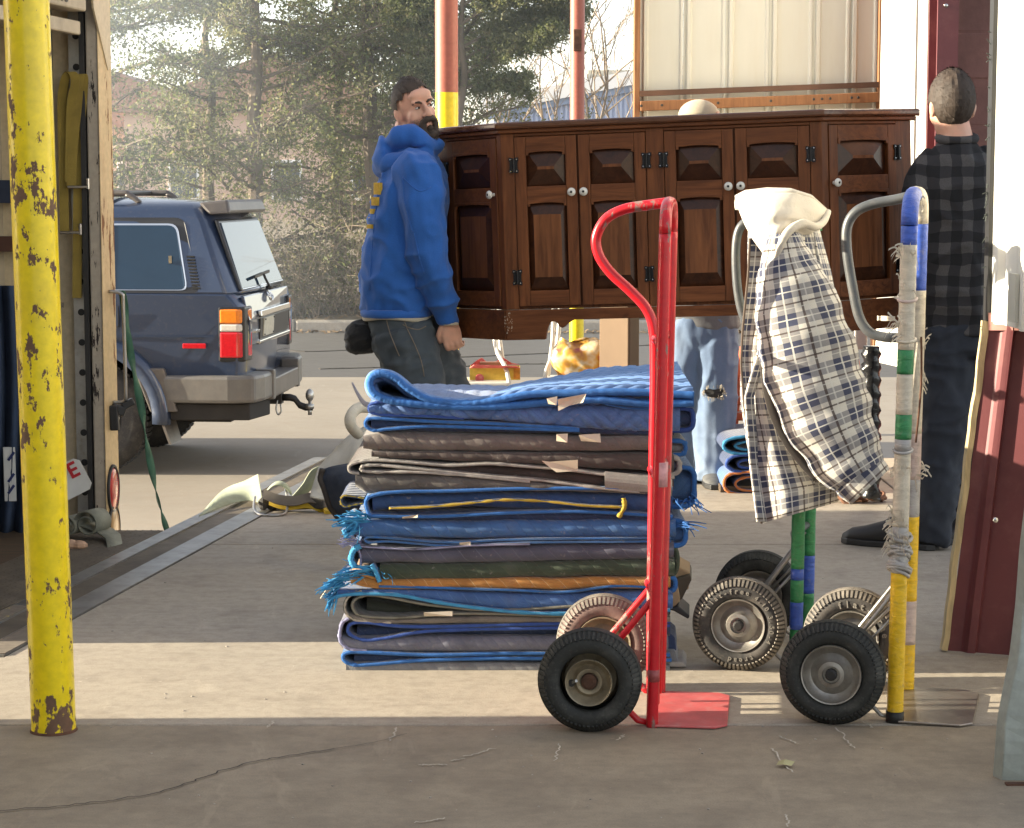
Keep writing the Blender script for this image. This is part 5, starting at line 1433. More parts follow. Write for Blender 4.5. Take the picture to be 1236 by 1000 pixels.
# ragged right ends seen past the red frame
r = pad('bundle of ragged rolled pad ends sticking out right of the red frame', 826, 560)
for (x0, x1, yt, yb_, mt, et, dy) in ((818, 838, 494, 519, q_navy, e_navy, .02), (812, 829, 533, 549, q_grey, e_mid, .05), (806, 822, 553, 572, q_lav, e_grey, .02), (812, 840, 566, 610, q_blue, e_mid, .06), (812, 830, 630, 658, q_blue, e_mid, .02), (808, 820, 660, 694, q_green, q_green, .02),
                                  (806, 818, 697, 714, q_blue, e_mid, .02)):
    pad_A(r, [(x0 - 20, yt), (x1 - 6, yt), (x1, (yt + yb_) / 2), (x1 - 6, yb_), (x0 - 20, yb_)], .014, mt, et, yf=YF + dy, dep=.3, seed=x0 + yt)
    pad_B(r, x0 - 20, x1 - 3, [(x0 - 20, yt + 1), (x1 - 3, yt + 3)], [(x0 - 20, yb_ - 1), (x1 - 3, yb_ - 3)], mt, yf=YF + dy + .01, dep=.25, nx=12, seed=yb_)
tatter(r, [(836, 604, 846, 616), (834, 606, 830, 614), (838, 604, 842, 612), (820, 636, 838, 641), (822, 634, 844, 640), (818, 606, 828, 612)], e_mid, w=.006)
# cardboard and rags spilling at the right foot of the stack
r = thing('cardboard_scraps', 'torn cardboard and dark rags spilling at the right foot of the stack', 'scraps', (SX(825), YF + .2, 0))
m_card = M('cardboard', (.36, .245, .14), rough=.8, var=.2, scale=8)
for (pts, dy, mt) in (([(806, 690), (822, 684), (836, 692), (834, 712), (824, 716), (808, 706)], .12, m_card), ([(806, 712), (820, 706), (824, 726), (812, 738), (806, 730)], .06, m_card), ([(806, 736), (816, 738), (834, 748), (836, 744), (822, 732)], .05, m_black), ([(806, 760), (818, 770), (820, 786), (806, 790)], .05, q_navy), ([(806, 786), (818, 786), (822, 800), (808, 806)], .03, q_grey), ([(806, 800), (828, 799), (833, 807), (808, 808)], .02, e_grey), ([(816, 700), (836, 694), (838, 700), (826, 724), (820, 726)], .1, m_brownsteel)):
    b = MB(); f0 = [Vector((SX(x, YF + dy), YF + dy, max(.004, SZ(y, YF + dy)))) for x, y in pts]; n_ = len(f0)
    b.add(f0 + [p + Vector((.01, .12, .01)) for p in f0], [tuple(range(n_)), tuple(range(2 * n_ - 1, n_ - 1, -1))] + [(i, (i + 1) % n_, (i + 1) % n_ + n_, i + n_) for i in range(n_)])
    b.build('scrap', mt, r, bevel=.004)
# ================================================================== carried cabinet
m_wood = wood('dark_pine', (.225, .078, .027), (.088, .028, .010), grain=(16, 16, 1.3), rough=.48, coat=.06)
m_woodh = wood('dark_pine_across', (.225, .078, .027), (.088, .028, .010), grain=(1.3, 16, 16), rough=.48, coat=.06)
m_woodtop = wood('dark_pine_top', (.17, .065, .03), (.07, .028, .014), grain=(1.3, 12, 12), rough=.26, coat=.5)
m_panelw = wood('pine_panel', (.240, .088, .031), (.10, .033, .012), grain=(13, 13, 1.1), rough=.34, coat=.2)
m_bevel = wood('pine_bevel_dark', (.075, .026, .011), (.028, .010, .005), grain=(9, 9, 9), rough=.32, coat=.2)  # darker wood tone for the panel bevels
m_hinge = M('black_iron', (.018, .018, .02), rough=.4, metal=.6, var=.2)
m_knob = M('white_porcelain', (.72, .70, .64), rough=.15, var=.04, coat=.4)
P0 = P(612, 411, 8.20); P1 = P(998, 392, 7.98)
CW = 1.205; CHT = .823
cyaw = math.atan2(7.98 - 8.20, (998 - 618) * 7.98 / FPX + .019)
croll = math.radians(-2.0)
cab = thing('cabinet', 'long dark pine sideboard cabinet carried by two men', 'cabinet', P0, rot=Euler((0, croll, cyaw), 'XYZ'))
Wc = CW; A_ = .325
def cpx(px): return (px - 612) / 386.0 * CW
def cpz(py): return (411 - py) * (CHT / 261.0)
# carcass (plan polygon), with frame in front
plan = [(-A_, A_), (0, 0), (Wc, 0), (Wc + A_, A_), (Wc + A_, A_ + .09), (-A_, A_ + .09)]
ins = [(-A_ + .012, A_ + .014), (.008, .022), (Wc - .008, .022), (Wc + A_ - .012, A_ + .014), (Wc + A_ - .012, A_ + .085), (-A_ + .012, A_ + .085)]
b = MB(); b.prism(ins, .115, CHT - .03, 'z'); b.build('carcass', m_wood, cab, local=True)
# top board with overhang, moulding under it
o2 = .022
tp = [(-A_ - .03, A_ - .012), (-.010, -o2), (Wc + .010, -o2), (Wc + A_ + .03, A_ - .012), (Wc + A_ + .03, A_ + .11), (-A_ - .03, A_ + .11)]
b = MB(); b.prism(tp, CHT - .026, CHT, 'z'); b.build('top_board', m_woodtop, cab, local=True, bevel=.008)
o3 = .010
tp = [(-A_ - .014, A_ - .004), (-.004, -o3), (Wc + .004, -o3), (Wc + A_ + .014, A_ - .004), (Wc + A_ + .014, A_ + .095), (-A_ - .014, A_ + .095)]
b = MB(); b.prism(tp, CHT - .042, CHT - .0262, 'z'); b.build('top_moulding', m_woodh, cab, local=True, bevel=.004)

def frameM(ox, oy, ang):
    return Matrix.Translation((ox, oy, 0)) @ Matrix.Rotation(ang, 4, 'Z')
def bxm(Mx, x0, x1, y0, y1, z0, z1, name, mat, par, bevel=.002):
    b = MB(); b.bx(x0, x1, y0, y1, z0, z1); b.v = [Mx @ p for p in b.v]; return b.build(name, mat, par, local=True, bevel=bevel)
def raised(Mx, x0, x1, z0, z1, y, par, arch=True):
    """recessed raised-and-fielded panel, corner notches and arched head"""
    w = x1 - x0; sm_ = (z1 - z0) < .30; bz = .062 if sm_ else .050; bx_ = w * (.29 if sm_ else .15)
    b = MB()
    n = 10
    def outline(ins_x, ins_b, ins_t, yy, ar):
        pts = [(x0 + ins_x, z0 + ins_b), (x1 - ins_x, z0 + ins_b)]
        for k in range(n + 1):
            f = k / n; x = x1 - ins_x - (w - 2 * ins_x) * f
            pts.append((x, z1 - ins_t - ar * (1 - math.sin(math.pi * f)) * 1.0))
        return [Mx @ Vector((a, yy, c)) for a, c in pts]
    ar = .003 if arch else 0
    A = outline(0, 0, 0, y + .018, ar); B = outline(bx_, bz, bz, y + .001, ar * .3)
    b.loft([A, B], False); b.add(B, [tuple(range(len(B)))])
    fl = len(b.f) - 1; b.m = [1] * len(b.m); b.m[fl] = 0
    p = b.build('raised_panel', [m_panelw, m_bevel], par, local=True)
    # arched head piece with the little corner notches of the rail
    c = MB(); pts = [(x0 + .0, z1 + .012)]
    hd = [(x0, z1 - .020), (x0 + .010, z1 - .020), (x0 + .010, z1 - .012)]
    for k in range(9):
        f = k / 8; hd.append((x0 + .012 + (w - .024) * f, z1 - .010 + .004 * math.sin(math.pi * f)))
    hd += [(x1 - .010, z1 - .012), (x1 - .010, z1 - .020), (x1, z1 - .020), (x1, z1 + .003), (x0, z1 + .003)]
    c.prism(hd, y - .0015, y + .010, 'y'); c.v = [Mx @ q for q in c.v]; c.build('arched_rail', m_woodh, par, local=True, bevel=.0015)
    return p
def knob(Mx, x, z, par, y):
    b = MB(); b.lathe([(.007, 0), (.006, -.010), (.014, -.016), (.0165, -.022), (.014, -.028), (.006, -.031), (.0055, -.029), (.0008, -.029)], (0, 0, 0), 'y', 20)
    b.v = [Mx @ (p + Vector((x, y, z))) for p in b.v]; k = b.build('knob', m_knob, par, local=True, autosmooth=60)
    b = MB(); b.sphere((0, 0, 0), (.0045, .002, .0045), 8, 5); b.v = [Mx @ (p + Vector((x, y - .0302, z))) for p in b.v]; b.build('screw', m_hinge, k, local=True)
def hinge(Mx, x, z, par, y):
    b = MB()
    for s in (-1, 1):
        b.prism([(x + s * .004, z - .028), (x + s * .017, z - .030), (x + s * .019, z - .020), (x + s * .015, z - .012), (x + s * .015, z + .012), (x + s * .019, z + .020), (x + s * .017, z + .030), (x + s * .004, z + .028)], y - .004, y, 'y')
    b.tube([(x, y - .006, z - .026), (x, y - .006, z + .026)], .0055, 10)
    b.v = [Mx @ p for p in b.v]; h = b.build('hinge', m_hinge, par, local=True)
    c = MB()
    for s in (-1, 1):
        for dz in (-.022, .022): c.sphere((x + s * .012, y - .005, z + dz), (.003, .002, .003), 6, 4)
    c.v = [Mx @ p for p in c.v]
    tag(c.build('hinge_screw', m_chrome, h, local=True), kind='stuff')
def door(Mx, x0, x1, z0, z1, y, knob_side, hinge_side, mid):
    st = .042 if x1 - x0 > .2 else .036
    d = MB(); d.bx(x0, x1, y + .019, y + .0205, z0, z1); d.v = [Mx @ p for p in d.v]; dr = d.build('door', m_wood, cab, local=True)
    bxm(Mx, x0, x0 + st, y, y + .0108, z0, z1, 'stile', m_wood, dr); bxm(Mx, x1 - st, x1, y, y + .0108, z0, z1, 'stile', m_wood, dr)
    bxm(Mx, x0 + st + .0004, x1 - st - .0004, y, y + .0108, z0, z0 + .058, 'rail', m_woodh, dr); bxm(Mx, x0 + st + .0004, x1 - st - .0004, y, y + .0108, z1 - .05, z1, 'rail', m_woodh, dr)
    bxm(Mx, x0 + st + .0004, x1 - st - .0004, y, y + .0108, mid - .028, mid + .028, 'rail', m_woodh, dr)
    raised(Mx, x0 + st + .0008, x1 - st - .0008, z0 + .0584, mid - .0284, y - .001, dr); raised(Mx, x0 + st + .0008, x1 - st - .0008, mid + .0284, z1 - .0504, y - .001, dr)
    kx = x1 - st * .45 if knob_side > 0 else x0 + st * .45
    knob(Mx, kx, mid + .002, dr, y)
    hx_ = x0 - .004 if hinge_side < 0 else x1 + .004
    for hz_ in (z1 - .105, z0 + .11): hinge(Mx, hx_, hz_, dr, y - .001)
I4 = Matrix.Identity(4)
DZ0, DZ1, MID = .128, .766, cpz(236)
FY = -.0005
doors = [(cpx(629), cpx(704.5), 1, -1), (cpx(707), cpx(788), -1, 1), (cpx(811), cpx(893), 1, -1), (cpx(895.5), cpx(983), -1, 1)]
# face frame pieces between the doors
def ff(Mx, x0, x1, z0, z1, mt=None): return bxm(Mx, x0, x1, .004, .021, z0, z1, 'frame_stile' if z1 - z0 > .3 else 'frame_rail', mt or m_wood, cab)
for x0, x1 in ((.001, doors[0][0] - .002), (doors[1][1] + .002, doors[2][0] - .002), (doors[3][1] + .002, Wc - .001)): ff(I4, x0, x1, .116, CHT - .043)
ff(I4, doors[0][0] - .0015, doors[1][1] + .0015, DZ1 + .003, CHT - .043, m_woodh); ff(I4, doors[2][0] - .0015, doors[3][1] + .0015, DZ1 + .003, CHT - .043, m_woodh)
for d in doors: door(I4, d[0], d[1], DZ0, DZ1, FY, d[2], d[3], MID)
# angled ends
La = A_ * math.sqrt(2)
ML = frameM(-A_, A_, -math.pi / 4); MR = frameM(Wc, 0, math.pi / 4)
for Mx, k_, h_ in ((ML, 1, -1), (MR, -1, 1)):
    s0, s1 = .085, La - .035
    if Mx is MR: s0, s1 = .035, La - .085
    ff(Mx, .002, s0 - .002, .116, CHT - .043); ff(Mx, s1 + .002, La - .002, .116, CHT - .043); ff(Mx, s0 - .0015, s1 + .0015, DZ1 + .003, CHT - .043, m_woodh)
    door(Mx, s0, s1, DZ0, DZ1, FY, k_, h_, MID)
# skirting with its ogee cut
def skirt(Mx, L, name, cuts=True, mirror=False):
    pr = [(0, .114), (0, 0)]
    if cuts:
        lo_ = .075; xs = [.150, .156, .162, .172, .186, .198, .205, .215, .225, .240, .262]; zs = [0, .028, .050, .066, .068, .060, .048, .042, .046, .060, .073]
        pr += [(x, z) for x, z in zip(xs, zs)] + [(L - x, z) for x, z in reversed(list(zip(xs, zs)))]
    pr += [(L, 0), (L, .114)]
    b = MB(); b.prism(pr, -.006, .020, 'y'); b.v = [Mx @ p for p in b.v]; b.build(name, m_woodh, cab, local=True, bevel=.0025)
skirt(I4, Wc, 'skirting')
skirt(ML, La, 'skirting', False); skirt(MR, La, 'skirting', False)
b = MB(); b.bx(-A_ + .0, -A_ + .02, A_ + .02, A_ + .09, 0, .114); b.bx(Wc + A_ - .02, Wc + A_, A_ + .02, A_ + .09, 0, .114); b.build('back_foot', m_wood, cab, local=True)
# pale scuff where the corner post was scraped
b = MB()
for i in range(34):
    x = random.uniform(-.010, .022); z = random.uniform(.02, .108); b.add([(x, -.0072, z), (x + random.uniform(.002, .006), -.0072, z), (x + .003, -.0072, z + random.uniform(.002, .009))], [(0, 1, 2)])
tag(b.build('scuff', M('raw_scuff', (.45, .36, .27), rough=.8), cab, local=True, recalc=False), kind='stuff')
CABM = wm(cab)
# ================================================================== plaid jacket hung on the green truck
def plaid(name, per=.074, base=(.74, .70, .62), navy=(.018, .028, .085), line=(.06, .035, .03), white=(.72, .70, .64), rough=.85):
    t = NT(name); uv = t.sep(t.co('UV'))
    def band(x, lo_, hi_):
        f = t.math('FRACT', t.math('DIVIDE', x, per)); return t.math('MULTIPLY', t.math('GREATER_THAN', f, lo_), t.math('LESS_THAN', f, hi_))
    nz = t.noise(t.co(), 9, 4, .6)
    c = t.mix(t.ramp(nz, [(.3, 0.0), (.7, .4)]), base, dk(base, .86))
    a = band(uv[0], .05, .50); b = band(uv[1], .05, .50)
    c = t.mix(t.math('MULTIPLY', a, .58), c, navy); c = t.mix(t.math('MULTIPLY', b, .58), c, navy)
    c = t.mix(t.math('MULTIPLY', t.math('MULTIPLY', a, b), .80), c, navy)
    for k, (p, col, w, amt) in enumerate(((.70, line, .030, .85), (.26, white, .022, .75), (.86, white, .018, .6))):
        for s in (uv[0], uv[1]): c = t.mix(t.math('MULTIPLY', band(s, p - w, p + w), amt), c, col)
    fz = t.noise(t.scaled(t.co('UV'), (700, 700, 1)), 1.0, 2, .5)
    c = t.mix(t.ramp(fz, [(.3, .22), (.6, 0.0)]), c, (.05, .04, .04))
    t.set(Base_Color=c, Roughness=rough); t.b.inputs['Sheen Weight'].default_value = .2
    t.bump(t.math('ADD', fz, t.math('MULTIPLY', t.noise(t.co(), 26, 4, .6), 1.4)), .35, .006)
    return t.mat
m_plaid = plaid('cream_blue_plaid'); m_fleece = M('cream_fleece', (.56, .51, .43), rough=.95, var=.08, scale=10, bump=.5, bscale=140)
m_lining_gap = M('dark_lining_gap', (.055, .045, .040), rough=.9, var=.3)  # one dark tone for the cuff lining and the shaded gap strip
YJ = 5.80
jk = thing('jacket', 'cream and navy plaid jacket with pale hood draped over a hand truck', 'jacket', P(960, 600, YJ))
J = lambda px, py, y=YJ: P(px, py, y)
# rows of the hanging body: (py, left px, right px)
rowsb = [(262, 905, 985), (290, 903, 992), (330, 903, 1003), (380, 899, 1012), (430, 895, 1020), (480, 894, 1027), (530, 901, 1030), (580, 911, 1030), (606, 917, 1024), (632, 921, 1018)]
py_ = [r[0] for r in rowsb]; lx = [r[1] for r in rowsb]; rx = [r[2] for r in rowsb]
NU, NV = 60, 44
def body(u, v):
    # u round the body: 0 = front opening (left, toward camera) .. 1 = round the back
    py = 262 + (632 - 262) * v
    xl = interp(py_, lx, py); xr = interp(py_, rx, py)
    hem = 0
    a = -math.pi * .93 + 2 * math.pi * .90 * u
    cx = (xl + xr) / 2; hw = (xr - xl) / 2
    px = cx + hw * math.cos(a + math.pi * .5 - .2 - math.pi * .5)
    dep = .10 + .05 * v
    fold = .014 * math.sin(u * 26 + v * 3) * v + .010 * math.sin(u * 13 - v * 5 + 1)
    y = YJ + dep * math.sin(a) * .8 + fold
    pyy = py
    if v > .8: pyy = py - (px - xl) * .38 * (v - .8) / .2
    return J(px, pyy, y)
b = MB(); b.grid(body, NU, NV, lambda u, v: (u * .98 + .01, v * .86 + .02)); b.build('jacket_body', m_plaid, jk, smooth=True, solid=.004, recalc=False)
# front placket strip folded along the opening
def plk(u, v):
    py = 275 + 355 * v; x0 = interp([275, 330, 400, 480, 560, 632], [936, 935, 926, 903, 909, 918], py); w_ = interp([275, 400, 480, 632], [6, 9, 10, 12], py)
    return J(x0 + w_ * u - 4, py, YJ - .118 - .05 * v + .012 * math.sin(v * 9) + .02 * u)
b = MB(); b.grid(plk, 4, 40, lambda u, v: (u * .03, v * .8)); b.build('front_placket', m_plaid, jk, smooth=True, solid=.006, recalc=False)
# open front flap (left panel) hanging from the collar
def flap(u, v):
    py = 288 + 344 * v
    xl = interp([288, 330, 400, 440, 500, 560, 632], [905, 903, 896, 894, 899, 908, 919], py)
    xr = interp([288, 330, 380, 420, 480, 560, 600, 632], [944, 940, 934, 930, 946, 985, 1008, 1012], py)
    px = xl + (xr - xl) * u
    pyy = py - (max(0, u) * 26 * max(0, (v - .75) / .25))
    y = YJ - .105 - .055 * v + .030 * math.sin(u * 7 + v * 2) * (.3 + v) * .6 + .045 * u * u
    return J(px, pyy, y)
b = MB(); b.grid(flap, 40, 44, lambda u, v: (u * (.07 + .15 * v) + .3, v * .80)); b.build('front_panel', m_plaid, jk, smooth=True, solid=.004, recalc=False)
b = MB(); b.tube([flap(0.0, k / 30) + Vector((0, -.004, 0)) for k in range(31)], .0035, 6); b.build('front_seam', M('dark_piping', (.10, .075, .06), rough=.9), jk, smooth=True)
# near sleeve
cen = [(946, 282), (948, 306), (955, 340), (965, 385), (976, 430), (989, 475), (1004, 515), (1020, 548), (1036, 574)]
wid = [18, 29, 45, 56, 60, 60, 54, 46, 38]
cp = catmull([Vector((x, y, 0)) for x, y in cen], 6); ws = [interp(list(range(len(wid))), wid, k / 6) for k in range(len(cp))]
rings = []; uvs = []; n = 34; L = 0
for i, c in enumerate(cp):
    t = (cp[min(i + 1, len(cp) - 1)] - cp[max(i - 1, 0)]).normalized(); nv = Vector((-t.y, t.x, 0))
    if i: L += (cp[i] - cp[i - 1]).length / 448
    ring = []
    for k in range(n):
        a = 2 * math.pi * k / n
        wr = 1 + .075 * mnoise.noise(Vector((math.cos(a) * 1.6, math.sin(a) * 1.6, i * .42))) + .04 * math.sin(i * .7 + 3 * math.cos(a)) * (.4 + .6 * i / len(cp))
        off = nv * (ws[i] * .98 * math.cos(a) * wr)
        y = YJ - .175 - .02 * i / len(cp) - .085 * (ws[i] / 54) * math.sin(a) * wr
        ring.append(J(c.x + off.x, c.y + off.y, y))
    rings.append(ring); uvs.append([(k / n * .46, L + .01) for k in range(n + 1)])
b = MB(); b.loft(rings, False, True, uvs); b.build('sleeve', m_plaid, jk, smooth=True, recalc=True)
# cuff
rings2 = []; uv2 = []
for i in range(7):
    f = i / 6; c = Vector((1034 + 16 * f, 570 + 14 * f + 4 * f, 0)); t = Vector((.68, .73, 0)); nv = Vector((-t.y, t.x, 0)); ring = []
    for k in range(n):
        a = 2 * math.pi * k / n; w = (33 + 1.5 * math.sin(f * 3) - 3 * f) * (1 + .02 * math.sin(a * 5 + i))
        o_ = nv * w * math.cos(a); ring.append(J(c.x + o_.x, c.y + o_.y, YJ - .195 - .055 * math.sin(a)))
    rings2.append(ring); uv2.append([(k / n * .30, .9 + f * .05) for k in range(n + 1)])
b = MB(); b.loft(rings2, False, True, uv2); b.build('cuff', m_plaid, jk, smooth=True, solid=.006)
b = MB(); b.loft([rings2[-1], [p + Vector((-.03, 0, .03)) for p in [sum(rings2[-1], Vector()) / n + (q - sum(rings2[-1], Vector()) / n) * .7 for q in rings2[-1]]]], True); b.build('cuff_lining', m_lining_gap, jk, smooth=True)
fd_ = MB(); fp_ = catmull([(934, 312, 0), (927, 350, 0), (921, 400, 0), (921, 445, 0), (929, 490, 0), (944, 525, 0), (962, 552, 0), (985, 578, 0)], 5); fv_ = []  # dark strip added to paint the shaded gap between flap and sleeve
for k, q in enumerate(fp_): fv_ += [J(q.x - 3, q.y + 3, YJ - .186), J(q.x + 20, q.y - 4, YJ - .160)]
fd_.add(fv_, [(2 * k, 2 * k + 1, 2 * k + 3, 2 * k + 2) for k in range(len(fp_) - 1)]); fd_.build('dark_gap_strip', m_lining_gap, jk, smooth=True, solid=.003, recalc=False)
# hood: a soft pouch laid over the top bend, point hanging in front
hp = [[(889, 245), (903, 237), (930, 233), (958, 233), (982, 240), (1000, 256)],
      [(893, 258), (908, 250), (932, 244), (956, 246), (978, 254), (999, 262)],
      [(899, 272), (913, 264), (934, 258), (953, 260), (972, 266), (993, 268)],
      [(908, 288), (918, 280), (935, 274), (950, 272), (966, 272), (986, 278)],
      [(919, 303), (925, 296), (936, 289), (946, 281), (960, 276), (978, 283)],
      [(933, 322), (935, 311), (939, 301), (945, 290), (956, 279), (969, 283)]]
hz_ = [[.02, -.04, -.06, -.055, -.02, .03], [-.06, -.10, -.12, -.11, -.08, -.01], [-.10, -.135, -.155, -.15, -.11, -.03], [-.125, -.155, -.175, -.17, -.13, -.05], [-.14, -.17, -.19, -.185, -.14, -.06], [-.155, -.18, -.20, -.19, -.145, -.065]]
def hood(u, v):
    fu = u * 5; fv = v * 5; i = min(4, int(fv)); j = min(4, int(fu)); a = fv - i; c = fu - j
    sm = lambda t_: t_
    q = lambda G_: (G_[i][j] if not isinstance(G_[i][j], tuple) else Vector(G_[i][j] + (0,))) 
    def bl(G_):
        w = lambda x: Vector(x + (0,)) if isinstance(x, tuple) else x
        return (w(G_[i][j]) * (1 - c) + w(G_[i][j + 1]) * c) * (1 - a) + (w(G_[i + 1][j]) * (1 - c) + w(G_[i + 1][j + 1]) * c) * a
    p = bl(hp); y = bl(hz_)
    return J(p.x, p.y, YJ + y + .01 * math.sin(u * 7 + v * 4) + .014 * mnoise.noise(Vector((u * 5, v * 6, 1))))
b = MB(); b.grid(hood, 26, 22); b.build('hood', m_fleece, jk, smooth=True, sub=1, solid=.006, recalc=False)
# back of the hood going over the bar and down behind
def hoodb(u, v):
    a = hood(u, 0)
    return a + Vector((.02 * v * (1 - 2 * u), .20 * math.sin(v * 1.4), .020 * math.sin(v * 3.1) - (.02 + .10 * u) * v * v))
b = MB(); b.grid(hoodb, 20, 10); b.build('hood_back', m_fleece, jk, smooth=True, solid=.008, recalc=False)
# rolled lip of the hood opening, sweeping round to the right
lip = catmull([J(934, 322, YJ - .21), J(940, 304, YJ - .215), J(946, 288, YJ - .215), J(956, 276, YJ - .20), J(970, 270, YJ - .17), J(984, 274, YJ - .12), J(994, 268, YJ - .06), J(1000, 256, YJ + .02)], 6)
b = MB(); b.tube(lip, [.007 + .005 * math.sin(k / len(lip) * 3.1) for k in range(len(lip))], 9); b.build('hood_lip', m_fleece, jk, smooth=True)
# shoulder cloth below the hood
def shoulder(u, v):
    px = interp([0, .5, 1], [944, 962, 982], u); py = 270 + 40 * v + 6 * u
    return J(px + (u - .3) * 34 * v, py + 80 * v * u, YJ - .13 + .09 * u + .02 * math.sin(u * 9 + v * 3) - .02 * v)
b = MB(); b.grid(shoulder, 16, 18, lambda u, v: (u * .14 + .2, v * .28)); b.build('shoulder_yoke', m_plaid, jk, smooth=True, solid=.004, recalc=False)
# ================================================================== parked sport utility vehicle (local: x toward its rear, y across, away from the camera +, z up from the lot)
def carpaint():
    t = NT('navy_metallic_paint'); v = t.co()
    n = t.noise(v, 1.2, 4, .6); d = t.noise(v, 30, 4, .6)
    c = t.mix(t.ramp(n, [(.3, 0.0), (.7, 1.0)]), (.026, .043, .088), (.036, .056, .108))
    c = t.mix(t.ramp(d, [(.55, 0.0), (.85, .25)]), c, (.17, .15, .14))
    t.set(Base_Color=c, Roughness=.30, Metallic=.35)
    t.b.inputs['Coat Weight'].default_value = .9; t.b.inputs['Coat Roughness'].default_value = .04
    return t.mat
m_paint = carpaint()
m_flare = M('grey_cladding', (.125, .11, .10), rough=.42, metal=.25, var=.15, scale=6, dirt=(.22, .18, .14), dirt_amt=.4)
m_bump = M('grey_bumper', (.15, .14, .13), rough=.42, var=.15, scale=7, metal=.2, dirt=(.24, .2, .17), dirt_amt=.4)
m_glassc = M('tinted_glass', (.010, .028, .055), rough=.03, var=.05, coat=.0, spec=.55)
m_glassc.node_tree.nodes['Principled BSDF'].inputs['Metallic'].default_value = .0
m_trim = M('black_trim', (.02, .02, .022), rough=.35, var=.2)
m_chrm = M('chrome_trim', (.6, .6, .6), rough=.12, metal=1.0, var=.05)
m_under = M('underbody', (.025, .022, .02), rough=.9, var=.3)
m_rlens = M('red_lamp', (.55, .012, .02), rough=.12, var=.15, scale=60, coat=.8)
m_alens = M('amber_lamp', (.75, .20, .01), rough=.12, var=.15, scale=60, coat=.8)
m_wlens = M('clear_lamp', (.60, .56, .50), rough=.15, var=.1, scale=60, coat=.8)
CY = 8.0
rc = P(285, 500, 14.55)
suv_loc = Vector((rc.x, 14.55, LOT_Z))
suv = thing('parked_suv', 'dark blue four wheel drive wagon parked on the lot, rear toward the right', 'car', suv_loc, math.radians(-4.2))
W2 = .93          # half width; local y=0 is the near side, far side 2*W2
YC = W2
def sy(w): return (YC - w, YC + w)
# lower body: side profile with wheel arches, x=0 at the rear corner of the tail lamp
RWX, FWX, WR = -1.02, -3.87, .39
def arch(cx, r, n=12):
    return [(cx + r * math.cos(math.radians(a)), .40 + r * math.sin(math.radians(a))) for a in [-5 + 190 * k / n for k in range(n + 1)]]
prof = [(.05, .64), (.075, .95), (.055, 1.16), (-.02, 1.24), (-3.2, 1.27), (-3.5, 1.26), (-4.55, 1.15), (-4.68, 1.02), (-4.70, .62)]
bot = [(-4.70, .50), (FWX - .52, .42)]
under = [(p[0], p[1]) for p in arch(FWX, .47)][::-1]
under2 = [(p[0], p[1]) for p in arch(RWX, .47)][::-1]
poly = prof + [(-4.6, .52)] + under + under2 + [(-.05, .58)]
b = MB()
# three slices across so that the flanks curve in at the belt
def ring(w, ins): return [(x, z) for x, z in poly]
n = len(poly)
def sl(w, f):
    out = []
    for x, z in poly:
        zz = z; tuck = 0
        if z > .95: tuck = .035 * (z - .95) / .15
        if z < .6: tuck = .03 * (.6 - z) / .2
        out.append((w, tuck, x, zz))
    return out
rows = []
for side in (-1, 1):
    for w in ((W2 - .10, .0), (W2, .0)) if side > 0 else ((W2, .0), (W2 - .10, 0.0)):
        rr = []
        for x, z in poly:
            tuck = (.045 * max(0, (z - 1.06)) / .18 + .03 * max(0, (.72 - z)) / .2) if w[0] == W2 else 0
            xe = -.05 * (1 if x > -.1 else (-1 if x < -4.5 else 0)) if w[0] == W2 else 0
            rr.append(Vector((x + xe, YC + side * (w[0] - tuck), z)))
        rows.append(rr)
b.loft(rows, True); b.build('body', m_paint, suv, local=True, bevel=.012, autosmooth=35)
b = MB(); b.bx(-4.5, -.1, YC - .62, YC + .62, .34, .55); b.build('underbody', m_under, suv, local=True)
# greenhouse
gz = [(1.09, .885), (1.30, .845), (1.62, .755), (1.74, .70), (1.795, .62), (1.83, .0)]
def gx_(z, rear): # rear / front slope of cabin
    return interp([1.08, 1.3, 1.66, 1.78, 1.84], [.02, -.055, -.185, -.25, -.33], z) if rear else interp([1.08, 1.3, 1.7, 1.84], [-3.25, -2.95, -2.45, -2.25], z)
b = MB(); rows = []
for z, w in gz[:-1]:
    xr, xf = gx_(z, True), gx_(z, False)
    rows.append([Vector((xr, YC - w + .10, z)), Vector((xr + .02, YC, z)), Vector((xr, YC + w - .10, z)), Vector((xr - .08, YC + w, z)), Vector((xf + .25, YC + w, z)), Vector((xf, YC + w - .25, z)), Vector((xf, YC - w + .25, z)), Vector((xf + .25, YC - w, z)), Vector((xr - .08, YC - w, z))])
rows.append([p.lerp(Vector((-1.2, YC, 1.84)), .5) + Vector((0, 0, .028)) for p in rows[-1]])
b.loft(rows, True); b.build('cabin', m_paint, suv, local=True, bevel=.02, autosmooth=35)
def wside(z): return interp([p[0] for p in gz], [p[1] for p in gz], z)
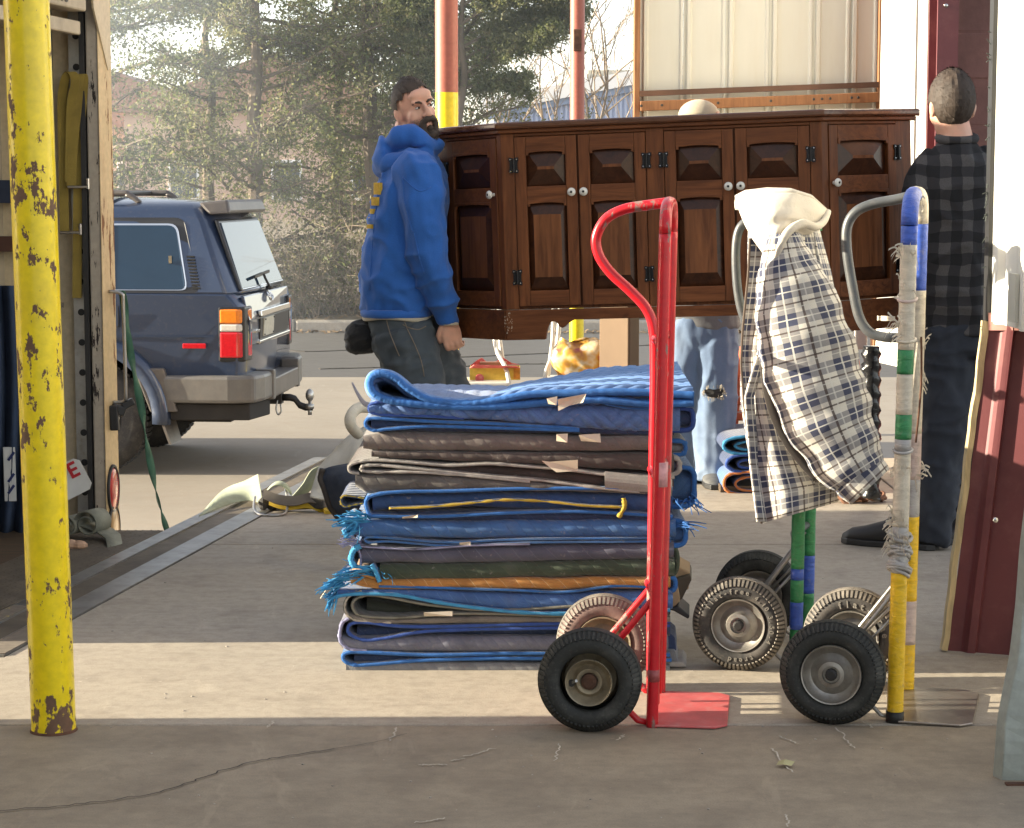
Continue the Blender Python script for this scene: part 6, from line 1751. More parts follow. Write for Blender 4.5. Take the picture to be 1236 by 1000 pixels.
def sidepane(x0b, x1b, x0t, x1t, z0, z1, off, mt, name, par, side=-1, rnd=.03):
    """pane following the flank: corners rounded"""
    pts = []
    cs = [(x0b, z0), (x1b, z0), (x1t, z1), (x0t, z1)]
    for i in range(4):
        p0, p1, p2 = Vector(cs[i - 1] + (0,)), Vector(cs[i] + (0,)), Vector(cs[(i + 1) % 4] + (0,))
        a = p1 + (p0 - p1).normalized() * rnd; c = p1 + (p2 - p1).normalized() * rnd
        for k in range(5):
            t = k / 4; pts.append(a * (1 - t) ** 2 + p1 * 2 * t * (1 - t) + c * t * t)
    vs = [Vector((p.x, YC + side * (wside(p.y) + off), p.y)) for p in pts]
    m_ = MB(); n_ = len(vs); m_.add(vs + [v + Vector((0, -side * .02, 0)) for v in vs], [tuple(range(n_)), tuple(range(2 * n_ - 1, n_ - 1, -1))] + [(i, (i + 1) % n_, (i + 1) % n_ + n_, i + n_) for i in range(n_)])
    return m_.build(name, mt, par, local=True)
for side in (-1, 1):
    wfr = sidepane(-1.50, -.245, -1.50, -.385, 1.115, 1.66, .004, m_trim, 'rear_side_window', suv, side, .07)
    sidepane(-1.47, -.330, -1.47, -.420, 1.145, 1.60, .009, m_chrm, 'chrome_surround', wfr, side, .06)
    sidepane(-1.46, -.342, -1.46, -.432, 1.157, 1.588, .012, m_glassc, 'glass', wfr, side, .055)
    mb = MB(); mb.bar((-.875, YC + side * (wside(1.15) + .016), 1.15), (-.885, YC + side * (wside(1.595) + .016), 1.595), .016, .01); mb.build('window_bar', m_trim, wfr, local=True)
    mb = MB(); mb.box((-.455, YC + side * (wside(1.36) + .02), 1.36), (.022, .012, .05)); mb.build('window_catch', m_chrm, wfr, local=True)
    for k in range(11):
        z = 1.17 + k * .021; mb = MB(); mb.box((-.262 - (z - 1.12) * .22, YC + side * (wside(z) + .008), z), (.055, .008, .010)); mb.build('vent_slat', m_black, wfr, local=True)
    for x0b, x1b, x0t, x1t in ((-2.38, -1.60, -2.30, -1.60), (-3.08, -2.46, -2.55, -2.38)):
        wd = sidepane(x0b, x1b, x0t, x1t, 1.13, 1.62, .006, m_glassc, 'door_window', suv, side, .04)
# side details, near flank
def flank(z): return YC - W2 - .002
b = MB(); b.bx(-1.015, -.80, flank(0) - .003, flank(0) + .002, .80, .985); fd = b.build('fuel_flap', m_paint, suv, local=True, bevel=.02)
b = MB()
for (x0, x1, z0, z1) in ((-1.02, -.795, .985, .989), (-1.02, -.795, .797, .801), (-1.02, -1.016, .797, .989), (-.799, -.795, .797, .989)): b.bx(x0, x1, flank(0) - .0015, flank(0) + .003, z0, z1)
b.build('flap_gap', m_trim, fd, local=True)
b = MB(); b.bx(-.36, -.20, flank(0) - .008, flank(0) + .002, .595, .645); b.build('side_marker', m_rlens, suv, local=True, bevel=.006)
b = MB(); b.bx(-3.2, -.16, flank(0) - .005, flank(0) + .002, .705, .722); b.build('body_crease', m_paint, suv, local=True)
for xx in (-1.56, -2.42, -3.1):
    b = MB(); b.bx(xx, xx + .008, flank(0) - .0012, flank(0) + .004, .5, 1.08); b.build('door_gap', m_trim, suv, local=True)
for xx in (-1.72, -2.6):
    b = MB(); b.bx(xx - .1, xx + .1, flank(0) - .03, flank(0) + .0, .93, .965); b.build('door_handle', m_trim, suv, local=True, bevel=.008)
# wheel arch flares and mud flaps
for cx in (RWX, FWX):
    for side in (-1, 1):
        outer = arch(cx, .57, 20); inner = arch(cx, .455, 20)
        ys = YC + side * W2
        m_ = MB(); rings = []
        for (xo, zo), (xi, zi) in zip(outer, inner):
            rings.append([Vector((xo, ys - side * .005, zo)), Vector((xo * .85 + xi * .15, ys + side * .045, zo * .85 + zi * .15)), Vector((xi, ys + side * .055, zi)), Vector((xi, ys - side * .06, zi))])
        m_.loft(rings, True); m_.build('wheel_flare', m_paint, suv, local=True, smooth=True)
# lower grey part of the rear flare, running into the bumper
m_ = MB(); m_.add([Vector(p) for p in ((RWX + .33, -.055, .74), (RWX + .53, -.02, .74), (RWX + .62, -.015, .44), (RWX + .44, -.05, .44), (RWX + .33, .06, .74), (RWX + .53, .06, .74), (RWX + .62, .06, .44), (RWX + .44, .06, .44))],
    [(0, 1, 2, 3), (7, 6, 5, 4), (0, 4, 5, 1), (1, 5, 6, 2), (2, 6, 7, 3), (3, 7, 4, 0)]); m_.build('flare_end', m_flare, suv, local=True, bevel=.01)
for yy in (.02, 1.62):
    m_ = MB(); m_.add([Vector(p) for p in ((RWX + .44, yy - .05, .58), (RWX + .47, yy + .24, .58), (RWX + .58, yy + .22, .22), (RWX + .57, yy - .05, .22))], [(0, 1, 2, 3)]); m_.build('mud_flap', m_flare, suv, local=True, solid=.018, recalc=False)
# wheels
m_tyrec = rubber('car_tyre', (.022, .021, .021), (.14, .12, .10), lo=.5, amt=.4)
for cx in (RWX, FWX):
    for y0, y1 in ((.015, .28), (2 * W2 - .28, 2 * W2 - .015)):
        m_ = MB(); pr = [(.21, y0 + .03), (.30, y0 + .0), (.36, y0 + .02), (WR, y0 + .055), (WR, y1 - .055), (.36, y1 - .02), (.30, y1), (.21, y1 - .03)]
        m_.lathe(pr, (cx, 0, WR), 'y', 44); w_ = m_.build('wheel', m_tyrec, suv, local=True, autosmooth=40)
        m_ = MB()
        for k in range(60):
            a = 2 * math.pi * k / 60; er = Vector((math.cos(a), 0, math.sin(a))); et = Vector((-er.z, 0, er.x)); c = Vector((cx, 0, WR)) + er * (WR + .003)
            for yy in (y0 + .08, (y0 + y1) / 2, y1 - .08): 
                q0 = c + Vector((0, yy, 0)); m_.add([q0 - et * .012 + Vector((0, -.03, 0)), q0 + et * .012 + Vector((0, -.03, 0)), q0 + et * .012 + Vector((0, .03, 0)), q0 - et * .012 + Vector((0, .03, 0))], [(0, 1, 2, 3)])
        tag(m_.build('tread', m_tyrec, w_, local=True, solid=.012, recalc=False), kind='stuff')
        m_ = MB(); m_.lathe([(.205, y0 + .02), (.19, y0 + .035), (.10, y0 + .05), (.06, y0 + .02), (.001, y0 + .02)], (cx, 0, WR), 'y', 28, caps=False); m_.build('hub', m_zinc, w_, local=True, autosmooth=40)
# ---- rear: tailgate, glass, lamps
def rearx(z): return gx_(z, True) if z > 1.08 else interp([.5, .8, 1.02, 1.09], [.05, .075, .055, .02], z)
def rq(y, z, o=0.0): return Vector((rearx(z) + .012 + o, YC + y, z))
def rpatch(pts, th, mt, name, par, bev=0):
    m_ = MB(); vs = [rq(y, z, th) for y, z in pts]; n_ = len(vs); vb = [v + Vector((-.03, 0, 0)) for v in vs]
    m_.add(vs + vb, [tuple(range(n_)), tuple(range(2 * n_ - 1, n_ - 1, -1))] + [(i, (i + 1) % n_, (i + 1) % n_ + n_, i + n_) for i in range(n_)])
    return m_.build(name, mt, par, local=True, bevel=bev)
tg = rpatch([(-.80, .60), (.80, .60), (.83, .85), (.83, 1.08), (-.83, 1.08), (-.83, .85)], .006, m_paint, 'tailgate', suv, .01)
rpatch([(-.79, 1.13), (.79, 1.13), (.70, 1.64), (-.70, 1.64)], .010, m_trim, 'rear_window', suv, .02)
gl = rpatch([(-.755, 1.165), (.755, 1.165), (.672, 1.605), (-.672, 1.605)], .016, m_glassc, 'rear_glass', suv)
rpatch([(-.765, 1.150), (.765, 1.150), (.765, 1.1605), (-.765, 1.1605)], .019, m_chrm, 'chrome_strip', suv)
rpatch([(-.84, .845), (.84, .845), (.84, .853), (-.84, .853)], .008, m_trim, 'tailgate_gap', tg)
rpatch([(-.50, .86), (.62, .86), (.62, .925), (-.50, .925)], .024, m_chrm, 'chrome_garnish', tg, .008)
rec = rpatch([(-.48, .64), (.62, .64), (.62, .85), (-.48, .85)], .010, m_trim, 'plate_recess', tg, .004)
rpatch([(-.52, .595), (.66, .595), (.66, .638), (-.52, .638)], .022, m_chrm, 'tailgate_lip', tg, .008)
npz = rpatch([(-.38, .665), (.0, .665), (.0, .84), (-.38, .84)], .016, M('number_plate', (.48, .45, .36), rough=.4, var=.15, scale=30), 'number_plate', tg, .002)
for (yy, zz) in ((-.35, .825), (-.03, .825), (-.35, .68), (-.03, .68)):
    m_ = MB(); m_.sphere(rq(yy, zz, .018), (.004, .010, .010), 6, 4); m_.build('plate_screw', m_black, npz, local=True)
# emblem: overlapping oval rings
m_ = MB()
for (ry, rz, oz) in ((.075, .050, 0), (.028, .047, 0), (.052, .020, .022)):
    m_.tube([rq(-.02 + ry * math.cos(t), 1.035 + oz + rz * math.sin(t), .014) for t in (2 * math.pi * k / 24 for k in range(24))], .006, 6, closed=True)
m_.build('emblem', m_chrm, tg, local=True, smooth=True)
for k, (yy, w_) in enumerate(((-.66, .045), (-.60, .04), (-.55, .045))):
    rpatch([(yy, .72), (yy + w_ * .8, .72), (yy + w_ * .8, .75), (yy, .75)], .010, m_chrm, 'badge_letter', tg, .003)
# tail lamps wrapping the corner
for side in (-1, 1):
    for (z0, z1, mt, nm) in ((.475 + .03, .755, m_rlens, 'tail_lamp'), (.758, .825, m_wlens, 'reversing_lamp'), (.828, .965, m_alens, 'indicator_lamp')):
        m_ = MB(); ys = YC + side * (W2 + .008)
        pts = [(-.105, ys), (.02, ys), (.062, ys - side * .04), (.082, ys - side * .20), (.04, ys - side * .20), (-.105, ys - side * .04)]
        m_.prism(pts, z0, z1, 'z'); m_.build(nm, mt, suv, local=True, bevel=.012)
    m_ = MB(); m_.prism([(-.115, YC + side * (W2 + .003)), (.065, YC + side * (W2 - .02)), (.078, YC + side * (W2 - .215)), (.0, YC + side * (W2 - .215)), (-.115, YC + side * (W2 - .05))], .49, .985, 'z'); m_.build('lamp_housing', m_trim, suv, local=True, bevel=.012)
# spoiler, roof rails, wiper
m_ = MB(); m_.add([Vector(p) for p in ((-.30, YC - .66, 1.80), (-.30, YC + .66, 1.80), (-.10, YC + .62, 1.83), (-.10, YC - .62, 1.83), (-.22, YC - .70, 1.685), (-.22, YC + .70, 1.685), (-.075, YC + .68, 1.70), (-.075, YC - .68, 1.70))],
    [(0, 1, 2, 3), (4, 7, 6, 5), (3, 2, 6, 7), (0, 3, 7, 4), (1, 5, 6, 2), (0, 4, 5, 1)]); m_.build('roof_spoiler', m_flare, suv, local=True, bevel=.02)
for side in (-1, 1):
    m_ = MB(); m_.tube(catmull([(-.72, YC + side * .60, 1.80), (-.80, YC + side * .60, 1.865), (-.95, YC + side * .60, 1.875), (-2.1, YC + side * .60, 1.875), (-2.25, YC + side * .60, 1.83)], 5), .022, 8); m_.build('roof_rail', m_flare, suv, local=True, smooth=True)
for xx in (-.95, -1.7):
    m_ = MB(); m_.bx(xx - .03, xx + .03, YC - .58, YC + .58, 1.868, 1.89); m_.build('rack_bar', m_trim, suv, local=True, bevel=.008)
m_ = MB(); a0 = rq(.0, 1.115, .02); m_.tube([a0, a0 + Vector((.03, .0, .0)), rq(-.02, 1.20, .05), rq(-.03, 1.235, .05)], .010, 6); m_.bar(rq(-.36, 1.225, .045), rq(.22, 1.245, .045), .012, .02); m_.sphere(a0 + Vector((.02, .02, 0)), (.03, .035, .03), 8, 5); m_.build('rear_wiper', m_trim, suv, local=True)
# ---- step bumper and tow hitch
m_ = MB(); m_.prism([(-.60, -.02), (-.05, -.035), (.16, .02), (.22, .18), (.24, .45), (.02, .45), (.0, .05), (-.60, .03)], .50, .69, 'z'); m_.build('bumper_corner', m_bump, suv, local=True, bevel=.03)
m_ = MB(); m_.prism([(-.60, 2 * W2 + .02), (-.05, 2 * W2 + .035), (.16, 2 * W2 - .02), (.22, 2 * W2 - .18), (.24, 2 * W2 - .45), (.02, 2 * W2 - .45), (.0, 2 * W2 - .05), (-.60, 2 * W2 - .03)], .50, .71, 'z'); m_.build('bumper_corner', m_bump, suv, local=True, bevel=.03)
m_ = MB(); m_.bx(.03, .25, .451, 2 * W2 - .451, .50, .64); m_.build('bumper_step', m_flare, suv, local=True, bevel=.012)
m_ = MB(); m_.bx(.06, .255, .40, .47, .49, .70); m_.build('bumper_strap', m_bump, suv, local=True, bevel=.01); m_ = MB(); m_.bx(.06, .255, 2 * W2 - .47, 2 * W2 - .40, .49, .70); m_.build('bumper_strap', m_bump, suv, local=True, bevel=.01)
m_ = MB(); m_.prism([(-.55, .0), (.10, .05), (.20, .45), (-.2, .45)], .38, .495, 'z'); m_.build('bumper_valance', m_under, suv, local=True, bevel=.01)
m_ = MB(); m_.bx(.06, .17, .55, 1.32, .26, .35); hh = m_.build('hitch_beam', m_flare, suv, local=True, bevel=.01)
m_ = MB(); m_.bx(.171, .175, .66, .80, .28, .33); m_.build('hitch_label', m_paper, hh, local=True)
m_ = MB(); m_.bx(.06, .20, YC - .045, YC + .045, .20, .29); m_.build('hitch_receiver', m_dark, suv, local=True, bevel=.006)
m_ = MB(); m_.tube([(.20, YC, .245), (.28, YC, .245), (.33, YC, .235), (.38, YC, .19), (.44, YC, .175), (.52, YC, .175)], .026, 8); bm_ = m_.build('tow_bar', m_dark, suv, local=True, smooth=True)
m_ = MB(); m_.lathe([(.045, .165), (.045, .195), (.018, .20), (.018, .225)], (.49, YC, 0), 'z', 16); m_.sphere((.49, YC, .262), .046, 14, 9); m_.lathe([(.022, .12), (.022, .165)], (.49, YC, 0), 'z', 12); m_.build('tow_ball', m_zinc, bm_, local=True, smooth=True)
m_ = MB(); m_.tube(catmull([(.16, YC - .06, .23), (.15, YC - .08, .17), (.17, YC - .08, .13), (.20, YC - .07, .15), (.19, YC - .06, .20)], 4), .009, 6); m_.build('safety_chain', m_zinc, suv, local=True, smooth=True)

# final heights: everything above the wheels follows the measured belt, lamp and roof heights
ZM = ((-1, -1), (.0, .0), (.30, .40), (.40, .62), (.505, .81), (.755, .985), (.825, 1.04), (.965, 1.14), (1.10, 1.24), (1.165, 1.275), (1.60, 1.715), (1.66, 1.755), (1.84, 1.885), (2.2, 2.245))
def lift_tree(o, mode):
    for ch in children_of(o):
        nm = ch.name.split('.')[0]
        md = mode
        if md is None:
            if nm in ('body', 'wheel', 'wheel_flare', 'flare_end', 'mud_flap', 'underbody') or nm.startswith('bumper'): md = 'keep'
            elif nm.startswith('hitch') or nm in ('tow_bar', 'safety_chain'): md = 'hitch'
            else: md = 'map'
        if ch.data and md != 'keep':
            for v in ch.data.vertices:
                v.co.z = v.co.z + .21 if md == 'hitch' else interp([a for a, _ in ZM], [b_ for _, b_ in ZM], v.co.z)
        if ch.data and (ch.name.split('.')[0].startswith('bumper') or md == 'hitch'):
            for v in ch.data.vertices:
                if v.co.x > .05: v.co.x = .05 + (v.co.x - .05) * .68
        lift_tree(ch, md)
lift_tree(suv, None)
# ================================================================== people
def skin_mat(name, col):
    t = NT(name); v = t.co(); n = t.noise(v, 18, 5, .6); n2 = t.noise(v, 90, 3, .6)
    c = t.mix(t.ramp(n, [(.3, 0.0), (.7, 1.0)]), dk(col, .86), (min(1, col[0] * 1.12), col[1] * .98, col[2] * .95))
    t.set(Base_Color=c, Roughness=.5); t.b.inputs['Subsurface Weight'].default_value = .12; t.b.inputs['Subsurface Radius'].default_value = (.012, .005, .003)
    t.bump(n2, .12, .002); return t.mat
m_skin = skin_mat('skin', (.66, .39, .285)); m_skin2 = skin_mat('skin_tanned', (.36, .17, .11))
m_hair = M('dark_brown_hair', (.045, .030, .021), rough=.7, var=.3, scale=30, bump=.12, bscale=260, stretch=(1, 1, .3))
m_hair2 = M('brown_hair', (.040, .026, .018), rough=.72, var=.3, scale=30, bump=.12, bscale=260, stretch=(1, 1, .3))
m_eye = M('eye_white', (.55, .50, .46), rough=.2, var=.02); m_iris = M('iris', (.025, .018, .012), rough=.15)
def cloth(name, col, bump=.35, var=.14, fuzz=220, rough=.9):
    t = NT(name); v = t.co(); a = t.noise(v, 5, 5, .6); f = t.noise(v, fuzz, 3, .6)
    c = t.mix(t.ramp(a, [(.3, 0.0), (.7, 1.0)]), dk(col, 1 - var), dk(col, 1 + var)); c = t.mix(t.ramp(f, [(.35, .25), (.6, 0.0)]), c, dk(col, .6))
    t.set(Base_Color=c, Roughness=rough); t.b.inputs['Sheen Weight'].default_value = .15
    t.bump(f, bump, .003); return t.mat
def denim(name, col, fade, lo=.45):
    t = NT(name); v = t.co(); a = t.noise(v, 6, 5, .6); b_ = t.noise(t.scaled(v, (1, 1, .5)), 3, 4, .6); f = t.noise(t.scaled(v, (600, 600, 300)), 1, 2, .5)
    c = t.mix(t.ramp(b_, [(lo, 0.0), (lo + .25, .8)]), col, fade); c = t.mix(t.ramp(a, [(.3, .35), (.6, 0.0)]), c, dk(col, .6)); c = t.mix(t.ramp(f, [(.4, .25), (.6, 0.0)]), c, dk(col, .5))
    t.set(Base_Color=c, Roughness=.88); t.bump(t.math('ADD', f, t.math('MULTIPLY', a, 1.5)), .3, .003); return t.mat
m_hood = cloth('royal_blue_fleece', (.020, .115, .43), var=.12); m_tee = cloth('cream_cotton', (.50, .44, .34))
m_dkden = denim('dark_worn_denim', (.060, .075, .090), (.15, .165, .175)); m_blkden = denim('dark_navy_denim', (.018, .022, .032), (.05, .056, .07)); m_ltden = denim('pale_denim', (.15, .215, .34), (.29, .36, .47), .42)
m_shoe = M('black_shoe', (.015, .014, .014), rough=.55, var=.3); m_greyshoe = M('grey_shoe', (.10, .10, .10), rough=.7, var=.3, scale=20)
m_bknit = cloth('black_knit', (.010, .010, .011), bump=.8, fuzz=90)
def buffalo(name, per=.078):
    t = NT(name); s = t.sep(t.co())
    def st(x):
        return t.math('GREATER_THAN', t.math('FRACT', t.math('DIVIDE', x, per)), .5)
    w = t.noise(t.co(), 7, 3, .5)
    sx = t.math('MULTIPLY_ADD', w, .05, s[0]); a = st(sx); b_ = st(t.math('MULTIPLY_ADD', t.noise(t.co(), 5, 3, .5), .07, s[2]))
    f = t.math('MULTIPLY', t.math('ADD', a, b_), .5); fz = t.noise(t.co(), 250, 3, .6)
    c = t.ramp(f, [(.0, (.007, .007, .009)), (.5, (.024, .023, .026)), (1.0, (.075, .070, .070))])
    c = t.mix(t.ramp(fz, [(.35, .25), (.6, 0.0)]), c, (.01, .01, .01))
    t.set(Base_Color=c, Roughness=.9); t.bump(fz, .3, .003); return t.mat
m_buff = buffalo('black_grey_check')

def nz(c, f, s=0.0): return mnoise.noise(Vector((c.x * f + s, c.y * f, c.z * f)))
def folds(amp, f=9, fz=5, s=0.0, fine=.3):
    def d(c, nv):
        w = Vector((c.x * f * .8 + c.z * fz * .9 + s, c.y * f * .8, c.z * fz * 2.0 - c.x * f * .5)); rg = (1 - abs(mnoise.noise(w))) ** 4 - .35
        a = mnoise.noise(Vector((c.x * f + s, c.y * f, c.z * fz))); b_ = mnoise.noise(Vector((c.x * f * 2.7 + s, c.y * f * 2.7, c.z * fz * 3.2 + a)))
        return amp * ((1 - abs(a) * 2) * .45 + b_ * fine + rg * .8)
    return d
def limb(mb, pts, rs, n=14, k=5):
    p = catmull([Vector(q) for q in pts], k); m = len(pts)
    mb.tube(p, [interp(list(range(m)), rs, i / k) for i in range(len(p))], n)
def ell_ring(c, hx, hy, n=24, tw=0.0, pw=.85):
    out = []
    for k in range(n):
        a = 2 * math.pi * k / n; ca, sa = math.cos(a), math.sin(a)
        x = hx * math.copysign(abs(ca) ** pw, ca); y = hy * math.copysign(abs(sa) ** pw, sa)
        out.append(Vector(c) + Vector((x * math.cos(tw) - y * math.sin(tw), x * math.sin(tw) + y * math.cos(tw), 0)))
    return out
def head_add(mb, Mx, ears=True):
    s = lambda c, r, n=16, m=11: mb.sphere(Mx @ Vector(c), tuple(x * HS for x in r), n, m, Mx.to_3x3().normalized())
    s((0, .012, .032), (.078, .100, .104)); s((0, -.012, -.052), (.060, .074, .078)); s((0, -.030, -.02), (.064, .062, .08))
    s((0, -.070, -.102), (.030, .026, .026)); s((.036, -.053, -.025), (.030, .028, .036)); s((-.036, -.053, -.025), (.030, .028, .036))
    s((.026, -.082, .034), (.030, .016, .011)); s((-.026, -.082, .034), (.030, .016, .011)); s((0, -.075, .06), (.055, .03, .03))
    mb.tube([Mx @ Vector(q) for q in ((0, -.078, .032), (0, -.095, .012), (0, -.112, -.012), (0, -.120, -.026), (0, -.106, -.036))], [r * HS for r in (.010, .011, .013, .015, .012)], 10)
    s((.013, -.102, -.030), (.011, .012, .009), 8, 6); s((-.013, -.102, -.030), (.011, .012, .009), 8, 6)
    s((0, -.090, -.060), (.026, .014, .007), 10, 6); s((0, -.088, -.072), (.023, .014, .008), 10, 6)
    if ears:
        for sx in (-1, 1): s((sx * .080, .014, -.008), (.010, .020, .034), 10, 8); s((sx * .086, .020, .002), (.008, .014, .022), 8, 6)
def hair_mb(Mx, line, strands, seed=0, lift=.010, L=.026, top=.0):
    """cap of hair over the skull following a hairline plus short tufts"""
    rr = random.Random(seed); mb = MB(); n, m = 44, 26; vs = {}; 
    def pt(i, j, ex=0.0):
        a = 2 * math.pi * i / n; t = math.pi * j / m
        d = Vector((math.sin(t) * math.cos(a), math.sin(t) * math.sin(a), math.cos(t)))
        r = Vector((.078 + lift + ex, .100 + lift + ex, .104 + lift + top * max(0, d.z) + ex))
        k = 1 + .03 * mnoise.noise(d * 6 + Vector((seed, 0, 0)))
        return Vector((d.x * r.x, d.y * r.y + .012, d.z * r.z + .032)) * k, d
    inside = lambda p: p.z > line(p)
    idx = {}; V = []; F = []
    for i in range(n):
        for j in range(m):
            q = [pt(i, j), pt(i + 1, j), pt(i + 1, j + 1), pt(i, j + 1)]
            c = sum((x[0] for x in q), Vector()) / 4
            if inside(c): mb.add([Mx @ x[0] for x in q], [(0, 1, 2, 3)])
    for _ in range(strands):
        i, j = rr.random() * n, rr.random() * m * .8; p, d = pt(i, j)
        if not inside(p): continue
        tdn = Vector((0, .35, -1)) if d.y > -.3 or d.z < .5 else Vector((.3, 1, .3)); tdn = (tdn - d * tdn.dot(d)).normalized(); e = (tdn + d * rr.uniform(.03, .16) + Vector((rr.gauss(0, .22), rr.gauss(0, .22), rr.gauss(0, .22)))).normalized() * L * rr.uniform(.5, 1.2); w = d.cross(e); w = w.normalized() * .0022 if w.length > 1e-5 else Vector((.002, 0, 0))
        mb.add([Mx @ (p - d * .004 - w), Mx @ (p - d * .004 + w), Mx @ (p + e)], [(0, 1, 2)])
    return mb
def finger(mb, pts, r=.0085): mb.tube(catmull(pts, 4), [r * (1 - .22 * k / (4 * (len(pts) - 1))) for k in range(4 * (len(pts) - 1) + 1)], 8)
def add_hand(mb, wrist, d, side, back, L=.185, curl=1.0):
    """wrist point, direction of the palm, direction across the knuckles, normal of the back of the hand"""
    d = Vector(d).normalized(); s = Vector(side).normalized(); bk = Vector(back).normalized(); w = Vector(wrist)
    mb.loft([[w + d * (L * f) + s * (hw * math.cos(a)) + bk * (ht * math.sin(a)) for a in (2 * math.pi * k / 14 for k in range(14))] for f, hw, ht in ((-.15, .028, .021), (0, .028, .020), (.15, .036, .020), (.34, .042, .018), (.5, .041, .015))])
    for k, (o, ln) in enumerate(((-.031, .36), (-.0105, .42), (.0105, .40), (.030, .31))):
        p0 = w + d * L * .44 + s * o; p1 = w + d * L * .58 + s * o * 1.02 + bk * .002; p2 = p1 + (d * (1 - .7 * curl) - bk * .85 * curl).normalized() * L * ln * .48; p3 = p2 + (d * (.4 - 1.1 * curl) - bk * .8 * curl).normalized() * L * ln * .42
        finger(mb, [p0, p1, p2, p3], .0098 if k < 3 else .0085)
    t0 = w + d * L * .12 - s * .030; t1 = t0 + (d * .7 - s * .55 - bk * .2).normalized() * L * .24; t2 = t1 + (d * .9 - bk * .5).normalized() * L * .20
    finger(mb, [t0, t1, t2], .0115)
def shoe(name, heel, toe, w, h, mat, par, ankle=None):
    heel = Vector(heel); toe = Vector(toe); d = (toe - heel); L = d.length; d.normalize(); s = Vector((-d.y, d.x, 0)); mb = MB(); rings = []
    for f, ww, hh in ((-.02, .55, .62), (.05, .80, .95), (.2, .86, 1.05), (.38, .88, .92), (.55, 1.0, .66), (.75, 1.02, .50), (.9, .82, .42), (1.0, .4, .26)):
        c = heel + d * L * f; rings.append([c + s * (w / 2 * ww * math.cos(a)) + Vector((0, 0, max(0.0, h * hh * (.5 + .5 * math.sin(a)) * (1 if math.sin(a) > -.6 else .4)))) for a in (2 * math.pi * k / 16 for k in range(16))])
    mb.loft(rings); o = mb.build(name, mat, par, smooth=True)
    mb = MB(); n_ = len(rings); mb.prism([(0, 0)] * 3, 0, 0) if False else None
    out = [r for r in rings]; pl = [];
    left = [heel + d * L * f + s * (w / 2 * ww * 1.04) for f, ww in ((-.03, .5), (.05, .84), (.3, .86), (.55, 1.0), (.75, 1.03), (.92, .82), (1.01, .35))]; right = [heel + d * L * f - s * (w / 2 * ww * 1.04) for f, ww in ((-.03, .5), (.05, .84), (.3, .86), (.55, 1.0), (.75, 1.03), (.92, .82), (1.01, .35))]
    pl = left + right[::-1]; mb.prism([(p.x, p.y) for p in pl], .001, .024, 'z'); mb.build('sole', m_black, o, bevel=.004)
    return o
def person(label, mb, mat, vox, base):
    o = remeshed('person', mb, vox, mat, smooth_it=3, at=base); tag(o, label, 'person'); return o

from mathutils.bvhtree import BVHTree
def on_surface(o, pxs, lift=.001):
    """points of o's surface along a drawn line"""
    m = wm(o); vs = [m @ v.co for v in o.data.vertices]; bv = BVHTree.FromPolygons(vs, [tuple(p.vertices) for p in o.data.polygons]); out = []
    c = catmull([Vector((x, y, 0)) for x, y in pxs], 6); o0 = Vector((0, 0, CAM_H))
    for q in c:
        d = (P(q.x, q.y, 5.0) - o0).normalized(); h = bv.ray_cast(o0, d)
        if h[0] is not None: out.append(h[0] + h[1] * lift)
    return out
def seam(o, pxs, r, mat, name='seam'):
    p = on_surface(o, pxs, r * .2)
    if len(p) > 2: b = MB(); b.tube(p, r, 5); b.build(name, mat, o, smooth=True)
# ------------------------------------------------------------------ man in the blue hooded sweatshirt
YM = 8.47
A = lambda px, py, dy=0.0: P(px, py, YM + dy)
HS = .90
Mh = Matrix.Translation(A(501, 134, -.01)) @ Matrix.Rotation(math.radians(31), 4, 'Z') @ Matrix.Rotation(math.radians(-13), 4, 'Y') @ Matrix.Rotation(math.radians(-4), 4, 'X') @ Matrix.Scale(HS, 4)
body_ = MB(); head_add(body_, Mh)
limb(body_, [A(494, 150, .01), A(490, 172, .01), A(492, 195, 0)], [.055, .056, .065])
# slim trunk and limbs under the clothes
body_.loft([ell_ring(A(px, py, .0), hw / 308, hy) for py, px, hw, hy in ((385, 486, 36, .14), (340, 483, 38, .165), (290, 487, 40, .18), (235, 497, 34, .18), (200, 500, 26, .14), (182, 498, 18, .07))])
arm_n = [A(506, 218, -.19), A(512, 262, -.215), A(516, 305, -.20), A(527, 345, -.155), A(539, 380, -.10)]
arm_f = [A(512, 220, .19), A(512, 272, .25), A(514, 322, .27), A(522, 365, .25)]
limb(body_, arm_n, [.05, .046, .042, .036, .030]); limb(body_, arm_f, [.05, .044, .038, .030])
leg_n = [A(484, 400, -.08), A(502, 455, -.10), A(520, 520, -.12), A(512, 575, -.09), A(498, 618, -.06)]; leg_f = [A(500, 398, .09), A(528, 450, .10), A(548, 515, .10), A(545, 575, .12), A(538, 615, .14)]
limb(body_, leg_n, [.085, .075, .058, .05, .042]); limb(body_, leg_f, [.085, .075, .058, .05, .042])
hw_ = A(541, 384, -.095)
add_hand(body_, hw_, (.20, .10, -1.0), (1.0, .35, .25), (-.25, -1.0, .05), L=.185, curl=.92)
add_hand(body_, A(523, 370, .25), (.35, 0, -1), (.2, 1, 0), (-1, .2, 0), curl=.8)
man = person('bearded man in a blue hooded sweatshirt lifting the left end of the cabinet', body_, m_skin, .0052, Vector((A(505, 600).x, YM, 0)))
